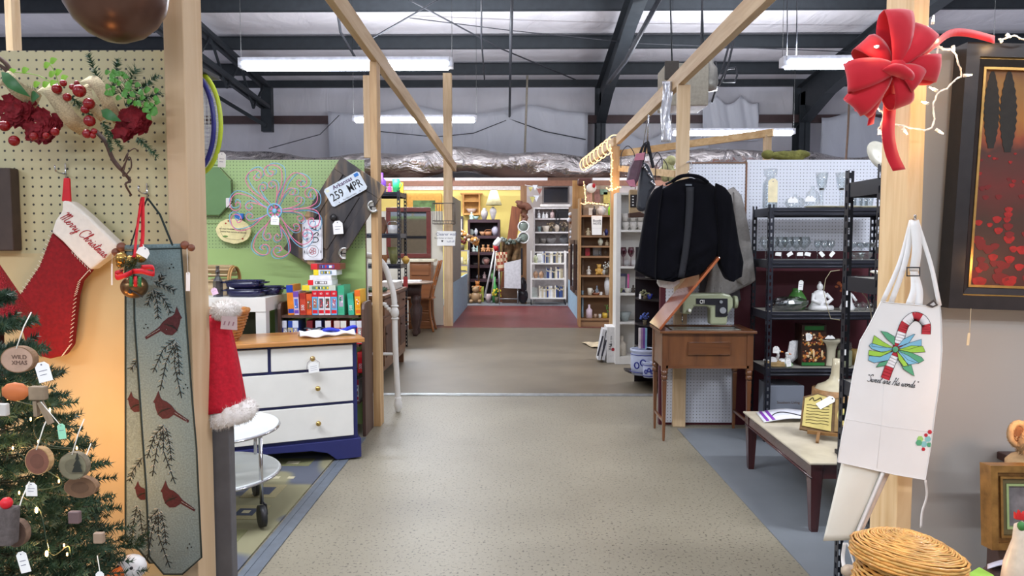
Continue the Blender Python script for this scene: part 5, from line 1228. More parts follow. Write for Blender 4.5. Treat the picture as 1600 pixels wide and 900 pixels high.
# ---- perforated steel racks
RK=mat((38,40,50),.32,.35,ns=8,na=.06,spec=.5)
def post_part(x,y,z1,sx,sy,par):
    m=MB();W_=.036;tk=.002;p=.05
    for ax in(0,1):
        for off in(0,W_-.0115):
            if ax==0:m.bx(x+sx*off,x+sx*(off+.0115),y,y+sy*tk,0,z1)
            else:m.bx(x,x+sx*tk,y+sy*off,y+sy*(off+.0115),0,z1)
        z=0
        while z<z1-.02:
            zz=min(z+.024,z1)
            if ax==0:m.bx(x+sx*.0115,x+sx*(W_-.0115),y,y+sy*tk,z,zz)
            else:m.bx(x,x+sx*tk,y+sy*.0115,y+sy*(W_-.0115),z,zz)
            z+=p
    return m.build('post',RK,par)
BRD=mat((150,146,136),.7,ns=60,na=.12)
def rack(lab,x0,x1,y0,y1,zt,zs):
    t=thing('metal_rack',lab,'shelving',((x0+x1)/2,(y0+y1)/2,0))
    for x,sx in((x0,1),(x1,-1)):
        for y,sy in((y0,1),(y1,-1)):post_part(x,y,zt,sx,sy,t)
    for z in zs:
        m=MB()
        for a,b,c,d in((x0+.003,x1-.003,y0+.003,y0+.006),(x0+.003,x1-.003,y1-.006,y1-.003)):
            m.bx(a,b,c,d,z-.055,z+.003);s=-1 if c<(y0+y1)/2 else 1
            m.tube([(a+.03,(c+d)/2+s*.004,z-.02),(b-.03,(c+d)/2+s*.004,z-.02)],.007,6);m.tube([(a+.03,(c+d)/2+s*.004,z-.045),(b-.03,(c+d)/2+s*.004,z-.045)],.007,6)
        m.bx(x0+.003,x0+.006,y0+.007,y1-.007,z-.055,z+.003);m.bx(x1-.006,x1-.003,y0+.007,y1-.007,z-.055,z+.003)
        s_=m.build('shelf',RK,t)
        MB().bx(x0+.007,x1-.007,y0+.007,y1-.007,z-.010,z-.001).build('shelf_board',BRD,s_)
    return t
YA0,YA1=5.22,5.60;XA0=P(1205,400,YA0).x-.02;XA1=XA0+.92
zA=[P(1250,y,YA0).z for y in(325,407,488,576)]
rack('black perforated steel rack full of glassware against the maroon wall',XA0,XA1,YA0,YA1,P(1205,319,YA0).z,zA+[.12])
YB0,YB1=2.73,3.04;XB0=P(1320,300,YB1).x
zB=[P(1322,y,YB1).z for y in(288,432,592,752)]
rack('near black perforated steel rack beside the hanging apron',XB0,XB0+.9,YB0,YB1,P(1322,267,YB1).z,zB)
# ---- glassware prototypes
def gl_obj(name,lab,prof,c,cat,n=18,mt=GL,group=None,tag=None):
    t=thing(name,lab,cat,c,group=group);m=MB();m.lathe(prof,c,n);m.build('glass_body',mt,t)
    if tag:price_tag(t,*tag)
    return t
def wine(h,r,bowl=.5,tulip=.8):    # solid thin-walled profile
    return[(0,0),(r*.85,.001),(r*.8,.004),(.004,.008),(.0035,h*(1-bowl)),(r*.6,h*(1-bowl*.8)),(r,h*(1-bowl*.45)),(r*tulip,h),(r*tulip-.002,h),(r-.003,h*(1-bowl*.45)),(r*.55,h*(1-bowl*.76)),(0,h*(1-bowl*.93))]
za=[z+.0015 for z in zA];ymid=5.38
def XA(px,Y=ymid):return P(px,400,Y).x
# top shelf
c=Vector((XA(1201),ymid,za[0]))
t=thing('glass_jar','tall clear glass apothecary jar with big cream tag, top of glassware rack','jar',c)
m=MB();m.lathe([(0,0),(.05,0),(.055,.02),(.055,.17),(.045,.2),(.03,.215),(.03,.225),(.028,.225),(.028,.212),(.05,.17),(.05,.01),(0,.006)],c,8);m.build('jar_body',GL,t)
m=MB();m.lathe([(.03,.226),(.045,.235),(.05,.27),(.045,.285),(.04,.285),(0,.275)],c,8);m.build('lid',GL,t)
price_tag(t,1208,279,5.20,.066,.165,0,mat((232,220,182),.7),0)
for px,h,w,l in((1236,.10,.07,'clear glass butter dish'),(1263,.16,.05,'clear glass candy dish with lid')):
    c=Vector((XA(px),ymid-.05,za[0]));gl_obj('glass_dish',l+' and tag on top of the glassware rack',[(0,0),(w*.6,0),(w*1.05,h*.35),(w,h*.4),(w*.8,h*.7),(.012,h*.85),(.014,h),(0,h)],c,'dish',16,tag=(px+3,306 if px>1250 else 308,5.22,.07,.04,0,PAPER,0))
for px,l in((1281,'left clear glass hurricane candlestick on top of the rack'),(1312,'right clear glass hurricane candlestick on top of the rack')):
    c=Vector((XA(px),ymid,za[0]));t=gl_obj('hurricane_candlestick',l,[(0,0),(.045,0),(.04,.008),(.014,.02),(.012,.12),(.018,.13),(.03,.15),(.036,.19),(.045,.26),(.043,.26),(.033,.19),(.015,.15),(0,.14)],c,'candlestick')
    MB().cyl(c+Vector((0,0,.134)),c+Vector((0,0,.148)),.016).build('dark_collar',mat((40,40,44)),t)
for px,r,l in((1278,.11,'left shallow cream plate'),(1318,.10,'middle shallow cream plate'),(1350,.08,'right shallow cream plate')):
    c=Vector((XA(px,5.34),5.32,za[0]));m=MB();m.lathe([(0,0),(r*.6,0),(r,.012),(r,.015),(r*.6,.004),(0,.004)],c,28);m.build('plate',mat((216,210,184),.25),label=l+' lying at the front of the top rack shelf',cat='plate')
for i,px in enumerate((1333,1343,1352,1360)):
    c=Vector((XA(px,5.45),5.50,za[0]));gl_obj('glass_tumbler','%s cut glass tumbler from left standing at back right of the top shelf'%ORD[i],[(0,0),(.026,0),(.034,.1),(.032,.1),(.024,.008),(0,.008)],c,'glass',12,group='tumblers on the top shelf')
# second shelf: row of brandy glasses
gp=None
for i,px in enumerate((1196,1209,1221,1232,1244,1258)):
    c=Vector((XA(px,5.36),5.36+.02*(i%2),za[1]));lb='%s of the six round brandy glasses on the second rack shelf'%ORD[i]
    if gp is None:gp=gl_obj('brandy_glass',lb,wine(.165,.046,.55,.75),c,'glass',20,group='brandy glasses')
    else:dup(gp,c,label=lb)
gp=None
for i,px in enumerate((1277,1288,1298)):
    c=Vector((XA(px,5.36),5.36,za[1]));lb=['left','middle','right'][i]+' of three small wine glasses beside the brandy glasses'
    if gp is None:gp=gl_obj('wine_glass',lb,wine(.14,.027,.45,.9),c,'glass',18,group='small wine glasses')
    else:dup(gp,c,label=lb)
gp=None
for i,(px,y_)in enumerate(((1330,5.36),(1346,5.38),(1358,5.36))):
    c=Vector((XA(px,y_),y_,za[1]));lb=['left','middle','right'][i]+' wide champagne coupe at the right end of second rack shelf'
    pr=[(0,0),(.032,0),(.004,.008),(.004,.075),(.03,.09),(.055,.125),(.053,.125),(.028,.094),(0,.082)]
    if gp is None:gp=gl_obj('champagne_coupe',lb,pr,c,'glass',20,group='champagne coupes')
    else:dup(gp,c,label=lb)
for i,(px,a)in enumerate(((1216,5),(1234,-30),(1250,0),(1262,12),(1284,50),(1300,-50))):
    t=thing('paper_tag','%s white paper tag from left lying among the glasses on second shelf'%ORD[i],'tag',Vector((XA(px,5.26),5.27,za[1])),group='paper tags on second shelf')
    m=MB();w=.042;T=TF(px,397,5.26,a);m.prism([(-w/2,-.013),(w/2,-.013),(w/2,.013),(-w/2+.01,.013),(-w/2,.008)],T,.001);m.build('card',PAPER,t)
for i,px in enumerate((1340,1352)):
    c=Vector((XA(px,5.27),5.27,za[1]));gl_obj('crystal_bowl',['left','right'][i]+' faceted crystal bowl in front of the coupes',[(0,0),(.02,0),(.045,.03),(.048,.055),(.044,.055),(.038,.03),(0,.008)],c,'bowl',10)
# third shelf
c=Vector((XA(1250),5.42,za[2]));t=gl_obj('green_vase','round green glass bottle vase with tag on third rack shelf',[(0,0),(.05,0),(.072,.035),(.07,.08),(.045,.12),(.032,.135),(.034,.155),(.03,.155),(.028,.135),(0,.13)],c,'vase',24,mat((84,140,70),.12,ns=5,na=.1,trans=.3));price_tag(t,1252,438,5.33,.034,.07,4)
t=thing('wrapped_glassware','glassware bundled in clear plastic wrap at left of third shelf','package',(XA(1236,5.3),5.3,za[2]));rr=random.Random(8)
c=Vector((XA(1236,5.30),5.32,za[2]+.055));m=MB();n=22;vs=[]
for j in range(9):
    tt=PI*j/8
    for i in range(n):a=2*PI*i/n;q=1+rr.uniform(-.13,.13);vs.append(c+Vector((math.sin(tt)*math.cos(a)*.14*q,math.sin(tt)*math.sin(a)*.06*q,-math.cos(tt)*.052)))
m.add(vs,[(j*n+i,j*n+(i+1)%n,(j+1)*n+(i+1)%n,(j+1)*n+i)for j in range(8)for i in range(n)],0,False);m.build('plastic_wrap',glass((200,204,208),.9,.12),t)
for dx in(-.07,0,.06):m=MB();m.lathe([(0,0),(.03,0),(.035,.06),(.032,.06),(0,.006)],(c.x+dx,c.y,za[2]+.006),14);m.build('dish',GL,t)
WC=mat((222,222,222),.2,ns=4,na=.03)
c=Vector((XA(1284,5.34),5.36,za[2]));t=thing('seated_buddha','white porcelain seated robed statue on third rack shelf','statue',c)
m=MB();m.lathe([(0,0),(.075,0),(.08,.02),(.06,.05),(.045,.09),(.05,.11),(.04,.135),(.018,.148),(0,.15)],c,20,sq=.7);m.ball(c+Vector((0,-.005,.17)),(.022,.022,.028),14);m.ball(c+Vector((0,0,.2)),(.010,.01,.012),10)
m.tube([c+Vector((-.045,-.005,.12)),c+Vector((-.06,-.03,.075)),c+Vector((-.01,-.055,.055))],.014,8);m.tube([c+Vector((.045,-.005,.12)),c+Vector((.075,-.03,.08)),c+Vector((.03,-.055,.055))],.014,8);m.tube([c+Vector((-.07,-.03,.02)),c+Vector((0,-.06,.02)),c+Vector((.08,-.03,.02))],.02,8)
m.build('body',WC,t);price_tag(t,1290,460,5.24,.025,.03,20)
c=Vector((XA(1328,5.34),5.36,za[2]));t=thing('porcelain_figure','white porcelain standing figure behind the near rack post','statue',c)
m=MB();m.lathe([(0,0),(.05,0),(.055,.02),(.035,.06),(.028,.10),(.034,.12),(.014,.14),(0,.145)],c,18);m.ball(c+Vector((0,0,.16)),.02,12);m.tube([c+Vector((.03,0,.115)),c+Vector((.055,-.02,.07))],.01,6);m.build('body',WC,t)
c=Vector((XA(1326,5.5),5.52,za[2]));t=thing('orange_flowers','orange silk flowers in vase behind the porcelain figure','flowers',c);m=MB();rr=random.Random(1)
for _ in range(16):a=c+Vector((rr.uniform(-.07,.07),rr.uniform(-.03,.03),rr.uniform(.13,.2)));m.ball(a,(.014,.014,.01),8)
m.build('blooms',mat((206,120,80),.8),t);MB().lathe([(0,0),(.03,0),(.035,.06),(.02,.12),(.018,.12),(0,.01)],c,14).build('vase',WC,t)
for i,px in enumerate((1341,1350,1360)):
    c=Vector((XA(px,5.33),5.33,za[2]));gl_obj('crystal_dish','%s cut crystal dish from left at right end of the third shelf'%ORD[i],[(0,0),(.02,0),(.035,.03),(.03,.05),(.012,.06),(0,.07)],c,'dish',9)
# fourth shelf
def goose(px,py,lab,s=1):
    c=Vector((XA(px,5.3),5.31,za[3]));t=thing('goose_figurine',lab,'figurine',c);m=MB()
    m.ball(c+Vector((0,0,.035*s)),(.042*s,.028*s,.034*s),14);m.tube([c+Vector((.03*s,0,.05*s)),c+Vector((.042*s,-.005,.08*s)),c+Vector((.034*s,-.01,.105*s))],[.016*s,.010*s,.010*s],10);m.ball(c+Vector((.04*s,-.012,.112*s)),(.018*s,.013*s,.013*s),10);m.ball(c+Vector((-.045*s,0,.045*s)),(.02*s,.012*s,.012*s),8);m.build('body',WC,t)
    m=MB();m.cyl(c+Vector((.055*s,-.014,.11*s)),c+Vector((.075*s,-.018,.106*s)),.006*s,.002,8);m.build('beak',mat((224,130,40)),t)
    return t
g=goose(1211,0,'larger white goose figurine at left of fourth rack shelf');price_tag(g,1213,541,5.24,.045,.05,3)
goose(1226,0,'smaller white goose figurine right of the larger goose',.85)
t=thing('napkin_bundle','folded white lace napkins standing beside the geese figurines','napkins',(XA(1240,5.36),5.36,za[3]));m=MB()
for k in range(3):ppoly(m,[(1228+4*k,568),(1234+4*k,534-k),(1240+4*k,532),(1244+3*k,538),(1240+3*k,560)],5.34+.025*k,.012)
m.build('folded_cloth',mat((214,214,216),.9,ns=80,bump=.3),t,bevel=.004)
c=Vector((XA(1218,5.26),5.285,za[3]));t=thing('gourd_dish','flat bamboo and gourd dish with tag in front of geese','dish',c);m=MB()
for k in range(6):m.bar(c+Vector((-.08+.002*k,-.02+.008*k,.012+.006*k)),c+Vector((.06,-.02+.008*k,.010+.007*k)),.014,.010)
m.build('bamboo_strips',mat((166,140,96),.6,ns=30,na=.25),t);m=MB();m.ball(c+Vector((.09,-.02,.018)),(.028,.02,.018),12);m.build('green_stone',mat((150,180,140),.4),t);price_tag(t,1231,560,5.225,.034,.06,-10)
# photo gift box
bw0=P(1254,540,5.3).x;bw1=P(1293,540,5.3).x;t=thing('candle_set_box','large brown and gold boxed decoration set with green label on fourth shelf','box',((bw0+bw1)/2,5.35,za[3]))
MB().bx(bw0,bw1,5.32,5.46,za[3],za[3]+.30).build('carton',mat((52,32,24),.35,ns=14,na=.4),t,bevel=.002)
m=MB();rr=random.Random(6)
for zz in(.035,.15):
    for _ in range(60):
        x=rr.uniform(bw0+.01,bw1-.01);z=za[3]+zz+rr.uniform(0,.09);r=rr.uniform(.004,.011);m.ball((x,5.3195,z),(r,.001,r),8,rr.choice((0,0,1,2,3)))
m.bx(bw0+.02,bw1-.02,5.3185,5.32,za[3]+.262,za[3]+.292,4);m.bx(bw0+.005,bw1-.01,5.3185,5.32,za[3]+.004,za[3]+.026,4)
for x in(bw0+.09,bw0+.15):m.ball((x,5.319,za[3]+.09),(.008,.001,.028),10,3)
m.build('printed_front',[mat((170,96,40)),mat((120,50,30)),mat((196,150,70)),mat((226,196,150)),mat((40,110,50))],t)
price_tag(t,1269,526,5.30,.055,.045,84)
CRV=mat((196,190,166),.15,ns=6,na=.06)
c=Vector((XA(1302,5.34),5.34,za[3]));t=thing('cream_vase','cream porcelain trumpet vase with tag on fourth rack shelf','vase',c)
MB().lathe([(0,0),(.04,0),(.04,.012),(.032,.05),(.035,.12),(.05,.165),(.078,.19),(.076,.194),(.045,.17),(.028,.12),(0,.02)],c,28).build('vase_body',CRV,t);price_tag(t,1297,524,5.24,.07,.025,0,PAPER,0)
c=Vector((XA(1326,5.32),5.34,za[3]));t=thing('candle_jar','grey-green jar candle with glass lid beside the cream vase','candle',c)
MB().lathe([(0,0),(.05,0),(.052,.01),(.052,.11),(.04,.12),(0,.12)],c,24).build('jar',mat((130,134,112),.12),t);MB().lathe([(.04,.121),(.052,.125),(.05,.15),(.046,.18),(0,.185)],c,20).build('lid',glass((200,204,205),.8),t);MB().box(P(1322,551,5.27),(.04,.002,.045)).build('label',PAPER,t)
c=Vector((XA(1345,5.36),5.40,za[3]));t=thing('cream_mug','cream ceramic mug with looped handle right of the jar candle','mug',c)
MB().lathe([(0,0),(.04,0),(.045,.11),(.042,.11),(.036,.01),(0,.01)],c,22).build('cup',mat((150,124,70),.3),t);MB().tube(crom([c+Vector((-.04,-.01,.09)),c+Vector((-.07,-.02,.08)),c+Vector((-.07,-.02,.04)),c+Vector((-.04,-.01,.02))],4),.007,8).build('handle',CRV,t)
# floor of rack: grey box and cream lamp
bx0=P(1203,620,5.12).x;bx1=P(1257,620,5.12).x
t=thing('grey_carton','plain grey carton with small gold lettering under the glassware rack','box',((bx0+bx1)/2,5.36,.12));zc_=P(1220,590,5.23).z
MB().bx(XA0+.05,XA0+.05+(bx1-bx0),5.26,5.52,.1215,P(1230,603,5.26).z).build('carton',mat((126,132,144),.5,ns=4,na=.05),t,bevel=.002)
m=MB();m.text('Southern Living',frame_mat((XA0+.05+(bx1-bx0)*.54,5.2595,P(1230,629,5.26).z),(1,0,0),(0,0,1)),.026,0);m.build('lettering',mat((90,70,50)),t)
c=Vector((P(1312,600,4.9).x,4.95,0));c.z=.0
t=thing('ceramic_lamp_base','big cream crackle ceramic lamp base standing beyond the marble table','lamp',c);zL=P(1306,660,4.95).z;s_=.148
zz=lambda py:P(1306,py,4.95).z
MB().lathe([(0,.0),(.10,.0),(.11,.03),(.08,.05),(.07,zz(690)),(.11,zz(665)),(s_,zz(635)),(s_+.005,zz(618)),(s_-.006,zz(609)),(.12,zz(602)),(.07,zz(597)),(.048,zz(592)),(.038,zz(585)),(.032,zz(572)),(.03,zz(560)),(0,zz(560))],(c.x,c.y,0),36).build('lamp_body',mat((206,196,166),.1,ns=12,na=.12,coat=.5),t)
MB().lathe([(s_+.0065,zz(631)),(s_+.009,zz(620)),(s_+.005,zz(607))],(c.x,c.y,0),36).build('floral_band',mat((170,130,88),.2,ns=30,na=.3),t)
rod([P(1312,422,5.2),P(1298,424,5.2),P(1290,436,5.2),P(1287,455,5.2),P(1292,478,5.2),P(1298,498,5.2),P(1312,500,5.2)],.0025,5,'power_cord','beige electric cord looping over the near rack post',mat((170,160,130)))
rod(crom([P(1345,455,3.0),P(1356,470,3.0),P(1362,500,3.0),P(1360,540,3.0)],4),.002,5,'power_cord','beige cord hanging inside the near rack beside pine post',mat((160,150,130)))
# items on near rack
c=Vector((XB0+.17,2.88,zB[1]+.002));MB().lathe([(0,0),(.06,0),(.12,.02),(.12,.026),(.06,.006),(0,.006)],c,30).build('serving_platter',mat((222,216,200),.25),label='cream oval platter on the second board of near rack',cat='platter')
t=thing('leaning_dish','pale dish leaning on top of near rack under the red bow','dish',P(1374,262,2.9));m=MB();m.lathe([(0,0),(.04,0),(.065,.015),(.065,.018),(0,.004)],P(1371,247,2.9),24,R=Euler((1.0,.7,0)).to_matrix());m.build('dish',mat((190,186,170),.4),t)
# ---- marble coffee table
MH=wood((74,34,34),(52,24,26),'z',.25,12,.4);f1=FL(1173,732);f2=FL(1276,832);yt0=f2.y-.02;yt1=f1.y+.02;xt0=f1.x-.035;zt3=P(1270,722,yt0).z
t=thing('coffee_table','mahogany coffee table with cream marble top on tapered legs','table',(xt0+.3,(yt0+yt1)/2,0));xt1=xt0+.62
MB().bx(xt0-.012,xt1+.012,yt0-.012,yt1+.012,zt3-.012,zt3).build('marble_top',mat((196,186,164),.25,ns=7,na=.12),t,bevel=.004,label='cream marble top')
m=MB();m.bx(xt0+.004,xt1-.004,yt0+.004,yt0+.028,zt3-.085,zt3-.0125);m.bx(xt0+.004,xt1-.004,yt1-.028,yt1-.004,zt3-.085,zt3-.0125);m.bx(xt0+.004,xt0+.028,yt0+.028,yt1-.028,zt3-.085,zt3-.0125);m.bx(xt1-.028,xt1-.004,yt0+.028,yt1-.028,zt3-.085,zt3-.0125)
m.tube([(xt0+.002,yt0,zt3-.08),(xt0+.002,yt1,zt3-.08)],.006,6);m.build('apron',wood((74,34,34),(52,24,26),'y',.25,12,.4),t)
for x in(xt0+.03,xt1-.03):
    for y in(yt0+.03,yt1-.03):m=MB();m.lathe([(.022,0),(.026,.02),(.045,zt3-.014)],(x,y,0),4,smooth=False,R=Matrix.Rotation(PI/4,3,'Z'));m.build('leg',MH,t)
T=thing('magazine','white stitch magazine with purple bands on far end of marble table','magazine',(xt0+.2,yt1-.17,zt3));zz0=zt3+.001
m=MB();m.sheet(lambda u,v:(xt0+.02+.36*u+.03*v,yt1-.30+.24*v+.02*u,zz0+.006+.022*math.sin(PI*u)**1.2),16,3,.006,0);m.build('pages',mat((226,228,236),.4),T)
m=MB()
for u0 in(.04,.14):m.sheet(lambda u,v:(xt0+.02+.36*(u0+.05*u)+.03*v,yt1-.30+.24*v+.02*u0,zz0+.0105+.022*math.sin(PI*(u0+.05*u))**1.2),3,3,.001,0)
m.build('purple_bands',mat((130,60,170),.4),T)
m=MB();m.tube([(xt0+.1+.2*u,yt1-.2+.05*math.sin(u*5),zz0+.0125+.022*math.sin(PI*(.15+.62*u))**1.2)for u in[i/12 for i in range(13)]],.003,5);m.build('printed_needle',INK,T)
# book shaped plaque on easel
c=Vector((xt0+.27,yt0+.40,zt3));t=thing('book_plaque','brown open-book shaped plaque with recipe on a wooden easel, marble table','plaque',c)
GO=mat((196,178,104),.6,ns=16,na=.12);RBk=mat((110,84,52),.7,ns=20,na=.3)
Tb=frame_mat(c+Vector((0,.0,.055)),(1,-.45,0),(.2,.62,.78))@Matrix.Scale(.84,4);a1=Tb
m=MB();m.prism([(-.2,-.01),(0,-.03),(.2,-.01),(.21,.22),(.1,.255),(0,.235),(-.1,.265),(-.19,.23)],Tb@Matrix.Translation((0,0,-.025)),.022,1);m.prism([(-.185,.01),(-.01,-.012),(-.008,.225),(-.1,.25),(-.178,.215)],Tb,.006,0);m.prism([(.01,-.012),(.185,.01),(.19,.21),(.1,.24),(.01,.225)],Tb,.006,2)
m.ball(Tb@Vector((.095,.11,.006)),(.072,.004,.08),16,0,Tb.to_3x3()@Euler((PI/2,0,0)).to_matrix())
m.build('book_face',[GO,RBk,mat((140,112,66),.7,ns=20,na=.2)],t,bevel=.002)
m=MB()
for i in range(7):m.tube([Tb@Vector((-.165+.14*k/6,.165-.022*i+.003*math.sin(k*2+i),.0075))for k in range(7)],.0016,4)
m.tube([Tb@Vector(p)for p in crom([(-.15,.2,.0075),(-.13,.222,.0075),(-.12,.2,.0075),(-.10,.21,.0075),(-.08,.225,.0075),(-.07,.2,.0075),(-.04,.21,.0075)],4)],.003,5)
m.ball(Tb@Vector((.09,.12,.012)),(.03,.006,.012),8,1);m.ball(Tb@Vector((.11,.1,.012)),(.026,.006,.008),8,1);m.build('carved_text',[mat((70,62,36)),mat((120,150,90))],t)
m=MB();m.bar(Tb@Vector((-.15,-.035,.01)),Tb@Vector((.15,-.035,.01)),.02,.016);m.bar(Tb@Vector((-.08,-.03,.02)),c+Vector((-.11,-.07,.008)),.016,.012);m.bar(Tb@Vector((.06,-.03,.02)),c+Vector((.05,-.07,.008)),.016,.012);m.bar(Tb@Vector((0,.1,-.03)),c+Vector((0,.2,.008)),.016,.012);m.build('easel',wood((150,110,60),(120,84,44),'x'),t)
T2=Tb@Matrix.Translation((.0,.23,.012))@Matrix.Rotation(-.9,4,'Z');m=MB();tagmesh(m,T2,.05,.12);o=m.build('price_tag',PAPER,t,label='long white price tag');m=MB();m.cyl(T2@Vector((0,-.012,0)),T2@Vector((0,-.012,.003)),.004,n=8);m.build('eyelet',INK,o)
t=thing('pen_box','black open pen box with white lining on marble table','box',(xt0+.35,yt0+.13,zt3));MB().bx(xt0+.18,xt0+.46,yt0+.10,yt0+.16,zt3+.001,zt3+.022).build('case',mat((26,26,34),.4),t,bevel=.002);MB().bx(xt0+.20,xt0+.44,yt0+.11,yt0+.15,zt3+.0222,zt3+.024).build('lining',PAPER,t)
# ================================================================ front right
Ya=1.90
APR=mat((222,222,220),.85,ns=5,na=.05,bump=.25)
t=thing('canvas_apron','white bib apron printed with candy cane, hung on front right post','apron',P(1390,850,Ya))
bib=[(1377,471),(1400,474),(1425,476),(1450,478),(1469,478),(1471,500),(1472,548),(1468,600),(1462,640),(1454,700),(1446,750),(1400,742),(1355,732),(1309,722),(1316,680),(1324,640),(1333,585),(1344,533),(1360,505)]
m=MB();ppoly(m,bib,Ya,.004);ap=m.build('bib',APR,t)
m=MB();m.tube([P(1321,655,Ya-.0005),P(1390,667,Ya-.0005),P(1459,676,Ya-.0005)],.0006,4);m.tube([P(1381,600,Ya-.0005),P(1378,655,Ya),P(1370,732,Ya-.0005)],.0004,4);m.tube([P(x,y,Ya-.001)for x,y in bib],.0012,4,closed=True);m.build('hem_stitching',APR,ap)
m=MB()
REDp,GR,BU,TE,WHp,INp=0,1,2,3,4,5
path=crom([(1383,592,0),(1390,573,0),(1397.5,556,0),(1404,537,0),(1409,519,0),(1415,505,0),(1427,495,0),(1439,497,0),(1447,507,0),(1447,522,0)],4)
for i in range(len(path)-1):
    a,b=path[i],path[i+1];d=(b-a).normalized();n_=Vector((-d.y,d.x,0))*7
    a0_,b0_=a-d*.3,b+d*.3
    ppoly(m,[(p.x,p.y)for p in(a0_-n_,b0_-n_,b0_+n_,a0_+n_)],Ya-.0012,.001,REDp if(i//4)%2==0 else WHp)
for s in(-1,1):
    q=[]
    for i in range(len(path)):
        d=(path[min(i+1,len(path)-1)]-path[max(i-1,0)]).normalized();q.append(P(path[i].x-d.y*7*s,path[i].y+d.x*7*s,Ya-.0016))
    m.tube(q,.0006,4,INp)
loops=[([(1396,543),(1380,534),(1366,524),(1364,532),(1362,541),(1378,543)],GR),([(1396,545),(1378,541),(1362,536),(1358,540),(1362,545),(1380,551)],BU),([(1396,547),(1376,550),(1358,547),(1357,555),(1375,558)],GR),([(1396,549),(1376,557),(1358,556),(1357,563),(1366,567),(1388,563)],BU),
([(1398,540),(1386,530),(1376,517),(1386,519),(1398,526)],TE),([(1402,542),(1412,530),(1428,522),(1430,522),(1420,536)],BU),([(1404,544),(1420,536),(1440,530),(1440,540),(1420,546)],BU),([(1404,546),(1424,540),(1442,541),(1446,550),(1424,551)],GR),([(1404,547),(1424,551),(1440,558),(1444,563),(1435,568),(1418,562)],TE),([(1403,548),(1412,562),(1420,570),(1436,567),(1420,556)],BU),([(1402,549),(1404,562),(1412,573),(1420,573),(1412,560)],GR),([(1402,560),(1410,573),(1424,570),(1429,588),(1412,577)],TE),([(1388,563),(1374,567),(1369,574),(1384,571)],TE)]
for i,(p,c_)in enumerate(loops):
    ppoly(m,p,Ya-.0022-.0001*i,.0012,c_);m.tube([P(x,y,Ya-.0024-.0001*i)for x,y in p],.0005,4,INp,closed=True)
m.ball(P(1399,546,Ya-.003),(.008,.002,.008),10,TE)
m.build('candy_cane_print',[mat((178,40,52)),mat((150,196,70)),mat((120,180,206)),mat((84,160,120)),mat((226,226,228)),INK],ap)
m=MB();script(m,'"Sweet are His words"',TF(1392,601,Ya-.001,8),.132,.0007,0,.3);m.build('script_lettering',INK,ap)
m=MB()
for px,py,s,mi in((1438,686,5,1),(1444,694,5,2),(1450,686,5,2),(1443,702,3,0),(1447,680,3,0),(1453,675,3.5,0),(1436,692,5,3),(1452,695,4,3)):ppoly(m,[(px+s*math.cos(a*PI/3),py+s*math.sin(a*PI/3))for a in range(6)],Ya-.0012-.0001*(py%7),.001,mi)
m.build('pocket_print',[mat((178,40,52)),mat((150,196,110)),mat((130,190,190)),mat((84,160,120))],ap)
yh_=1.93;H0=(1430,345)
m=MB()
def strap(a,b,w,dy=0,name='strap'):
    mm=MB();A=P(*a,yh_-dy);B=P(*b,Ya);mid=(A+B)/2+Vector((.004,-.006,-.004));d=(B-A).normalized();wv=Vector((d.z,0,-d.x))*1
    ribbon(mm,[A,mid,B],w,wv,0,.0015);mm.build(name,APR,t)
strap((1424,345),(1379,472),.012,.01);strap((1427,344),(1392,474),.014,.015);strap((1432,344),(1468,478),.011,.01);strap((1429,345),(1428,424),.024,.02);strap((1428,424),(1421,476),.020,.0);strap((1428,424),(1435,478),.020,.0)
m=MB();m.tube([P(1417,418,Ya-.02),P(1437,418,Ya-.02),P(1437,431,Ya-.02),P(1417,431,Ya-.02)],.0022,6,closed=True);m.build('buckle',mat((40,40,44),.3),t)
m=MB();m.tube([P(1428,342,yh_+.05),P(1430,342,yh_-.02),P(1430,336,yh_-.03)],.003,6);m.build('peg_hook',CHROME,label='small metal hook on front right post holding the apron',cat='hook')
m=MB();ppoly(m,[(1447,477),(1459,468),(1466,477),(1457,481)],Ya-.004,.002);ppoly(m,[(1453,476),(1459,472),(1462,476),(1458,478)],Ya-.0045,.002,1);m.build('hem_badge',[mat((70,62,58)),mat((190,190,190))],t)
m=MB();ribbon(m,[P(1446,750,Ya+.002),P(1448,775,Ya+.01),P(1441,800,Ya+.01),P(1439,825,Ya+.01)],.006,(1,0,0));m.build('waist_tie',APR,t)
m=MB();m.ball(P(1477,522,1.9),(.008,.003,.016),8);
# second folded apron
t=thing('folded_apron','second white apron hanging folded below the candy cane apron','apron',P(1325,850,Ya+.03));Y2=Ya+.03
def fa(u,v):
    a=(1320-34*v,700+145*v);b=(1392-57*v,715+128*v);x=a[0]+(b[0]-a[0])*u;y=a[1]+(b[1]-a[1])*u
    return P(x,y,Y2-.012*math.sin(u*PI)-.01*math.sin(v*3))
m=MB();m.sheet(fa,12,14,.004);m.build('front_fold',mat((214,212,200),.85,ns=5,na=.04,bump=.2),t)
m=MB();m.sheet(lambda u,v:P(1378-47*v+6*u,735+110*v,Y2-.016-.012*math.sin(u*PI)),6,12,.003);m.build('rolled_edge',APR,t)
m=MB();m.sheet(lambda u,v:P(1383-40*v+(10-6*v)*u,733+100*v,Y2+.008),4,8,.003);m.build('back_fold',mat((206,186,170),.85),t)
m=MB();ribbon(m,[P(1320,848,Y2),P(1317,870,Y2+.01),P(1319,890,Y2)],.010,(1,0,0));ribbon(m,[P(1324,848,Y2),P(1332,875,Y2),P(1340,900,Y2)],.004,(1,0,0));m.build('waist_tie',APR,t)
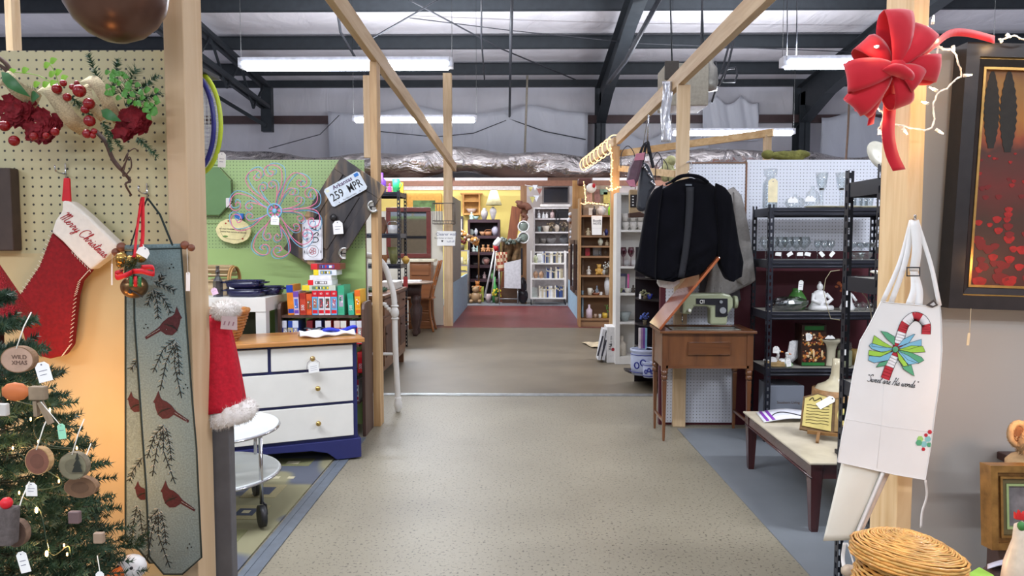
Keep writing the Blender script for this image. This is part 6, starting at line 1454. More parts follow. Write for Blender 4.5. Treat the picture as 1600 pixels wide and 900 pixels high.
# ---- red bow
Yw_=1.90;C0=P(1386,112,Yw_-.03);t=thing('red_velvet_bow','large red velvet ribbon bow tied on top of the front right post','bow',C0)
RV=mat((196,16,38),.75,ns=8,na=.12);RV.node_tree.nodes['Principled BSDF'].inputs['Sheen Weight'].default_value=.3
def loop(tx,ty,w0,yo,open_=.035,roll=0):
    tip=P(tx,ty,Yw_-.03);d=tip-C0;L=d.length;d.normalize();pw=Vector((-d.z,roll,d.x)).normalized();k=Yw_/F
    def fn(u,v):
        a=u*2*PI;r=(1-math.cos(a))/2
        w=w0*k*(.22+.78*math.sin(min(r,1)*PI/2)**.8)*(1-.10*(r>.98))
        p=C0+d*L*r+Vector((0,-1,0))*(open_*math.sin(a)+yo)+pw*(v-.5)*w
        p+=Vector((0,-.008,0))*math.sin(v*PI);return p
    m=MB();m.sheet(fn,28,6,.002);m.build('loop',RV,t)
for a in((1390,22,40,.03),(1436,50,38,.03,.03,.4),(1346,66,34,.0),(1314,126,46,.03,.03),(1330,170,38,.01,.03),(1350,178,26,-.01,.02),(1405,168,30,.01),(1458,112,40,.02,.03,-.3),(1420,136,36,.04,.025),(1380,128,46,.06,.02),(1452,60,24,-.01)):loop(*a)
m=MB();m.ball(C0+Vector((0,-.05,0)),(.022,.016,.02),12);m.build('knot',RV,t)
m=MB();ribbon(m,[P(1392,125,Yw_-.03),P(1390,170,Yw_),P(1388,210,Yw_-.01),P(1394,242,Yw_),P(1405,266,Yw_)],.032,(1,0,.15),0,.002);m.build('tail',RV,t)
m=MB();ribbon(m,[P(1378,125,Yw_-.03),P(1368,160,Yw_),P(1363,180,Yw_-.01),P(1360,195,Yw_)],.016,(1,0,.3),0,.002);m.build('tail',RV,t)
m=MB();ribbon(m,[P(1440,85,Yw_-.02),P(1460,70,Yw_),P(1485,52,Yw_+.06),P(1515,52,Yw_+.08),P(1554,62,Yw_+.1)],.022,(.15,.25,1),0,.002);m.build('tail',RV,t)
# ---- string lights at front right
t=thing('string_lights','white wired fairy lights draped around red bow and painting corner','string lights',P(1440,200,1.93));Yl=1.92
WW=mat((226,222,214),.5)
wire=[[(1371,75),(1374,100),(1378,130),(1368,150),(1370,168),(1380,178),(1376,200),(1385,200),(1400,195),(1415,198),(1440,203),(1455,200),(1460,185),(1458,165),(1462,155),(1466,145),(1480,138),(1492,125),(1502,118),(1498,100),(1490,80),(1475,76),(1466,70),(1456,50),(1452,43),(1442,42)],[(1440,78),(1450,84),(1462,90),(1466,74)],[(1462,74),(1480,78),(1492,76)],[(1380,178),(1384,190),(1372,202),(1380,212)],[(1560,62),(1572,60),(1585,56),(1600,62),(1620,60)]]
m=MB()
for w in wire:
    p=crom([P(x,y,Yl-(.06 if x<1400 and y<150 else 0)+.05*(x>1500))for x,y in w],5);m.tube(p,.0018,5)
    m.tube([q+Vector((.002*math.sin(i*1.3),.002*math.cos(i*1.3),.003*math.sin(i*1.3+1)))for i,q in enumerate(p)],.0014,5)
m.build('wire',WW,t)
for px,py,dx,dy in((1457,38,2,-14),(1372,73,-6,0),(1452,55,10,6),(1489,72,2,8),(1466,96,-3,14),(1505,118,14,-1),(1464,142,-12,-6),(1450,162,-10,-3),(1410,200,8,10),(1462,202,12,7),(1370,164,-2,8),(1376,204,-4,6),(1572,53,8,5),(1562,66,5,-2)):
    yq=Yl-(.10 if px<1400 and py<150 else .0)+.04*(px>1500);a=P(px,py,yq-.004);b=P(px+dx,py+dy,yq-.008);mid=a+(b-a)*.45
    s_=MB();s_.cyl(a,mid,.0045,.004,8);s_=s_.build('socket',WW,t)
    MB().cyl(mid,b,.003,.0012,8).build('bulb',glow((255,214,160),30),s_)
    l=bpy.data.lights.new('bulb_glow','POINT');l.energy=.10;l.color=(1,.62,.3);l.shadow_soft_size=.004;o=bpy.data.objects.new('bulb_glow',l);C.objects.link(o);o.parent=t;o.location=b+(b-a).normalized()*.004+Vector((0,-.004,0))-t.location
for q in((1446,856,1.60,.6),(1640,640,1.75,1.1),(1650,420,1.85,.5)):      # further bulbs of the string, behind basket and past the edge
    c=P(*q[:3]);MB().ball(c,.003,8).build('bulb',glow((255,190,110),12),t);l=bpy.data.lights.new('bulb_glow','POINT');l.energy=q[3];l.color=(1,.52,.22);l.shadow_soft_size=.01;o=bpy.data.objects.new('bulb_glow',l);C.objects.link(o);o.parent=t;o.location=c+Vector((0,.006,0))-t.location
# ---- poppy painting
Yq=2.03;t=thing('poppy_painting','framed painting of cypresses over red poppy field, black and gold frame','painting',P(1560,480,Yq))
TLp=P(1502,70,Yq);BLp=P(1473,480,Yq);hh=(TLp-BLp).length;vv=(TLp-BLp).normalized();uu=Vector((vv.z,0,-vv.x));TP=frame_mat(Vector((BLp.x,Yq,BLp.z)),uu,vv);Wp=.62
def fr_ring(i0,i1,z0,z1,mt,nm,z2=None):
    m=MB();z2=z1 if z2 is None else z2
    O=[(i0,i0),(Wp-i0,i0),(Wp-i0,hh-i0),(i0,hh-i0)];I=[(i1,i1),(Wp-i1,i1),(Wp-i1,hh-i1),(i1,hh-i1)]
    vs=[TP@Vector((*p,z0))for p in O]+[TP@Vector((*p,z1))for p in O]+[TP@Vector((*p,z2))for p in I]+[TP@Vector((*p,z0))for p in I];fs=[]
    for k in range(4):
        n=(k+1)%4;fs+=[(k,n,4+n,4+k),(4+k,4+n,8+n,8+k),(8+k,8+n,12+n,12+k),(12+k,12+n,n,k)]
    m.add(vs,fs);return m.build(nm,mt,t)
BF=mat((38,34,34),.35,ns=30,na=.2);GOLD=mat((190,148,84),.3,.8,ns=30,na=.2)
fr_ring(0,.036,-.03,.028,BF,'outer_frame');fr_ring(.0365,.040,-.02,.020,GOLD,'gold_line');fr_ring(.0405,.058,-.02,.022,BF,'inner_frame',.010);fr_ring(.0585,.065,-.02,.012,GOLD,'gold_liner')
def artmat():
    m,nt,b=newmat('poppy_field_paint');N=nt.nodes;K=nt.links
    tc=N.new('ShaderNodeTexCoord');s=N.new('ShaderNodeSeparateXYZ');K.new(tc.outputs['Generated'],s.inputs[0])
    n=N.new('ShaderNodeTexNoise');n.inputs['Scale'].default_value=5;n.inputs['Detail'].default_value=5;K.new(tc.outputs['Generated'],n.inputs['Vector'])
    ad=N.new('ShaderNodeMath');ad.operation='MULTIPLY_ADD';ad.inputs[1].default_value=.22;K.new(n.outputs['Fac'],ad.inputs[0]);K.new(s.outputs[2],ad.inputs[2])
    sb=N.new('ShaderNodeMath');sb.operation='SUBTRACT';sb.inputs[1].default_value=.11;K.new(ad.outputs[0],sb.inputs[0])
    K.new(ramp(nt,sb.outputs[0],[(.0,lin((70,30,20))),(.3,lin((60,34,18))),(.5,lin((96,28,14))),(.64,lin((70,32,14))),(.70,lin((140,60,20))),(.78,lin((160,104,30))),(.92,lin((140,100,40))),(1,lin((104,64,26)))]),b.inputs['Base Color']);b.inputs['Roughness'].default_value=.5;return m
m=MB();m.prism([(.065,.065),(Wp-.065,.065),(Wp-.065,hh-.065),(.065,hh-.065)],TP@Matrix.Translation((0,0,-.01)),.012);cv=m.build('canvas',artmat(),t)
m=MB();rr=random.Random(9)
def pxT(px,py):q=P(px,py,Yq);v=TP.inverted()@q;return(v.x,v.y)
for cx,top,bot,w in((1550,112,232,11),(1576,112,238,12)):
    pts=[]
    for s in(1,-1):
        rng=range(0,22)if s==1 else range(21,-1,-1)
        for i in rng:u=i/21;pts.append(pxT(cx+s*w*math.sin(PI*min(1,u*.9+.03))**.7*(1+.18*(i%2))-3*u,top+(bot-top)*u))
    m.prism(pts,TP@Matrix.Translation((0,0,.002)),.0012,0)
for _ in range(190):
    x=rr.uniform(.07,Wp-.07);y=.07+(rr.random()**1.3)*hh*.5;r=.004+.017*(1-(y-.07)/(hh*.5))*rr.uniform(.4,1)
    m.prism([(x+r*(1+.25*math.sin(3*a))*math.cos(a),y+r*.8*math.sin(a))for a in[k*PI/5 for k in range(10)]],TP@Matrix.Translation((0,0,.0021)),.0006+.0004*rr.random(),1 if rr.random()<.6 else 2)
m.build('painted_trees_and_poppies',[mat((38,34,28),.6,ns=60,na=.2),mat((150,30,26),.6,ns=60,na=.3),mat((110,26,24),.6)],cv)
m=MB();a=P(1517,482,1.99);b=P(1515,520,1.99);m.tube([a,b],.0008,4);T=TF(1514,520,1.985,4);tagmesh(m,T,.007,.034);m.build('price_tag',mat((214,196,160)),t,label='narrow cream price tag on string')
# ---- covered wicker basket
bc=P(1421,870,1.42);R_=.098;zt4=P(1421,826,1.42).z;zTab=zt4-.26
t=thing('covered_basket','round golden wicker basket with woven domed lid, lower right','basket',(bc.x,1.42,zTab));WK=mat((196,138,66),.4,ns=34,na=.35,coat=.3);WK2=mat((206,160,88),.4,ns=34,na=.3)
m=MB();tilt=Euler((math.radians(-4),math.radians(7),0)).to_matrix();cc=Vector((bc.x,1.42,zt4-.01));rr=random.Random(12)
for k in range(24):
    r=.006+k*(R_-.008)/23;n=40;zz_=-.030*(r/R_)**2.2
    m.tube([cc+tilt@Vector(((r+rr.uniform(-.0014,.0014))*math.cos(2*PI*i/n+k),(r+rr.uniform(-.0014,.0014))*math.sin(2*PI*i/n+k),zz_+rr.uniform(-.001,.0015)))for i in range(n)],.0023,5,k%2,closed=True)
m.lathe([(0,-.006),(R_*.5,-.012),(R_-.004,-.036)],cc,32,2,R=tilt)
for k in range(5):
    n=40;m.tube([cc+tilt@Vector(((R_+.003+.002*((i+k)%2))*math.cos(2*PI*i/n),(R_+.003+.002*((i+k)%2))*math.sin(2*PI*i/n),-.032-.006*k))for i in range(n)],.0032,5,k%2,closed=True)
m.build('lid',[WK,WK2,mat((120,76,36))],t)
m=MB()
for k in range(26):
    n=44;z=zTab+.008+(zt4-.065-zTab-.01)*k/25;u=k/25;r=.082+.022*math.sin(PI*min(1,u*.8+.1))
    m.tube([(bc.x+(r+.002*(1 if(i+k)%2 else-1))*math.cos(2*PI*i/n),1.42+(r+.002*(1 if(i+k)%2 else-1))*math.sin(2*PI*i/n),z)for i in range(n)],.0036,5,k%2,closed=True)
m.lathe([(0,zTab),(.08,zTab),(.095,zTab+.1),(.08,zt4-.06)],(bc.x,1.42,0),32,2)
m.build('woven_body',[WK,WK2,mat((120,76,36))],t)
# ---- display table at lower right with small things
tx0,tx1=bc.x-.10,bc.x+.75
t=thing('display_table','dark brown display table at lower right under the wicker basket','table',(bc.x+.2,1.65,0));DB=wood((70,48,42),(50,34,32),'x',.4)
MB().bx(tx0,tx1,1.2,1.6,zTab-.03,zTab-.0005).build('table_top',DB,t,bevel=.004)
for x in(tx0+.02,tx1-.06):
    for y in(1.22,1.55):MB().bx(x,x+.04,y,y+.04,0,zTab-.03).build('leg',DB,t)
# dark riser box behind with gold frame and plush on corner shelf
zr=P(1570,862,1.72).z;x0r=P(1541,860,1.80).x+.02
MB().bx(x0r-.02,x0r+.5,1.62,1.80,0,zr).build('riser',mat((66,50,48),.6),label='dark brown riser block carrying the gold picture frame',cat='riser',bevel=.004)
Yg=1.74;t=thing('gold_picture_frame','ornate antique gold picture frame at the lower right edge','picture frame',P(1570,860,Yg))
a=P(1541,858,Yg);b=P(1547,731,Yg);vv=(b-a);hh2=vv.length;vv.normalize();uu=Vector((vv.z,0,-vv.x)).normalized();TP=frame_mat((a.x,Yg,zr+.002),(uu.x,0,uu.z),(vv.x,.10,vv.z));Wp,hh=.19,hh2
AG=mat((150,110,58),.35,.6,ns=40,na=.3)
fr_ring(0,.016,-.02,.022,AG,'outer_frame');fr_ring(.0165,.026,-.02,.012,mat((120,84,44),.35,.6,ns=80,na=.35),'cove');fr_ring(.0265,.032,-.02,.016,AG,'beaded_ring');fr_ring(.0325,.045,-.02,.006,mat((104,92,60),.5,.3),'liner');fr_ring(.0455,.051,-.02,.008,mat((160,176,120),.25,.3),'green_slip')
m=MB();m.prism([(.0515,.0515),(Wp-.0515,.0515),(Wp-.0515,hh-.0515),(.0515,hh-.0515)],TP@Matrix.Translation((0,0,-.006)),.004);m.build('picture',mat((110,104,104),.15,ns=22,na=.4),t)
m=MB();m.cyl(TP@Vector((Wp/2,hh*.7,-.02)),(TP@Vector((Wp/2,hh*.7,0))+Vector((0,.14,0))).to_tuple()[:2]+(zr+.004,),.004);m.build('strut',INK,t)
# corner shelf + plush
q=P(1549,706,2.07);t=thing('corner_shelf','dark brown round-cornered board shelf above the gold frame','shelf',(q.x+.15,1.95,q.z-.02));m=MB()
pts=[(q.x+.0+.40,2.078),(q.x+.02,2.078)]+[(q.x+.02+.12*(1-math.cos(a)),2.0-.20*math.sin(a)-.0)for a in[i*PI/2/8 for i in range(9)]]+[(q.x+.4,1.8)]
m.prism(pts,Matrix.Translation((0,0,q.z-.022)),.022);m.build('board',wood((84,58,52),(64,44,42),'x',.5),t,bevel=.003)
m=MB();m.box((q.x+.2,2.06,q.z-.06),(.02,.03,.075));m.build('bracket',DB,t)
t=thing('plush_bear','tan fuzzy plush bear sitting on the shelf at right edge','plush toy',P(1620,705,1.86));TN=mat((180,148,108),.95,ns=60,na=.15);rr=random.Random(77);zq=q.z
c=P(1616,690,1.86);m=MB();m.ball(c,(.045,.04,.042),16);fur(m,c,(.044,.039,.041),500,.010,rr);m.build('head',TN,t)
m=MB();e=c+Vector((-.042,0,.02));m.tube([e+Vector((.020*math.cos(a),0,.028*math.sin(a)))for a in[i*2*PI/16 for i in range(16)]],.008,8,closed=True);fur(m,e,(.024,.008,.032),220,.008,rr);m.build('ear',TN,t)
m=MB();m.ball(e,(.018,.006,.024),12);m.build('inner_ear',mat((120,80,50),.9),t)
m=MB();m.ball((c.x+.02,1.9,zq+.02),(.06,.05,.03),14);m.build('body',TN,t)
# rooster, cloths, small bits
c=P(1594,878,1.5);c.z=zTab;zt5=P(1592,806,1.5).z;t=thing('ceramic_rooster','white ceramic rooster with red comb at the lower right corner','figurine',c);h=zt5-zTab
m=MB();m.lathe([(0,0),(.035,0),(.04,.01),(.028,.04),(.035,h*.4),(.03,h*.6),(.016,h*.8),(.014,h*.92),(0,h*.96)],c,18);m.build('body',mat((206,190,170),.35,ns=30,na=.2),t)
m=MB();ppoly(m,[(1587,812),(1587,800),(1591,806),(1594,797),(1598,806),(1602,799),(1604,814)],1.495,.008);m.build('comb',mat((190,34,34),.4),t,bevel=.002)
MB().ball(P(1596,822,1.49),(.008,.008,.010),8).build('green_neck',mat((60,120,60)),t)
t=thing('lace_ribbon','pale blue grey satin ribbon lying in the lower right corner','ribbon',P(1570,885,1.55));m=MB();m.sheet(lambda u,v:P(1543+60*u,882-8*math.sin(u*2.6)+7*v,1.58-.04*v),14,3,.002);m.build('ribbon',mat((170,176,196),.4),t)
t=thing('green_cloth','bright green felt cloth corner at bottom right beside the basket','cloth',P(1520,895,1.45));m=MB();m.add([P(1498,905,1.40),P(1530,886,1.48),P(1552,898,1.45),P(1560,912,1.38),P(1498,912,1.40),P(1530,890,1.50),P(1552,902,1.47),P(1560,918,1.40)],[(0,1,2,3),(7,6,5,4),(0,4,5,1),(1,5,6,2),(2,6,7,3)]);m.build('felt',mat((130,170,60),.9),t)
t=thing('dark_cloth','dark cloth heap under the ribbon at bottom right corner','cloth',P(1580,895,1.55));m=MB();m.ball(P(1588,905,1.55),(.075,.05,.03),16);m.build('cloth',mat((54,44,46),.9,ns=30,bump=.4),t)
MB().ball(P(1328,893,1.6),(.02,.02,.014),10).build('rose_bundle',mat((176,160,140),.9,ns=60,na=.3),label='small beige ribbon rose bundle at bottom beside near rack',cat='ornament')
# ================================================================ things in the farther stalls
def it(kind,px,c_y,z,w,h,col,label,cat=None,name=None,rough=.4,group=None):
    """small goods: px = pixel column, c_y = depth, z = height of the surface, w/h = size in pixels at that depth"""
    k=c_y/F;w*=k;h*=k;x=P(px,400,c_y).x;c=Vector((x,c_y,z+.001));m=MB();mt=mat(col,rough,na=.15)if kind!='glass' else GL;r=w/2;rr=random.Random(label)
    if kind=='vase':m.lathe([(0,0),(r*.55,0),(r,h*.45),(r*.95,h*.7),(r*.45,h*.9),(r*.5,h),(r*.4,h),(0,h*.85)],c,16)
    elif kind=='bottle':m.lathe([(0,0),(r,0),(r,h*.6),(r*.35,h*.75),(r*.35,h),(0,h)],c,14)
    elif kind in('cup','glass'):m.lathe([(0,0),(r*.75,0),(r,h),(r*.85,h),(r*.6,h*.08),(0,h*.08)],c,14);(m.tube([c+Vector((r*.9,0,h*.8)),c+Vector((r*1.5,0,h*.6)),c+Vector((r*.8,0,h*.25))],r*.14,6)if kind=='cup' else None)
    elif kind=='bowl':m.lathe([(0,0),(r*.5,0),(r,h),(r*.9,h),(0,h*.2)],c,16)
    elif kind=='box':m.bx(x-r,x+r,c_y,c_y+max(.04,r),c.z,c.z+h)
    elif kind=='figure':m.lathe([(0,0),(r*.8,0),(r,h*.15),(r*.55,h*.45),(r*.6,h*.6),(r*.3,h*.72),(0,h*.74)],c,12);m.ball(c+Vector((0,0,h*.84)),(r*.45,r*.45,h*.16),10);m.tube([c+Vector((-r*.5,0,h*.6)),c+Vector((-r,-r*.4,h*.4))],r*.16,5);m.tube([c+Vector((r*.5,0,h*.6)),c+Vector((r,-r*.4,h*.4))],r*.16,5)
    elif kind=='bear':m.ball(c+Vector((0,0,h*.33)),(r*.8,r*.6,h*.33),12);m.ball(c+Vector((0,-r*.1,h*.78)),(r*.5,r*.45,h*.2),12);[m.ball(c+Vector((s*r*.42,0,h*.93)),(r*.17,)*3,8)for s in(-1,1)];[m.ball(c+Vector((s*r*.6,-r*.6,h*.12)),(r*.3,r*.5,h*.12),8)for s in(-1,1)];[m.ball(c+Vector((s*r*.75,-r*.3,h*.42)),(r*.2,r*.3,h*.15),8)for s in(-1,1)]
    elif kind=='flowers':
        m.lathe([(0,0),(r*.4,0),(r*.5,h*.4),(r*.4,h*.4),(0,h*.1)],c,10);[m.ball(c+Vector((rr.uniform(-r,r),rr.uniform(-r,r)*.6,h*rr.uniform(.45,.95))),r*rr.uniform(.18,.3),7,1)for _ in range(18)]
        mt=[mat((90,80,60)),mt]
    elif kind=='frame':m.bx(x-r,x+r,c_y,c_y+.02,c.z,c.z+h);m.bx(x-r*.7,x+r*.7,c_y-.004,c_y-.0005,c.z+h*.15,c.z+h*.85,1);mt=[mt,mat((200,196,190))]
    elif kind=='plate':m.lathe([(0,0),(r*.6,0),(r,r*.2),(r,r*.24),(0,r*.06)],c+Vector((0,0,r)),24,R=Euler((PI/2-.15,0,0)).to_matrix())
    elif kind=='basket':m.lathe([(0,0),(r*.8,0),(r,h*.7),(r*.95,h*.7),(r*.7,h*.1),(0,h*.1)],c,16);m.tube(crom([c+Vector((r,0,h*.65)),c+Vector((r*.7,0,h*.95)),c+Vector((0,0,h)),c+Vector((-r*.7,0,h*.95)),c+Vector((-r,0,h*.65))],3),r*.07,5)
    elif kind=='lamp':m.lathe([(0,0),(r*.35,0),(r*.5,h*.1),(r,h*.6),(r*.9,h*.8),(r*.35,h*.92),(r*.35,h),(0,h)],c,18)
    elif kind=='candle':m.cyl(c,c+Vector((0,0,h)),r,n=14)
    nm=name or{'vase':'vase','bottle':'bottle','cup':'cup','glass':'glass','bowl':'bowl','box':'box','figure':'figurine','bear':'plush_bear','flowers':'flower_arrangement','frame':'picture_frame','plate':'plate','basket':'basket','lamp':'lamp_base','candle':'candle'}[kind]
    return m.build(nm,mt,label=label,cat=cat or nm.replace('_',' '),group=group)
def zat(py,Y):return P(800,py,Y).z
# ---- white iron headboard
WI=mat((222,220,216),.35,ns=12,na=.06);Yh=6.12;fx=FL(618,645).x
t=thing('iron_headboard','white cast iron bed headboard leaning past the green wall post','headboard',(fx-.7,Yh,0));xl2=fx-1.38
top=P(597,410,Yh)
m=MB();m.tube(crom([(fx+.02,Yh,.05),(fx,Yh,.55),(fx-.005,Yh,P(612,470,Yh).z),(fx-.04,Yh,P(607,440,Yh).z),(top.x,Yh,top.z),(top.x-.14,Yh,top.z+.06),(fx-.69,Yh,top.z+.09),(xl2+.25,Yh,top.z+.06),(xl2+.1,Yh,top.z),(xl2,Yh,.85),(xl2,Yh,.5),(xl2-.02,Yh,.05)],6),.024,12);m.build('bent_frame',WI,t)
for x in(fx+.018,xl2-.018):m=MB();m.lathe([(.012,0),(.022,.01),(.026,.03),(.034,.05),(.036,.08),(.026,.10),(.03,.115),(.026,.13)],(x,Yh,0),14);m.build('foot_cap',WI,t)
zc2=P(618,488,Yh).z
for x,s in((fx,-1),(xl2,1)):
    m=MB();m.ball((x,Yh-.01,zc2),(.036,.036,.05),14);m.lathe([(.03,-.06),(.034,-.05),(.026,-.045)],(x,Yh,zc2),14);m.lathe([(.026,.045),(.034,.05),(.03,.06)],(x,Yh,zc2),14)
    for k in range(4):m.ball((x+s*(.03+.02*k),Yh-.01,zc2+.01+.02*k),(.02,.014,.016),8)
    m.build('flower_casting',WI,t)
m=MB();m.tube([(fx,Yh,P(618,553,Yh).z),(xl2,Yh,P(618,553,Yh).z)],.012,8);m.tube([(fx-.07,Yh,zc2+.07),(xl2+.07,Yh,zc2+.07)],.012,8)
for k in range(1,6):x=fx+(xl2-fx)*k/6;m.tube([(x,Yh,P(618,553,Yh).z),(x,Yh,top.z+.05)],.009,6)
m.build('crossbars',WI,t)
# ---- buffet
BW=wood((122,84,56),(92,60,42),'y',.4,14);Y0b,Y1b,Xb=7.35,8.75,P(635,500,8.75).x;zb2=P(635,448,8.75).z
t=thing('buffet_cabinet','brown wooden buffet with drawers and doors behind the white headboard','cabinet',(Xb-.25,8.0,0))
m=MB();m.bx(Xb-.5,Xb-.02,Y0b,Y1b,.12,zb2-.03);m.build('case',BW,t);MB().bx(Xb-.52,Xb+.01,Y0b-.02,Y1b+.02,zb2-.03,zb2).build('top',BW,t,bevel=.005)
for k in range(3):
    a=Y0b+.03+k*.455;d=MB().bx(Xb-.019,Xb-.003,a,a+.43,zb2-.21,zb2-.05).build('drawer',BW,t,bevel=.003);MB().ball((Xb+.008,a+.215,zb2-.13),.013,8).build('knob',mat((60,40,30)),d)
    d=MB();d.bx(Xb-.019,Xb-.008,a,a+.43,.17,zb2-.24);d.bx(Xb-.008,Xb-.002,a+.06,a+.37,.25,zb2-.32,1);d=d.build('door',[BW,wood((86,54,38),(66,42,32),'z')],t,bevel=.003);MB().ball((Xb+.008,a+.04,.5),.011,8).build('knob',mat((60,40,30)),d)
for y in(Y0b+.02,Y1b-.08):
    for x in(Xb-.49,Xb-.09):MB().bx(x,x+.06,y,y+.06,0,.12).build('foot',BW,t)
m=MB();c=Vector((Xb-.18,7.75,zb2+.02));rr=random.Random(5)
m.tube([c+Vector((.12*math.cos(a),.12*math.sin(a),.01))for a in[i*PI/8 for i in range(16)]],.02,6,closed=True)
for i in range(16):a=i*PI/8;needles(m,c+Vector((.12*math.cos(a),.12*math.sin(a),.01)),c+Vector((.12*math.cos(a+.5),.12*math.sin(a+.5),.02)),.05,30,.003)
m.build('green_wreath',mat((50,76,52)),label='green pine wreath lying on the brown buffet',cat='wreath')
MB().bx(Xb-.22,Xb-.02,8.2,8.6,zb2+.001,zb2+.09).build('storage_tub',mat((196,192,186)),label='white lidded box on the buffet behind the wreath',cat='box',bevel=.01)
# ---- black rack left
xr3=P(625,350,9.4).x;zr3=[P(625,y,9.4).z for y in(300,365,413,452)]
rack('black perforated rack in the farther left stall, mugs on top',xr3-.92,xr3,9.4,9.95,P(625,297,9.4).z,zr3+[.3])
it('bottle',598,9.6,zr3[0],13,31,(110,60,170),'tall purple pitcher on top of the farther left rack','pitcher','pitcher')
it('cup',620,9.55,zr3[0],12,21,(60,210,130),'bright green mug on top of the left rack','mug','mug');it('box',628,9.8,zr3[0],6,18,(240,180,60),'orange-yellow carton behind the green mug')
it('figure',610,9.5,zr3[0],7,14,(230,70,150),'hot pink cup figure between purple pitcher and green mug')
it('basket',614,9.6,zr3[1],18,19,(176,176,180),'silver glass basket on second board of the left rack',rough=.15);it('vase',598,9.6,zr3[1],16,26,(110,76,56),'brown glazed teapot-shaped pot on left rack','pot','pot')
it('bowl',615,9.65,zr3[2],20,26,(132,134,86),'olive green glass bowl on third board of left rack',rough=.15);it('bowl',600,9.55,zr3[2]+.0,14,14,(150,96,50),'amber glass bowl at left on third board of the rack',rough=.15)
it('vase',634,9.6,zr3[2],12,12,(190,150,70),'amber dish at right end of the rack board')
it('lamp',599,8.55,zb2,18,40,(76,48,38),'dark turned wood pedestal standing beside the left rack','pedestal','wood_pedestal')
it('box',606,9.7,zr3[3],10,9,(206,196,160),'cream carton on the lowest visible board of left rack');it('box',633,9.6,zr3[3],6,18,(170,60,60),'red and white carton at right on lower rack board')
# ---- white wall: mirror etc.
Ym=yw-.03;a=P(604,403,Ym);b=P(673,324,Ym);t=thing('wall_mirror','large mirror in red-brown wooden frame on the white wall','mirror',((a.x+b.x)/2,Ym,a.z))
m=MB();w_=.075
for q in((a.x,b.x,a.z,a.z+w_),(a.x,b.x,b.z-w_,b.z),(a.x,a.x+w_,a.z+w_,b.z-w_),(b.x-w_,b.x,a.z+w_,b.z-w_)):m.bx(q[0],q[1],Ym-.02,Ym+.02,q[2],q[3])
m.build('frame',mat((110,48,42),.35),t,bevel=.008);MB().bx(a.x+w_,b.x-w_,Ym,Ym+.01,a.z+w_,b.z-w_).build('mirror_glass',mat((200,205,208),.04,1.0,na=.01),t)
t=thing('gold_framed_picture','landscape picture in wide gold frame on yellow wall above white wall','picture',P(662,332,17.9));a=P(635,345,17.9);b=P(690,302,17.9)
MB().bx(a.x,b.x,17.93,17.98,a.z,b.z).build('frame',mat((196,150,70),.4,.4),t,bevel=.02);MB().bx(a.x+.16,b.x-.16,17.92,17.93,a.z,b.z-.17).build('canvas',mat((90,120,70),.6,ns=6,na=.5),t)
m=MB();z0,z1_=zat(350,Ym-.15),zat(318,Ym-.15);xa2,xb2=P(678,400,Ym-.15).x,P(711,400,Ym-.15).x
for z in(z0,z0+.05,z1_):m.tube([(xa2,Ym-.1,z),(xb2,Ym-.1,z),(xb2,Ym-.30,z),(xa2,Ym-.30,z)],.006,5,closed=True)
for i in range(9):x=xa2+(xb2-xa2)*i/8;m.tube([(x,Ym-.30,z1_ if i in(0,8)else z0+.05),(x,Ym-.30,z0),(x,Ym-.1,z0),(x,Ym-.1,z1_)],.004,4)
m.build('wire_basket',mat((110,104,96),.4,.5),label='grey wire basket hung on the white wall beside pine post',cat='basket')
Ysn=yw-.16;t=thing('paper_sign','white paper sign with a heart taped to the far left post','sign',P(697,384,Ysn));m=MB();ppoly(m,[(683,361),(712,361.5),(711,384),(683,384)],Ysn-.01,.004)
T=TF(697,366,Ysn-.011);m.text('Clearer wall',T,.07,1);T=TF(693,372,Ysn-.011);m.text('Buy three or more',T,.04,2);m.text('half off',TF(704,377.5,Ysn-.011),.045,1);T=TF(691,377,Ysn-.011);m.prism([(-.02,.012),(-.01,.02),(0,.012),(.01,.02),(.02,.012),(0,-.018)],T,.001,2)
m.build('sheet',[PAPER,mat((90,96,130)),INK],t)
# desk, table, chair
DKT=wood((150,98,62),(120,74,46),'x',.35,14,.2);a=P(641,432,12.0);b=P(677,410,12.0)
t=thing('roll_desk','wooden desk with cream top board below the mirror','desk',((a.x+b.x)/2,12.1,0));MB().bx(a.x,b.x-.03,11.95,12.3,.0,zat(409,12)).build('desk_body',DKT,t,bevel=.01);MB().bx(a.x-.1,b.x+.03,11.9,12.31,zat(409,12),zat(405,12)).build('cream_top',mat((220,212,186)),t,bevel=.005)
m=MB();m.bx(a.x+.03,b.x-.06,11.93,11.949,zat(430,12),zat(413,12));m.build('flap_panel',DKT,t,bevel=.006)
tc=P(645,440,11.2);zt6=zat(441,11.0);DK=mat((64,44,40),.4);t=thing('pedestal_table','dark pedestal dining table with papers beside the wooden chair','table',(tc.x,11.2,0))
m=MB();m.lathe([(0,zt6-.03),(.40,zt6-.03),(.42,zt6-.01),(.40,zt6),(0,zt6)],(tc.x-.1,11.2,0),36);m.build('table_top',mat((150,128,110),.4),t)
m=MB();m.lathe([(.20,zt6-.22),(.22,zt6-.031),(0,zt6-.031)],(tc.x-.08,11.2,0),18);m.build('apron',DK,t)
for dx,dy in((-.16,-.14),(.1,-.14),(-.16,.14),(.1,.14)):m=MB();m.lathe([(.03,0),(.05,.04),(.035,.10),(.06,.2),(.075,.4),(.04,.48),(.06,.52),(.06,zt6-.2)],(tc.x-.05+dx,11.2+dy,0),12);m.build('leg',DK,t)
MB().box((tc.x-.02,11.15,zt6+.012),(.30,.2,.022)).build('paper_stack',PAPER,label='white papers stacked on the dark pedestal table',cat='papers');MB().bx(tc.x-.4,tc.x-.2,11.0,11.2,zt6+.001,zt6+.03).build('black_tray',mat((30,30,34)),label='small black tray on the dark pedestal table at left',cat='tray')
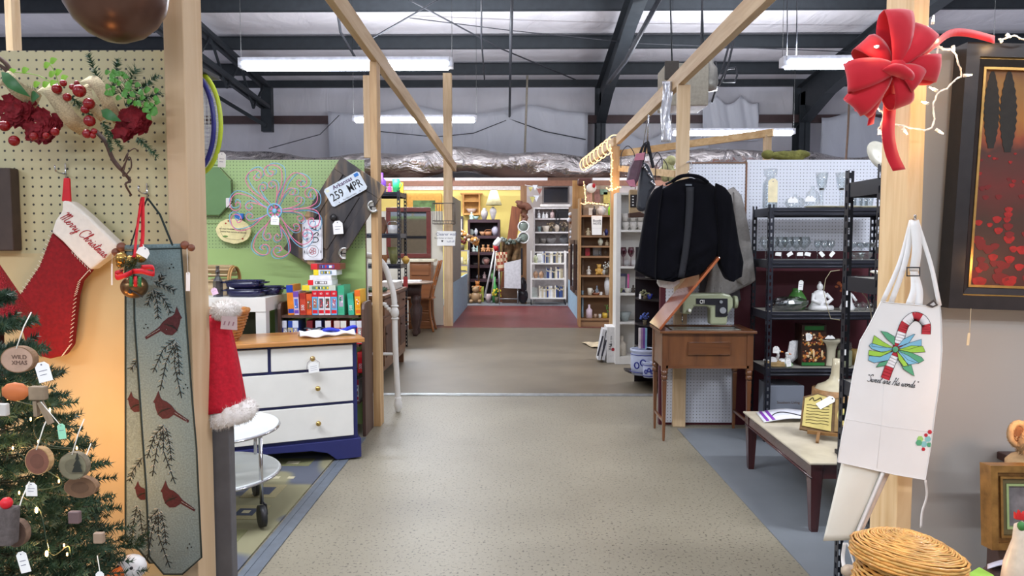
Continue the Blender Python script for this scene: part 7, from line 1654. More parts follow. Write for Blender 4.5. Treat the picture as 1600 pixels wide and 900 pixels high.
CH=wood((150,92,48),(118,68,36),'z',.35,16);f0=FL(674,519);t=thing('ladder_back_chair','wooden spindle chair seen side-on by the white wall','chair',(f0.x-.2,f0.y+.2,0));x0,x1,y0,y1=f0.x-.42,f0.x,f0.y,f0.y+.40;zs_=zat(468,11.3)
MB().bx(x0,x1+.02,y0-.01,y1+.01,zs_-.03,zs_).build('seat',CH,t,bevel=.008)
for y in(y0+.02,y1-.02):
    m=MB();m.tube(crom([(x1+.03,y,0),(x1-.02,y,.25),(x1-.02,y,zs_),(x1+.05,y,zs_+.3),(x1+.13,y,zat(408,11.3))],4),.018,8);m.build('back_post',CH,t);MB().cyl((x0+.02,y,0),(x0+.02,y,zs_-.03),.017,n=8).build('front_leg',CH,t)
    m=MB();m.tube([(x0+.02,y,.16),(x1-.0,y,.16)],.009,6);m.tube([(x0+.02,y,.3),(x1-.02,y,.3)],.009,6);m.build('side_stretchers',CH,t)
for k in range(3):z=zs_+.14+.14*k;MB().bx(x1+.01+.03*k,x1+.03+.03*k,y0+.03,y1-.03,z,z+.05).build('back_slat',CH,t)
# ---- far room: hutch with goods
Yc=17.2;DH=mat((66,44,52),.5);hx0,hx1=P(731,400,Yc).x,P(781,400,Yc).x;t=thing('dark_hutch','dark plum wooden hutch against the yellow wall','hutch',((hx0+hx1)/2,Yc+.3,.012));hz=[zat(y,Yc)for y in(343,368,394,414,436)]
for x in(hx0,hx1-.05):MB().bx(x,x+.05,Yc,Yc+.55,.012,hz[0]).build('side_panel',DH,t)
MB().bx(hx0+.051,hx1-.051,Yc+.5,Yc+.55,.012,hz[0]).build('back_panel',mat((46,34,44)),t)
for z in hz:MB().bx(hx0+.051,hx1-.051,Yc-.01,Yc+.499,z-.07,z).build('shelf',DH,t)
for row,items in((0,(('vase',757,11,18,(176,170,170),'patterned grey vase lamp without shade on hutch'),('lamp',770.5,11,20,(176,170,170),'patterned grey lamp base under the cream shade'),('figure',737,7,12,(180,206,196),'mint green bell figurine on top of the hutch'),('bowl',744,8,5,(150,180,180),'small teal dish on top of the hutch'))),
(1,(('plate',736,10,12,(150,156,150),'grey oval plate leaning at left on first hutch shelf'),('vase',744,6,11,(200,200,206),'pale jug on the first hutch shelf'),('bowl',754,10,6,(200,150,110),'peach bowl in the middle of first hutch shelf'),('basket',763,12,9,(190,130,90),'orange-brown basket on the first hutch shelf'),('vase',774,12,15,(196,190,206),'lilac white jug at right of first hutch shelf'))),
(2,(('figure',740,6,12,(220,230,224),'white figurine at left of second hutch shelf'),('figure',746,6,10,(180,206,196),'pale green figurine on second hutch shelf'),('bear',755,8,12,(214,160,110),'left ginger bear on the second hutch shelf'),('bear',763,8,12,(206,146,100),'middle ginger bear on the second hutch shelf'),('bear',772,9,11,(206,170,120),'right tan bear on the second hutch shelf'))),
(3,(('bowl',760,12,9,(190,140,130),'pink salmon bowl on third hutch shelf'),('plate',759,12,12,(206,196,190),'white plate behind the salmon bowl'),('box',745,10,3,(90,80,80),'flat grey box on the third hutch shelf'))),
(4,(('figure',757,6,11,(220,190,190),'white and red figurine on the bottom hutch shelf'),('vase',747,7,6,(150,150,156),'small grey pot on the bottom hutch shelf'),('bottle',770,7,14,(130,190,120),'green bottle at right of the bottom hutch shelf')))):
    for kd,px,w,h,col,lb in items:it(kd,px,Yc+.15,hz[row],w,h,col,lb)
t=thing('lampshade','cream cone lampshade on the right-hand hutch lamp','lampshade',(P(771.5,300,Yc+.15).x,Yc+.15,zat(320,Yc)));m=MB();m.lathe([(.19,0),(.085,zat(297,Yc)-zat(320,Yc)),(.08,zat(297,Yc)-zat(320,Yc)),(.185,0)],(P(771.5,300,Yc+.15).x,Yc+.15,zat(320,Yc)),28);m.build('shade',mat((214,204,156),.8),t)
a=P(722,336,17.9);b=P(752,301,17.9);OB=mat((190,140,76),.5);t=thing('cubby_shelf','honey wood wall cubby with scalloped top left of lampshade','wall shelf',((a.x+b.x)/2,17.9,a.z))
MB().bx(a.x+.04,b.x-.04,17.96,17.99,a.z,b.z).build('back_board',mat((206,160,90)),t)
for x in(a.x+.02,b.x-.06):MB().bx(x,x+.04,17.78,17.96,a.z,b.z-.05).build('side',OB,t)
for z in(a.z,(a.z+b.z)/2+.04,b.z-.05):MB().bx(a.x-(.03 if z>b.z-.1 else-.061),b.x+(.03 if z>b.z-.1 else-.061),17.76,17.955,z,z+.035).build('shelf',OB,t)
it('bowl',737,17.9,a.z+.04,18,7,(170,150,140),'round grey bowl inside the honey wood cubby')
t=it('frame',717,17.93,zat(367,17.93),14,29,(70,66,66),'black framed white matted picture on the yellow wall','picture')
# left metal stand with glass box, flowers, candles
gx0,gx1=P(712,400,16.6).x,P(731,400,16.6).x;gz=[zat(y,16.6)for y in(373,391,414,424,447)]
t=thing('glass_etagere','low metal and glass stand of ornaments left of the hutch','stand',((gx0+gx1)/2,16.8,.012))
for x in(gx0,gx1):
    for y in(16.6,16.95):MB().cyl((x,y,.012),(x,y,gz[1]),.014,n=6).build('leg',mat((150,150,150),.3,.7),t)
for z in gz[1:]+[zat(465,16.6)]:MB().bx(gx0+.016,gx1-.016,16.6,16.95,z-.025,z).build('shelf',mat((140,130,130),.3),t)
for kd,px,zi,w,h,col,lb in(('flowers',722,1,16,20,(120,56,50),'dark red dried flower arrangement on top of the metal stand'),('candle',716,2,5,8,(214,150,80),'orange candle on upper shelf of the metal stand'),('candle',722,2,4,12,(220,214,180),'tall cream candle on upper shelf of the metal stand'),('bear',727,2,6,9,(190,180,120),'yellowish toy on upper shelf of the metal stand'),('candle',715,4,4.5,8,(206,200,190),'left white pillar candle on the metal stand'),('candle',721,4,4.5,8,(206,200,190),'middle white pillar candle on the metal stand'),('candle',727,4,4.5,8,(206,200,190),'right white pillar candle on the metal stand'),('box',720,3,15,1,(60,80,80),'flat teal box on the metal stand')):it(kd,px,16.72,gz[zi],w,h,col,lb)
MB().bx(P(712,400,16.5).x,P(727,400,16.5).x,16.95,17.0,zat(390,16.9),zat(371,16.9)).build('yellow_board',mat((224,214,110)),label='pale yellow board standing behind the dried flowers',cat='board')
m=MB();rr=random.Random(21)
for i in range(70):u=rr.random();m.ball(P(716+30*u+rr.uniform(-2,2),362+16*u+rr.uniform(-4,4),16.75+rr.uniform(-.06,.06)),rr.uniform(.03,.055),6,rr.choice((0,1,2)))
m.tube([P(716,368,16.8),P(732,372,16.8),P(748,384,16.85),P(748,440,16.9)],.02,5,1);m.build('autumn_garland',[mat((190,130,60)),mat((110,80,50)),mat((206,196,170))],label='autumn leaf garland draped over stand beside the hutch',cat='garland')
# floor toys
it('box',798,16.75,.012,27,24,(86,62,44),'dark brown hamper on floor behind the white board','hamper','hamper');it('bear',743,16.75,.012,22,27,(150,120,86),'big brown plush bear sitting on floor by the hutch');it('bear',746,16.9,.25,14,18,(190,120,60),'orange plush animal sitting behind the big brown bear');it('box',751,17.05,.012,9,24,(190,196,90),'lime yellow board box behind the plush toys');it('bowl',763,16.8,.012,12,14,(170,150,150),'round pinkish toy bowl on floor by walker legs');it('flowers',776,16.7,.012,14,24,(210,190,50),'yellow flower arrangement on the floor near the hutch');it('bottle',773,16.95,.012,8,40,(90,180,100),'tall green bottle-shaped ornament behind the yellow flowers')
# walker, plaid cloth, easel board, trunk, guitar
t=thing('folding_walker','white and chrome tubular walker frame leaning in the far stall','walker',P(766,465,16.5));m=MB()
m.tube([P(773,388,16.5),P(766,425,16.45),P(757,465,16.4)],.022,7);m.tube([P(776,388,16.8),P(772,430,16.8),P(768,462,16.8)],.018,7);m.tube([P(773,388,16.5),P(775,384,16.6),P(776,388,16.8)],.022,7);m.build('frame',mat((206,206,206),.3,.4),t)
DPL=wood((150,110,74),(120,84,54));t=thing('wooden_post','brown wooden post in the middle of the far stall, behind ornaments','post',P(818,475,16.6));x=P(818,400,16.6).x;MB().bx(x-.07,x+.07,16.62,16.74,.012,zat(290,16.6)).build('post',DPL,t)
t=thing('wood_plank','reddish wood plank leaning against the yellow wall','plank',P(802,373,16.9));m=MB();m.bar(P(786,473,17.0),P(807,323,17.0),.22,.03,0,(0,1,0));m.build('plank',wood((140,82,50),(110,60,40)),t)
t=thing('horse_carving','carved dark wooden horse above the leaning plank','carving',P(814,340,16.6));m=MB();m.tube(crom([P(807,318,16.5),P(810,316,16.5),P(814,321,16.5),P(823,322,16.5),P(827,328,16.5)],3),[.05]*4+[.08]*9,8)
for px in(815,824):m.tube([P(px,323,16.5),P(px-1,334,16.5)],.025,6)
m.tube(crom([P(816,334,16.55),P(822,340,16.55),P(816,348,16.55)],3),.06,6);m.build('driftwood',mat((104,64,46),.6),t)
for i,py in enumerate((354,371.5)):
    t=thing('glass_plate',['upper','lower'][i]+' round clear glass plate hung on the far wooden post','plate',P(818,py+9,16.4));m=MB();k=16.45/F;c=P(818,py,16.5);m.lathe([(0,0),(5.5*k,0),(8*k,.02),(8*k,.03),(0,.012)],c,24,R=Euler((PI/2,0,0)).to_matrix());m.build('disc',mat((120,130,120),.2),t);MB().tube([c+Vector((8.3*k*math.cos(a),-.03,8.3*k*math.sin(a)))for a in[i2*PI/12 for i2 in range(24)]],.018,6,closed=True).build('rim',mat((206,204,200),.2),t)
t=thing('brown_fur_coat','mottled brown garment hanging over a frame in the far stall','garment',P(798,410,16.5));m=MB();m.sheet(lambda u,v:P(783+31*u+2*math.sin(v*5),374+36*v,16.55+.05*math.sin(u*14)),24,6,.05);m.build('cloth',mat((108,84,56),.95,ns=9,na=.6),t)
t=thing('silver_garland','silver grey garland along top of the mottled brown garment','garland',P(798,377,16.4));m=MB();rr=random.Random(4)
for i in range(44):u=rr.random();m.ball(P(783+30*u,374+4*math.sin(u*PI)+rr.uniform(-3,3),16.42),rr.uniform(.02,.045),6,i%2)
m.build('foliage',[mat((130,136,130)),mat((70,80,70))],t)
t=thing('santa_stocking_cap','white and red cap hanging beside the plaid cloth','cap',P(775,395,16.35));m=MB();m.tube([P(781,372,16.35),P(776,380,16.35),P(773,384,16.35)],[.05,.07,.06],8);m.tube([P(774,383,16.35),P(776,392,16.35)],[.055,.05],8,1);m.build('cap',[WHITE,mat((180,30,40))],t)
def plaid():
    m,nt,b=newmat('plaid_cloth');N=nt.nodes;co=coords(nt,(1,1,1),(0,math.radians(8),0));s=N.new('ShaderNodeTexChecker');s.inputs['Scale'].default_value=14;nt.links.new(co,s.inputs[0]);s.inputs[1].default_value=(*lin((150,70,50)),1);s.inputs[2].default_value=(*lin((206,186,150)),1);nt.links.new(s.outputs[0],b.inputs['Base Color']);b.inputs['Roughness'].default_value=.9;return m
t=thing('plaid_scarf','orange and cream plaid cloth hanging by the white board','scarf',P(783,424,16.3));m=MB();m.sheet(lambda u,v:P(775+17*u+1*v,394+29*v+3*u*v,16.32+.03*math.sin(u*9)),12,6,.02);m.build('cloth',plaid(),t)
t=thing('white_board_easel','blank white board on a metal easel in the far stall','board',P(802,475,16.3));m=MB();ppoly(m,[(788,411),(814,405),(814,451),(788,450)],16.3,.02);m.build('board',mat((206,206,208)),t)
for a,b in(((780,420),(780.5,476)),((809,451),(809,475)),((780,467),(809,467))):MB().tube([P(*a,16.34),P(*b,16.34)],.014,6).build('metal_leg',mat((150,150,150),.3,.6),t)
t=thing('guitar','black guitar standing upright against the far wooden post','guitar',P(816,470,16.4));m=MB();m.bx(P(814,0,16.45).x,P(817,0,16.45).x,16.4,16.45,zat(430,16.4),zat(388,16.4));m.ball(P(817,448,16.42),(.09,.05,.22),14);m.ball(P(817,462,16.42),(.12,.05,.18),14);m.build('body',mat((34,30,34),.2),t)
# bunting, tv
for i,(x0_,y0_,s,cc)in enumerate(((829,296,7,(226,214,130)),(836,293,8,(226,228,230)),(843,299,9,(150,96,84)),(832,312,9,(230,224,140)),(838,310,9,(226,230,236)))):
    t=thing('bunting_flag','%s triangular bunting flag from the left, %s, beside the television'%(ORD[i],['yellow','white','brown','pale yellow low','white low'][i]),'flag',P(x0_,y0_+s,16.8),group='bunting flags');m=MB();ppoly(m,[(x0_-s/2,y0_-s/2),(x0_+s/2,y0_-s/2),(x0_,y0_+s*.6)],16.8,.01);m.build('flag',mat(cc),t)
rod([P(820,289,16.82),P(836,292,16.82),P(846,297,16.82)],.008,4,'string','thin bunting string running toward the television',WHITE,'string')
t=thing('television','black flat television on the grey wall above the white bookcase','television',P(869,319,17.5));a=P(847,319,17.5);b=P(890,290,17.5);MB().bx(a.x,b.x,17.52,17.58,a.z,b.z).build('casing',mat((96,90,88),.4),t,bevel=.01);MB().bx(a.x+.04,b.x-.04,17.51,17.5195,a.z+.04,b.z-.04).build('screen',mat((20,20,28),.15),t)
MB().bx(P(845,0,17.5).x,P(893,0,17.5).x,17.5,17.99,zat(323,17.5),a.z-.001).build('tv_ledge',mat((190,186,184)),label='pale ledge board directly under the black television',cat='shelf')
# white bookcase
Yq2=16.78;sx0,sx1=P(833,400,Yq2).x,P(893,400,Yq2).x;sz=[zat(y,Yq2)for y in(341,362,381,393)];WB=mat((206,202,200),.5);t=thing('open_bookcase','pale grey bookcase of knick-knacks under the television','bookcase',((sx0+sx1)/2,Yq2+.2,.012))
for x in(sx0,sx1-.04):MB().bx(x,x+.04,Yq2,Yq2+.3,.012,zat(324,Yq2)).build('side',WB,t)
MB().bx(sx0+.041,sx1-.041,Yq2+.28,Yq2+.3,.012,zat(324,Yq2)).build('back',mat((170,162,160)),t)
for z in sz+[zat(324,Yq2)]:MB().bx(sx0+.041,sx1-.041,Yq2,Yq2+.279,z-.035,z).build('shelf',WB,t)
for kd,px,zi,w,h,col,lb in(('figure',842,0,5,13,(226,226,226),'left white abstract figurine on the grey bookcase top shelf'),('figure',849,0,5,10,(220,220,220),'middle white abstract figurine on bookcase top shelf'),('figure',854,0,5,10,(226,222,220),'right white abstract figurine on bookcase top shelf'),('bottle',863,0,7,14,(206,180,176),'pink and white bottle beside the black handbag'),
('bowl',843,1,7,8,(130,150,150),'teal grey pot on second bookcase shelf'),('bowl',853,1,14,9,(206,196,180),'cream basket bowl on second bookcase shelf'),('flowers',860,1,12,15,(190,170,140),'dried cream flowers on second bookcase shelf'),('vase',870,1,8,12,(190,176,160),'beige vase on second bookcase shelf'),('flowers',880,1,12,16,(176,160,140),'dried twig arrangement at right of second bookcase shelf'),
('box',838,2,8,13,(90,84,80),'dark slanted box on third bookcase shelf'),('bowl',849,2,11,8,(96,90,84),'dark pewter bowl on third bookcase shelf'),('plate',861,2,15,15,(110,106,104),'round pewter plate on third bookcase shelf'),('plate',881,2,14,15,(90,90,92),'dark round metal plate at right of third bookcase shelf')):it(kd,px,Yq2+.12,sz[zi],w,h,col,lb)
t=thing('black_handbag','black handbag with long strap on the grey bookcase','handbag',P(879,341,Yq2+.1));m=MB();a=P(869,341,Yq2+.05);b=P(890,328,Yq2+.05);m.bx(a.x,b.x,Yq2+.02,Yq2+.14,sz[0]+.001,b.z);m.build('bag',mat((28,26,30),.3),t,bevel=.02);MB().tube(crom([P(870,333,Yq2),P(869,348,Yq2-.02),P(873,349,Yq2-.02),P(875,334,Yq2)],4),.012,5).build('strap',mat((28,26,30)),t)
# book cart
Yk=16.3;kx0,kx1=P(829,400,Yk).x,P(885,400,Yk).x;kz=[zat(y,Yk)for y in(411,435,465)];t=thing('book_cart','white metal book cart on casters full of books','cart',((kx0+kx1)/2,Yk+.2,.012))
for x in(kx0,kx1-.03):
    for y in(Yk,Yk+.35):MB().bx(x,x+.03,y,y+.03,.14,zat(392,Yk)).build('post',WH,t);MB().cyl((x+.0,y+.015,.075),(x+.03,y+.015,.075),.062,n=12).build('caster',mat((50,50,52)),t)
for z in kz:MB().bx(kx0+.031,kx1-.031,Yk,Yk+.38,z-.03,z).build('shelf',WH,t)
bc_=((214,206,190),(120,130,140),(226,226,224),(60,70,110),(190,180,150),(50,60,56),(206,210,214),(40,60,120),(170,160,130),(90,90,96),(226,220,200),(60,90,140))
for zi,(p0_,p1_,nm_)in enumerate(((847,880,'top'),(853,881,'middle'),(842,882,'bottom'))):
    rr=random.Random(zi);px=p0_;i=0
    while px<p1_-1.5 and i<22:
        w=rr.uniform(1.5,2.6);h=rr.uniform(12,18.5);x=P(px+w/2,400,Yk+.05).x;k=Yk/F;m=MB();m.bx(x-w*k/2+.001,x+w*k/2-.001,Yk+.03,Yk+.20,kz[zi]+.001,kz[zi]+h*k);m.bx(x-w*k/2+.003,x+w*k/2-.003,Yk+.029,Yk+.0299,kz[zi]+h*k*.7,kz[zi]+h*k*.85,1)
        m.build('book',[mat(bc_[rr.randrange(12)]),mat((200,190,160))],label='%s book from the left on the %s shelf of the book cart'%(ORD[i],nm_),cat='book',group='books on the book cart');px+=w;i+=1
it('vase',837,Yk+.1,kz[0],7,12,(190,196,160),'pale jar at left on the top of book cart');it('frame',843,Yk+.2,kz[0],8,14,(220,220,220),'white framed card on the top of book cart');it('vase',837,Yk+.1,kz[1],8,11,(176,140,110),'left round clay jar on middle of book cart');it('vase',846,Yk+.1,kz[1],8,11,(176,140,110),'right round clay jar on middle of book cart');it('box',835,Yk+.1,kz[2],10,15,(170,176,170),'grey-green box file at left on bottom of book cart')
# blue dado panel right of the aisle and mirror frames, pine board
xs2=P(897,400,16.0).x;xs3=P(908,400,12.4).x
def sidepanel(z0,z1_,mt,nm,y0,y1,th=.03):
    m=MB();X0=xs3+.02;m.bx(X0,X0+th,y0,y1,z0,z1_);m.build(nm,mt,kind='structure')
sidepanel(.0,zat(440,13.0)-.12,mat((150,180,200)),'wall_blue',12.45,16.1);sidepanel(zat(440,13.0)-.119,2.15,mat((120,96,76)),'wall_brown',12.45,16.1)
MB().bx(P(894,400,13.2).x,P(913,400,13.2).x,13.2,13.24,zat(326,13.2),zat(282,13.2)).build('pine_board',wood((206,160,100),(180,130,76)),label='honey pine board hanging near the rope lights',cat='board')
for i,(y0,y1)in enumerate(((12.7,13.6),(13.9,14.9))):
    X0=xs3;a,b=zat(462,13.2),zat(375,13.2);t=thing('leaning_mirror',['nearer','farther'][i]+' brown framed mirror on side panel right of far aisle','mirror',(X0,y0,a));m=MB()
    for q in((y0,y1,a,a+.08),(y0,y1,b-.08,b),(y0,y0+.08,a+.08,b-.08),(y1-.08,y1,a+.08,b-.08)):m.bx(X0-.02,X0+.019,*q)
    m.build('frame',mat((70,46,36)),t);MB().bx(X0,X0+.01,y0+.08,y1-.08,a+.08,b-.08).build('glass',mat((120,130,150),.08,1),t)
t=thing('jewellery_strand','column of round silver and beige ornaments hanging at end of grey bookcase','ornament',P(893,372,15.2));m=MB();rr=random.Random(3)
for i in range(22):m.ball(P(893+rr.uniform(-3.5,3.5),335+3*i,15.2),rr.uniform(.03,.06),7,i%3)
m.build('beads',[mat((206,206,210),.2),mat((150,110,80)),mat((120,110,100))],t)
MB().box(P(896,393,15.0),(.08,.02,.26)).build('yellow_ribbon',mat((226,230,60)),label='bright yellow ribbon below the round ornaments column',cat='ribbon')
# ---- wooden shelf unit
Yo=12.22;ox0,ox1=P(908,400,Yo).x,P(957,400,Yo).x;OW=wood((150,112,76),(120,86,58),'x',.6,8);t=thing('plank_shelf_unit','rustic plank shelf unit of knick-knacks beside the pine post','shelf unit',((ox0+ox1)/2,Yo+.25,0));oz=[zat(y,Yo)for y in(336,368,384,400,430,462,498)]
MB().bx(ox0,ox1+.25,Yo+.40,Yo+.43,0,oz[0]).build('plank_back',OW,t)
for x in(ox0-.03,ox1+.22):MB().bx(x,x+.03,Yo,Yo+.399,0,oz[0]+(.28 if x<ox0 else 0)).build('side',wood((170,130,84),(140,100,60)),t)
for i,z in enumerate(oz):MB().bx(ox0+.001,ox1+.219,Yo+.02,Yo+.399,z-.03,z).build('shelf',OW,t)
MB().bx(ox0+.001,ox1+.2,Yo+.05,Yo+.07,0,oz[-1]-.031).build('kick_board',OW,t)
for kd,px,zi,w,h,col,lb in(('box',915,0,8,12,(120,104,90),'brown carton at left on top of plank shelf'),('box',923,0,7,11,(206,204,200),'white carton on top of plank shelf'),('bottle',928,0,6,14,(60,56,60),'black lantern on top of the plank shelf'),('vase',939,0,14,14,(206,204,202),'white kettle on top of the plank shelf'),('bottle',953,0,7,19,(150,226,40),'lime green bottle with red cap on top of plank shelf'),
('figure',919,1,8,12,(214,206,176),'cream figurine left of the paper notice on plank shelf'),('vase',947,1,6,10,(40,46,110),'cobalt blue vase on second plank shelf'),('figure',943,1,4,6,(214,200,190),'tiny pale figurine right of the paper notice'),('vase',938,2,8,12,(206,206,186),'cream vase on third plank shelf'),('figure',948,2,6,9,(170,150,120),'small tan figurine on third plank shelf'),
('box',918,3,7,12,(150,24,36),'red box with white card on fourth plank shelf'),('frame',933,3,13,15,(170,170,176),'silver framed picture on fourth plank shelf'),('glass',937,3,5,9,(200,200,200),'left clear tumbler on fourth plank shelf'),('glass',946,3,5,10,(200,200,200),'right clear tumbler on fourth plank shelf'),
('figure',920,4,7,14,(206,200,190),'white angel figurine on fifth plank shelf'),('bear',936,4,13,17,(206,160,80),'golden honey bear jar on fifth plank shelf'),('cup',943,4,7,8,(190,186,180),'small white clock-like cup beside honey bear'),('flowers',948,4,10,22,(226,226,216),'white flower arrangement at right of fifth plank shelf'),
('cup',922,5,8,11,(214,206,190),'white mug at left on sixth plank shelf'),('figure',933,5,6,15,(120,130,140),'blue-grey figurine on wooden stand, sixth plank shelf'),('box',938,5,7,5,(224,222,216),'white card box on sixth plank shelf'),('vase',949,5,9,31,(216,216,216),'tall white lattice tower on sixth plank shelf'),('basket',932,5,12,6,(120,70,46),'low brown basket on sixth plank shelf'),
('bottle',921,6,10,21,(206,186,196),'white floral tall mug on lowest plank shelf'),('bowl',931,6,5,6,(176,150,130),'small brown bowl on lowest plank shelf'),('candle',938,6,4,6,(206,204,196),'small white candle on lowest plank shelf'),('candle',946,6,8,8,(206,170,60),'yellow candle jar on lowest plank shelf'),('flowers',950,6,8,22,(90,130,60),'small green plant at right of lowest plank shelf')):it(kd,px,Yo+(.30 if kd=='frame' else .14),oz[zi],w,h,col,lb)
t=thing('paper_notice','white paper notice hanging from top of the plank shelf unit','notice',P(932,367,Yo-.01));m=MB();ppoly(m,[(924,337),(941,337),(940,367),(925,367)],Yo-.012,.004);m.text('Booth',TF(933,345,Yo-.013),.055,1,bold=.02);m.text('NOTE',TF(933,349.5,Yo-.013),.05,1,bold=.02);m.text('- - - - - - - -',TF(933,356,Yo-.013),.04,1);m.build('sheet',[PAPER,mat((90,90,100))],t)
# things hung above the shelf
m=MB();a=P(903,290,12.8);b=P(926,278,12.8);m.bx(a.x,b.x,12.8,13.0,a.z,b.z);m.build('brown_hatbox',mat((92,50,44),.5),label='dark brown hat box hanging under the rope-lit rail',cat='box',bevel=.04)
m=MB();m.ball(P(924,294,12.5),(.085,.06,.085),12);m.ball(P(928,290,12.44),(.03,.03,.04),8,1);m.build('snowman_ornament',[WHITE,mat((180,30,40))],label='white and red ball ornament above the plank shelf',cat='ornament')
for i,(px,py,w,h,cc,l)in enumerate(((921,308,8,16,(196,150,130),'pink patterned card left of glittering beads above plank shelf'),(933,306,9,20,(150,110,104),'beaded red and silver panel above the plank shelf'),(943,300,12,8,(130,160,140),'green oval dish above the plank shelf'),(948,309,10,17,(214,196,110),'yellow diamond patterned panel above the plank shelf'))):
    MB().box(P(px,py,12.62),(w*12.62/F,.03,h*12.62/F)).build('hanging_panel',mat(cc,.6,ns=9,na=.5),label=l,cat='panel')
MB().bx(P(915,0,12.66).x,P(957,0,12.66).x,12.66,12.69,oz[0]-.3,zat(290,12.66)).build('lattice_board',mat((176,160,140),.7,ns=8,na=.3),label='beige board behind the panels over plank shelf',cat='board')
# rope lights
t=thing('rope_lights','warm glowing rope lights spiralled on the pine rail and posts','string lights',P(935,250,10.5));m=MB();A=Vector((1.18,9.4,P(960,218,9.36).z-.02));B=Vector((P(908,258,13).x,12.6,P(908,258,12.6).z));d=(B-A);u_=d.normalized();s1=u_.cross(Vector((0,0,1))).normalized();s2=s1.cross(u_);pts=[]
for i in range(150):f=i/149;a=f*2*PI*8;pts.append(A+d*f+s1*.075*math.cos(a)+s2*.095*math.sin(a))
GLW=glow((255,208,150),1.7);m.tube(pts,.008,6);m.build('spiral_rope',GLW,t)
def beads(pts,n,nm):
    m=MB();pts=crom(pts,6);L=len(pts)
    for i in range(n):
        f=i/(n-1)*(L-1);a=pts[int(f)];b=pts[min(int(f)+1,L-1)];m.ball(a.lerp(b,f-int(f))+Vector((.01*math.sin(i*2),0,.01*math.cos(i*3))),.010,6)
    m.tube(pts,.004,4);m.build(nm,GLW,t)
beads([P(953,228,9.28),P(956,250,9.28),P(955,280,9.28),P(956,296,9.28)],22,'post_strand');beads([P(912,285,12.1),P(914,300,12.1),P(915,318,12.1),P(909,318,12.1)],16,'hanging_strand');beads([P(915,316,12.15),P(930,318,12.15),P(940,319,12.15),P(950,321,12.15)],20,'shelf_strand');beads([P(948,295,9.25),P(955,297,9.25),P(962,295,9.25),P(968,292,9.25)],8,'tie_strand')
for a_ in((935,245,11),(930,310,12.0),(956,290,9.1)):
    l=bpy.data.lights.new('rope_glow','POINT');l.energy=2.5;l.color=(1,.6,.28);l.shadow_soft_size=.1;o=bpy.data.objects.new('rope_glow',l);C.objects.link(o);o.parent=t;o.location=P(*a_)-t.location
# ---- tall white bookcase
Yv=8.55;vx0,vx1=P(963,400,Yv).x,P(1013,400,Yv).x;vz=[zat(y,Yv)for y in(359,416,458,503,557)];t=thing('white_bookcase','tall white bookcase of glassware beside the black corner shelf','bookcase',((vx0+vx1)/2,Yv+.15,0));zt7=zat(301,Yv)
for x in(vx0,vx1):MB().bx(x,x+.05,Yv,Yv+.3,0,zt7).build('side',WH,t)
MB().bx(vx0+.051,vx1-.001,Yv+.29,Yv+.30,0,zt7).build('back',WH,t)
for z in vz+[zt7]:MB().bx(vx0+.051,vx1-.001,Yv,Yv+.289,z-.025,z).build('shelf',WH,t)
MB().bx(vx0+.051,vx1-.001,Yv,Yv+.02,0,vz[-1]-.026).build('kick_board',WH,t)
gp=None
for i,(px,dz)in enumerate(((977,0),(989,0),(1001,0),(976,1),(988,1),(1000,1))):
    it('cup',px,Yv+.12,vz[0]+dz*.10,11,12,(216,212,204),'%s white cup from left in the %s row of stacked cups'%(ORD[i%3],['lower','upper'][dz]),'cup','stacked_cup',group='stacked white cups')
for i,px in enumerate((974,986)):
    c=Vector((P(px,400,Yv+.12).x,Yv+.12,vz[1]+.001));t=thing('pink_wine_glass',['left','right'][i]+' pink tinted wine glass in the tall white bookcase','glass',c,group='pink wine glasses');m=MB();m.lathe(wine(.22,.042,.55,.75),c,16);m.build('glass_body',glass((206,160,180),.6),t)
    it('plate',px+5,Yv+.2,vz[1],9,9,(216,216,214),['left','right'][i]+' white plate behind the pink wine glasses')
it('frame',973,Yv+.16,vz[2],13,29,(90,90,120),'picture card of a girl in the tall white bookcase');it('candle',982,Yv+.12,vz[2],3,29,(226,110,170),'slim hot pink box in the tall white bookcase','box','pink_box');it('bowl',970,Yv+.08,vz[2],8,7,(150,160,110),'green tealight dish in the tall white bookcase');it('bowl',981,Yv+.06,vz[2],11,7,(214,210,200),'white tealight dish in the tall white bookcase');it('figure',990,Yv+.1,vz[2],7,12,(70,60,50),'small dark cone tree ornament in white bookcase')
it('bowl',977,Yv+.12,vz[3],22,14,(160,170,168),'covered glass butter dish in the tall white bookcase',rough=.12);it('frame',997,Yv+.1,vz[3],6,20,(214,200,196),'narrow framed picture at right in the tall white bookcase');it('bottle',973,Yv+.12,vz[4],14,30,(214,206,190),'white bottle with dark mouth at bottom of white bookcase')
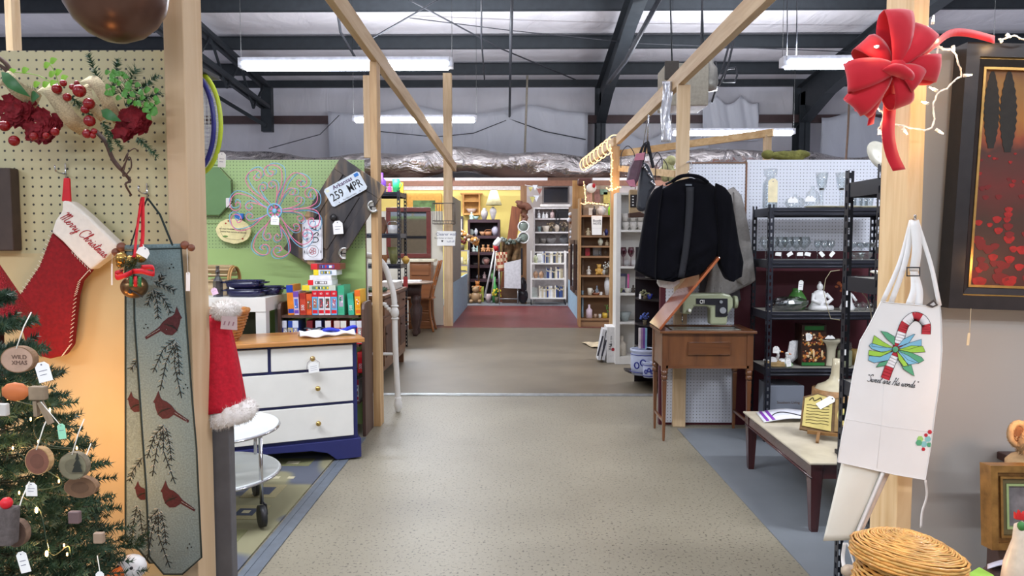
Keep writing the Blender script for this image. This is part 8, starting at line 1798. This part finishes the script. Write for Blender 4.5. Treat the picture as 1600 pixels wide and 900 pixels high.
# boxes leaning by the bookcase, newspaper
f2_=FL(955,567);t=thing('long_white_carton','tall narrow white carton with black lettering leaning on pine post','box',(f2_.x,f2_.y,0));a=P(948,567,f2_.y);b=P(962,511,f2_.y);MB().bx(a.x,b.x,f2_.y,f2_.y+.3,0,b.z).build('carton',mat((214,212,210)),t,bevel=.004)
m=MB();T=frame_mat((a.x+.05,f2_.y-.001,b.z*.6),(0,0,-1),(1,0,0));m.text('RISE SHELF',T,.028,0);m.cyl((b.x-.03,f2_.y-.001,.16),(b.x-.03,f2_.y-.003,.16),.02,n=12,m=1);m.text('Pro',frame_mat((a.x+.04,f2_.y-.001,.19),(0,0,-1),(1,0,0)),.05,0,bold=.02);m.build('lettering',[INK,mat((150,30,40))],t)
for i in range(2):
    t=thing('leaning_carton',['left','right'][i]+' thin white carton leaning beside the tall lettered carton','box',(f2_.x-.12+.05*i,f2_.y+.1,0));m=MB();y_=f2_.y+.12+.0*i;A_=P(935+6.5*i,545+5*i,y_);B_=P(943+5*i,513+6*i,y_);A_.z=.03;m.bar(A_,B_,.035,.2,0,(0,1,0));m.bar(A_+Vector((-.018,-.101,.05)),B_+Vector((-.018,-.101,-.08)),.02,.004,1,(0,1,0));m.build('carton',[mat((206,206,208)),mat((60,60,70))],t)
g=FL(926,540);t=thing('newspaper','beige newspaper sheet lying on the floor by white cartons','newspaper',(g.x,g.y,0));m=MB();m.sheet(lambda u,v:(g.x-.13+.26*u+.1*v,g.y+.25-.5*v,.010+.012*math.sin(u*5+v*4)**2),10,6,.003);m.build('sheet',mat((176,160,130),.8,ns=20,na=.35),t)
# black quarter-round shelf with goods
Yz=7.25;BS=mat((34,30,34),.35);zz=[zat(y,7.0)for y in(436,470,512,549)];cx,cy=P(1066,400,7.4).x,7.5;t=thing('corner_shelf','black quarter-round corner shelf behind the sewing cabinet','shelf',(cx-.2,cy-.2,0));R3=.45
def qr(z,th=.02):m=MB();R3=.45 if z>.2 else .56;m.prism([(cx,cy)]+[(cx-R3*math.sin(a),cy-R3*math.cos(a))for a in[i*PI/2/12 for i in range(13)]],Matrix.Translation((0,0,z-th)),th);return m
for z in zz+[.14]:qr(z).build('shelf',BS,t)
MB().bx(cx-R3,cx+.02,cy+.001,cy+.02,0,zz[0]+.3).build('back_panel',BS,t);MB().bx(cx+.001,cx+.02,cy-R3,cy,0,zz[0]+.3).build('side_panel',BS,t);MB().bx(cx-.18,cx-.15,cy-.3,cy,0,.12).build('foot',BS,t)
for kd,px,zi,w,h,col,lb in(('flowers',1009,1,14,14,(130,130,96),'small flower cluster on the black corner shelf'),('bowl',1016,1,10,8,(50,60,150),'blue and white bowl on the black corner shelf'),('flowers',1009,2,14,20,(70,90,160),'blue flower arrangement on the black corner shelf'),('bowl',1012,0,12,8,(150,150,146),'grey glass bowl on top of black corner shelf')):it(kd,px,7.22,zz[zi],w,h,col,lb)
for i,cc in enumerate(((206,196,196),(150,120,150),(110,70,140),(130,170,190))):it('box',1001.5+3.2*i,7.2,zz[3],2.9,32,cc,'%s tall book from left on the black corner shelf'%ORD[i],'book','tall_book')
MB().box(P(1000,463,7.1),(.02,.004,.05)).build('price_tag',PAPER,label='white price tag dangling off the black corner shelf edge',cat='tag')
STW=mat((176,184,206),.3,ns=8,na=.1);CB=mat((36,46,130),.3)
for px,py,r,h,l in((1005,597,.125,.25,'large blue and white stoneware crock on low black shelf'),(1014,606,.06,.15,'small blue and white stoneware crock in front of larger crock')):
    c=P(px,py,7.15 if r>.1 else 6.98);c.z=.142;t=thing('stoneware_crock',l,'crock',c);MB().lathe([(0,0),(r*.9,0),(r,h*.3),(r,h*.8),(r*.93,h*.86),(r*1.04,h*.92),(r*1.04,h),(r*.9,h),(r*.88,.02),(0,.02)],c,28).build('crock_body',STW,t);m=MB()
    for zf in(.80,.12):m.tube([c+Vector((r*1.01*math.cos(a),r*1.01*math.sin(a),h*zf))for a in[i*PI/14 for i in range(28)]],.004,5,closed=True)
    for j in range(4):
        a=-PI/2-.7+.5*j;q=c+Vector((r*1.0*math.cos(a),r*1.0*math.sin(a),h*(.4+.12*(j%2))));m.tube([q+Vector((math.cos(b)*r*.2*-math.sin(a),math.cos(b)*r*.2*math.cos(a),math.sin(b)*h*.12))for b in[i*PI/5 for i in range(10)]],.007,5,closed=True)
    m.build('cobalt_decoration',CB,t)
m=MB();rr=random.Random(15)
for i in range(26):m.ball(P(1225+rr.uniform(-26,26),244+rr.uniform(-3,2),6.1),(rr.uniform(.05,.09),.05,rr.uniform(.02,.04)),8)
m.build('olive_garland',mat((116,116,60),.9,ns=20,na=.35),label='olive green garland heap lying on top of the white pegboard',cat='garland')
m=MB()
for i in range(30):m.ball(P(1047+rr.uniform(-12,5),265+rr.uniform(-14,14),8.4),rr.uniform(.03,.07),6)
m.build('pale_wreath',mat((176,176,130),.9,ns=20,na=.3),label='pale green wreath hanging behind the handbags near pine post',cat='wreath')
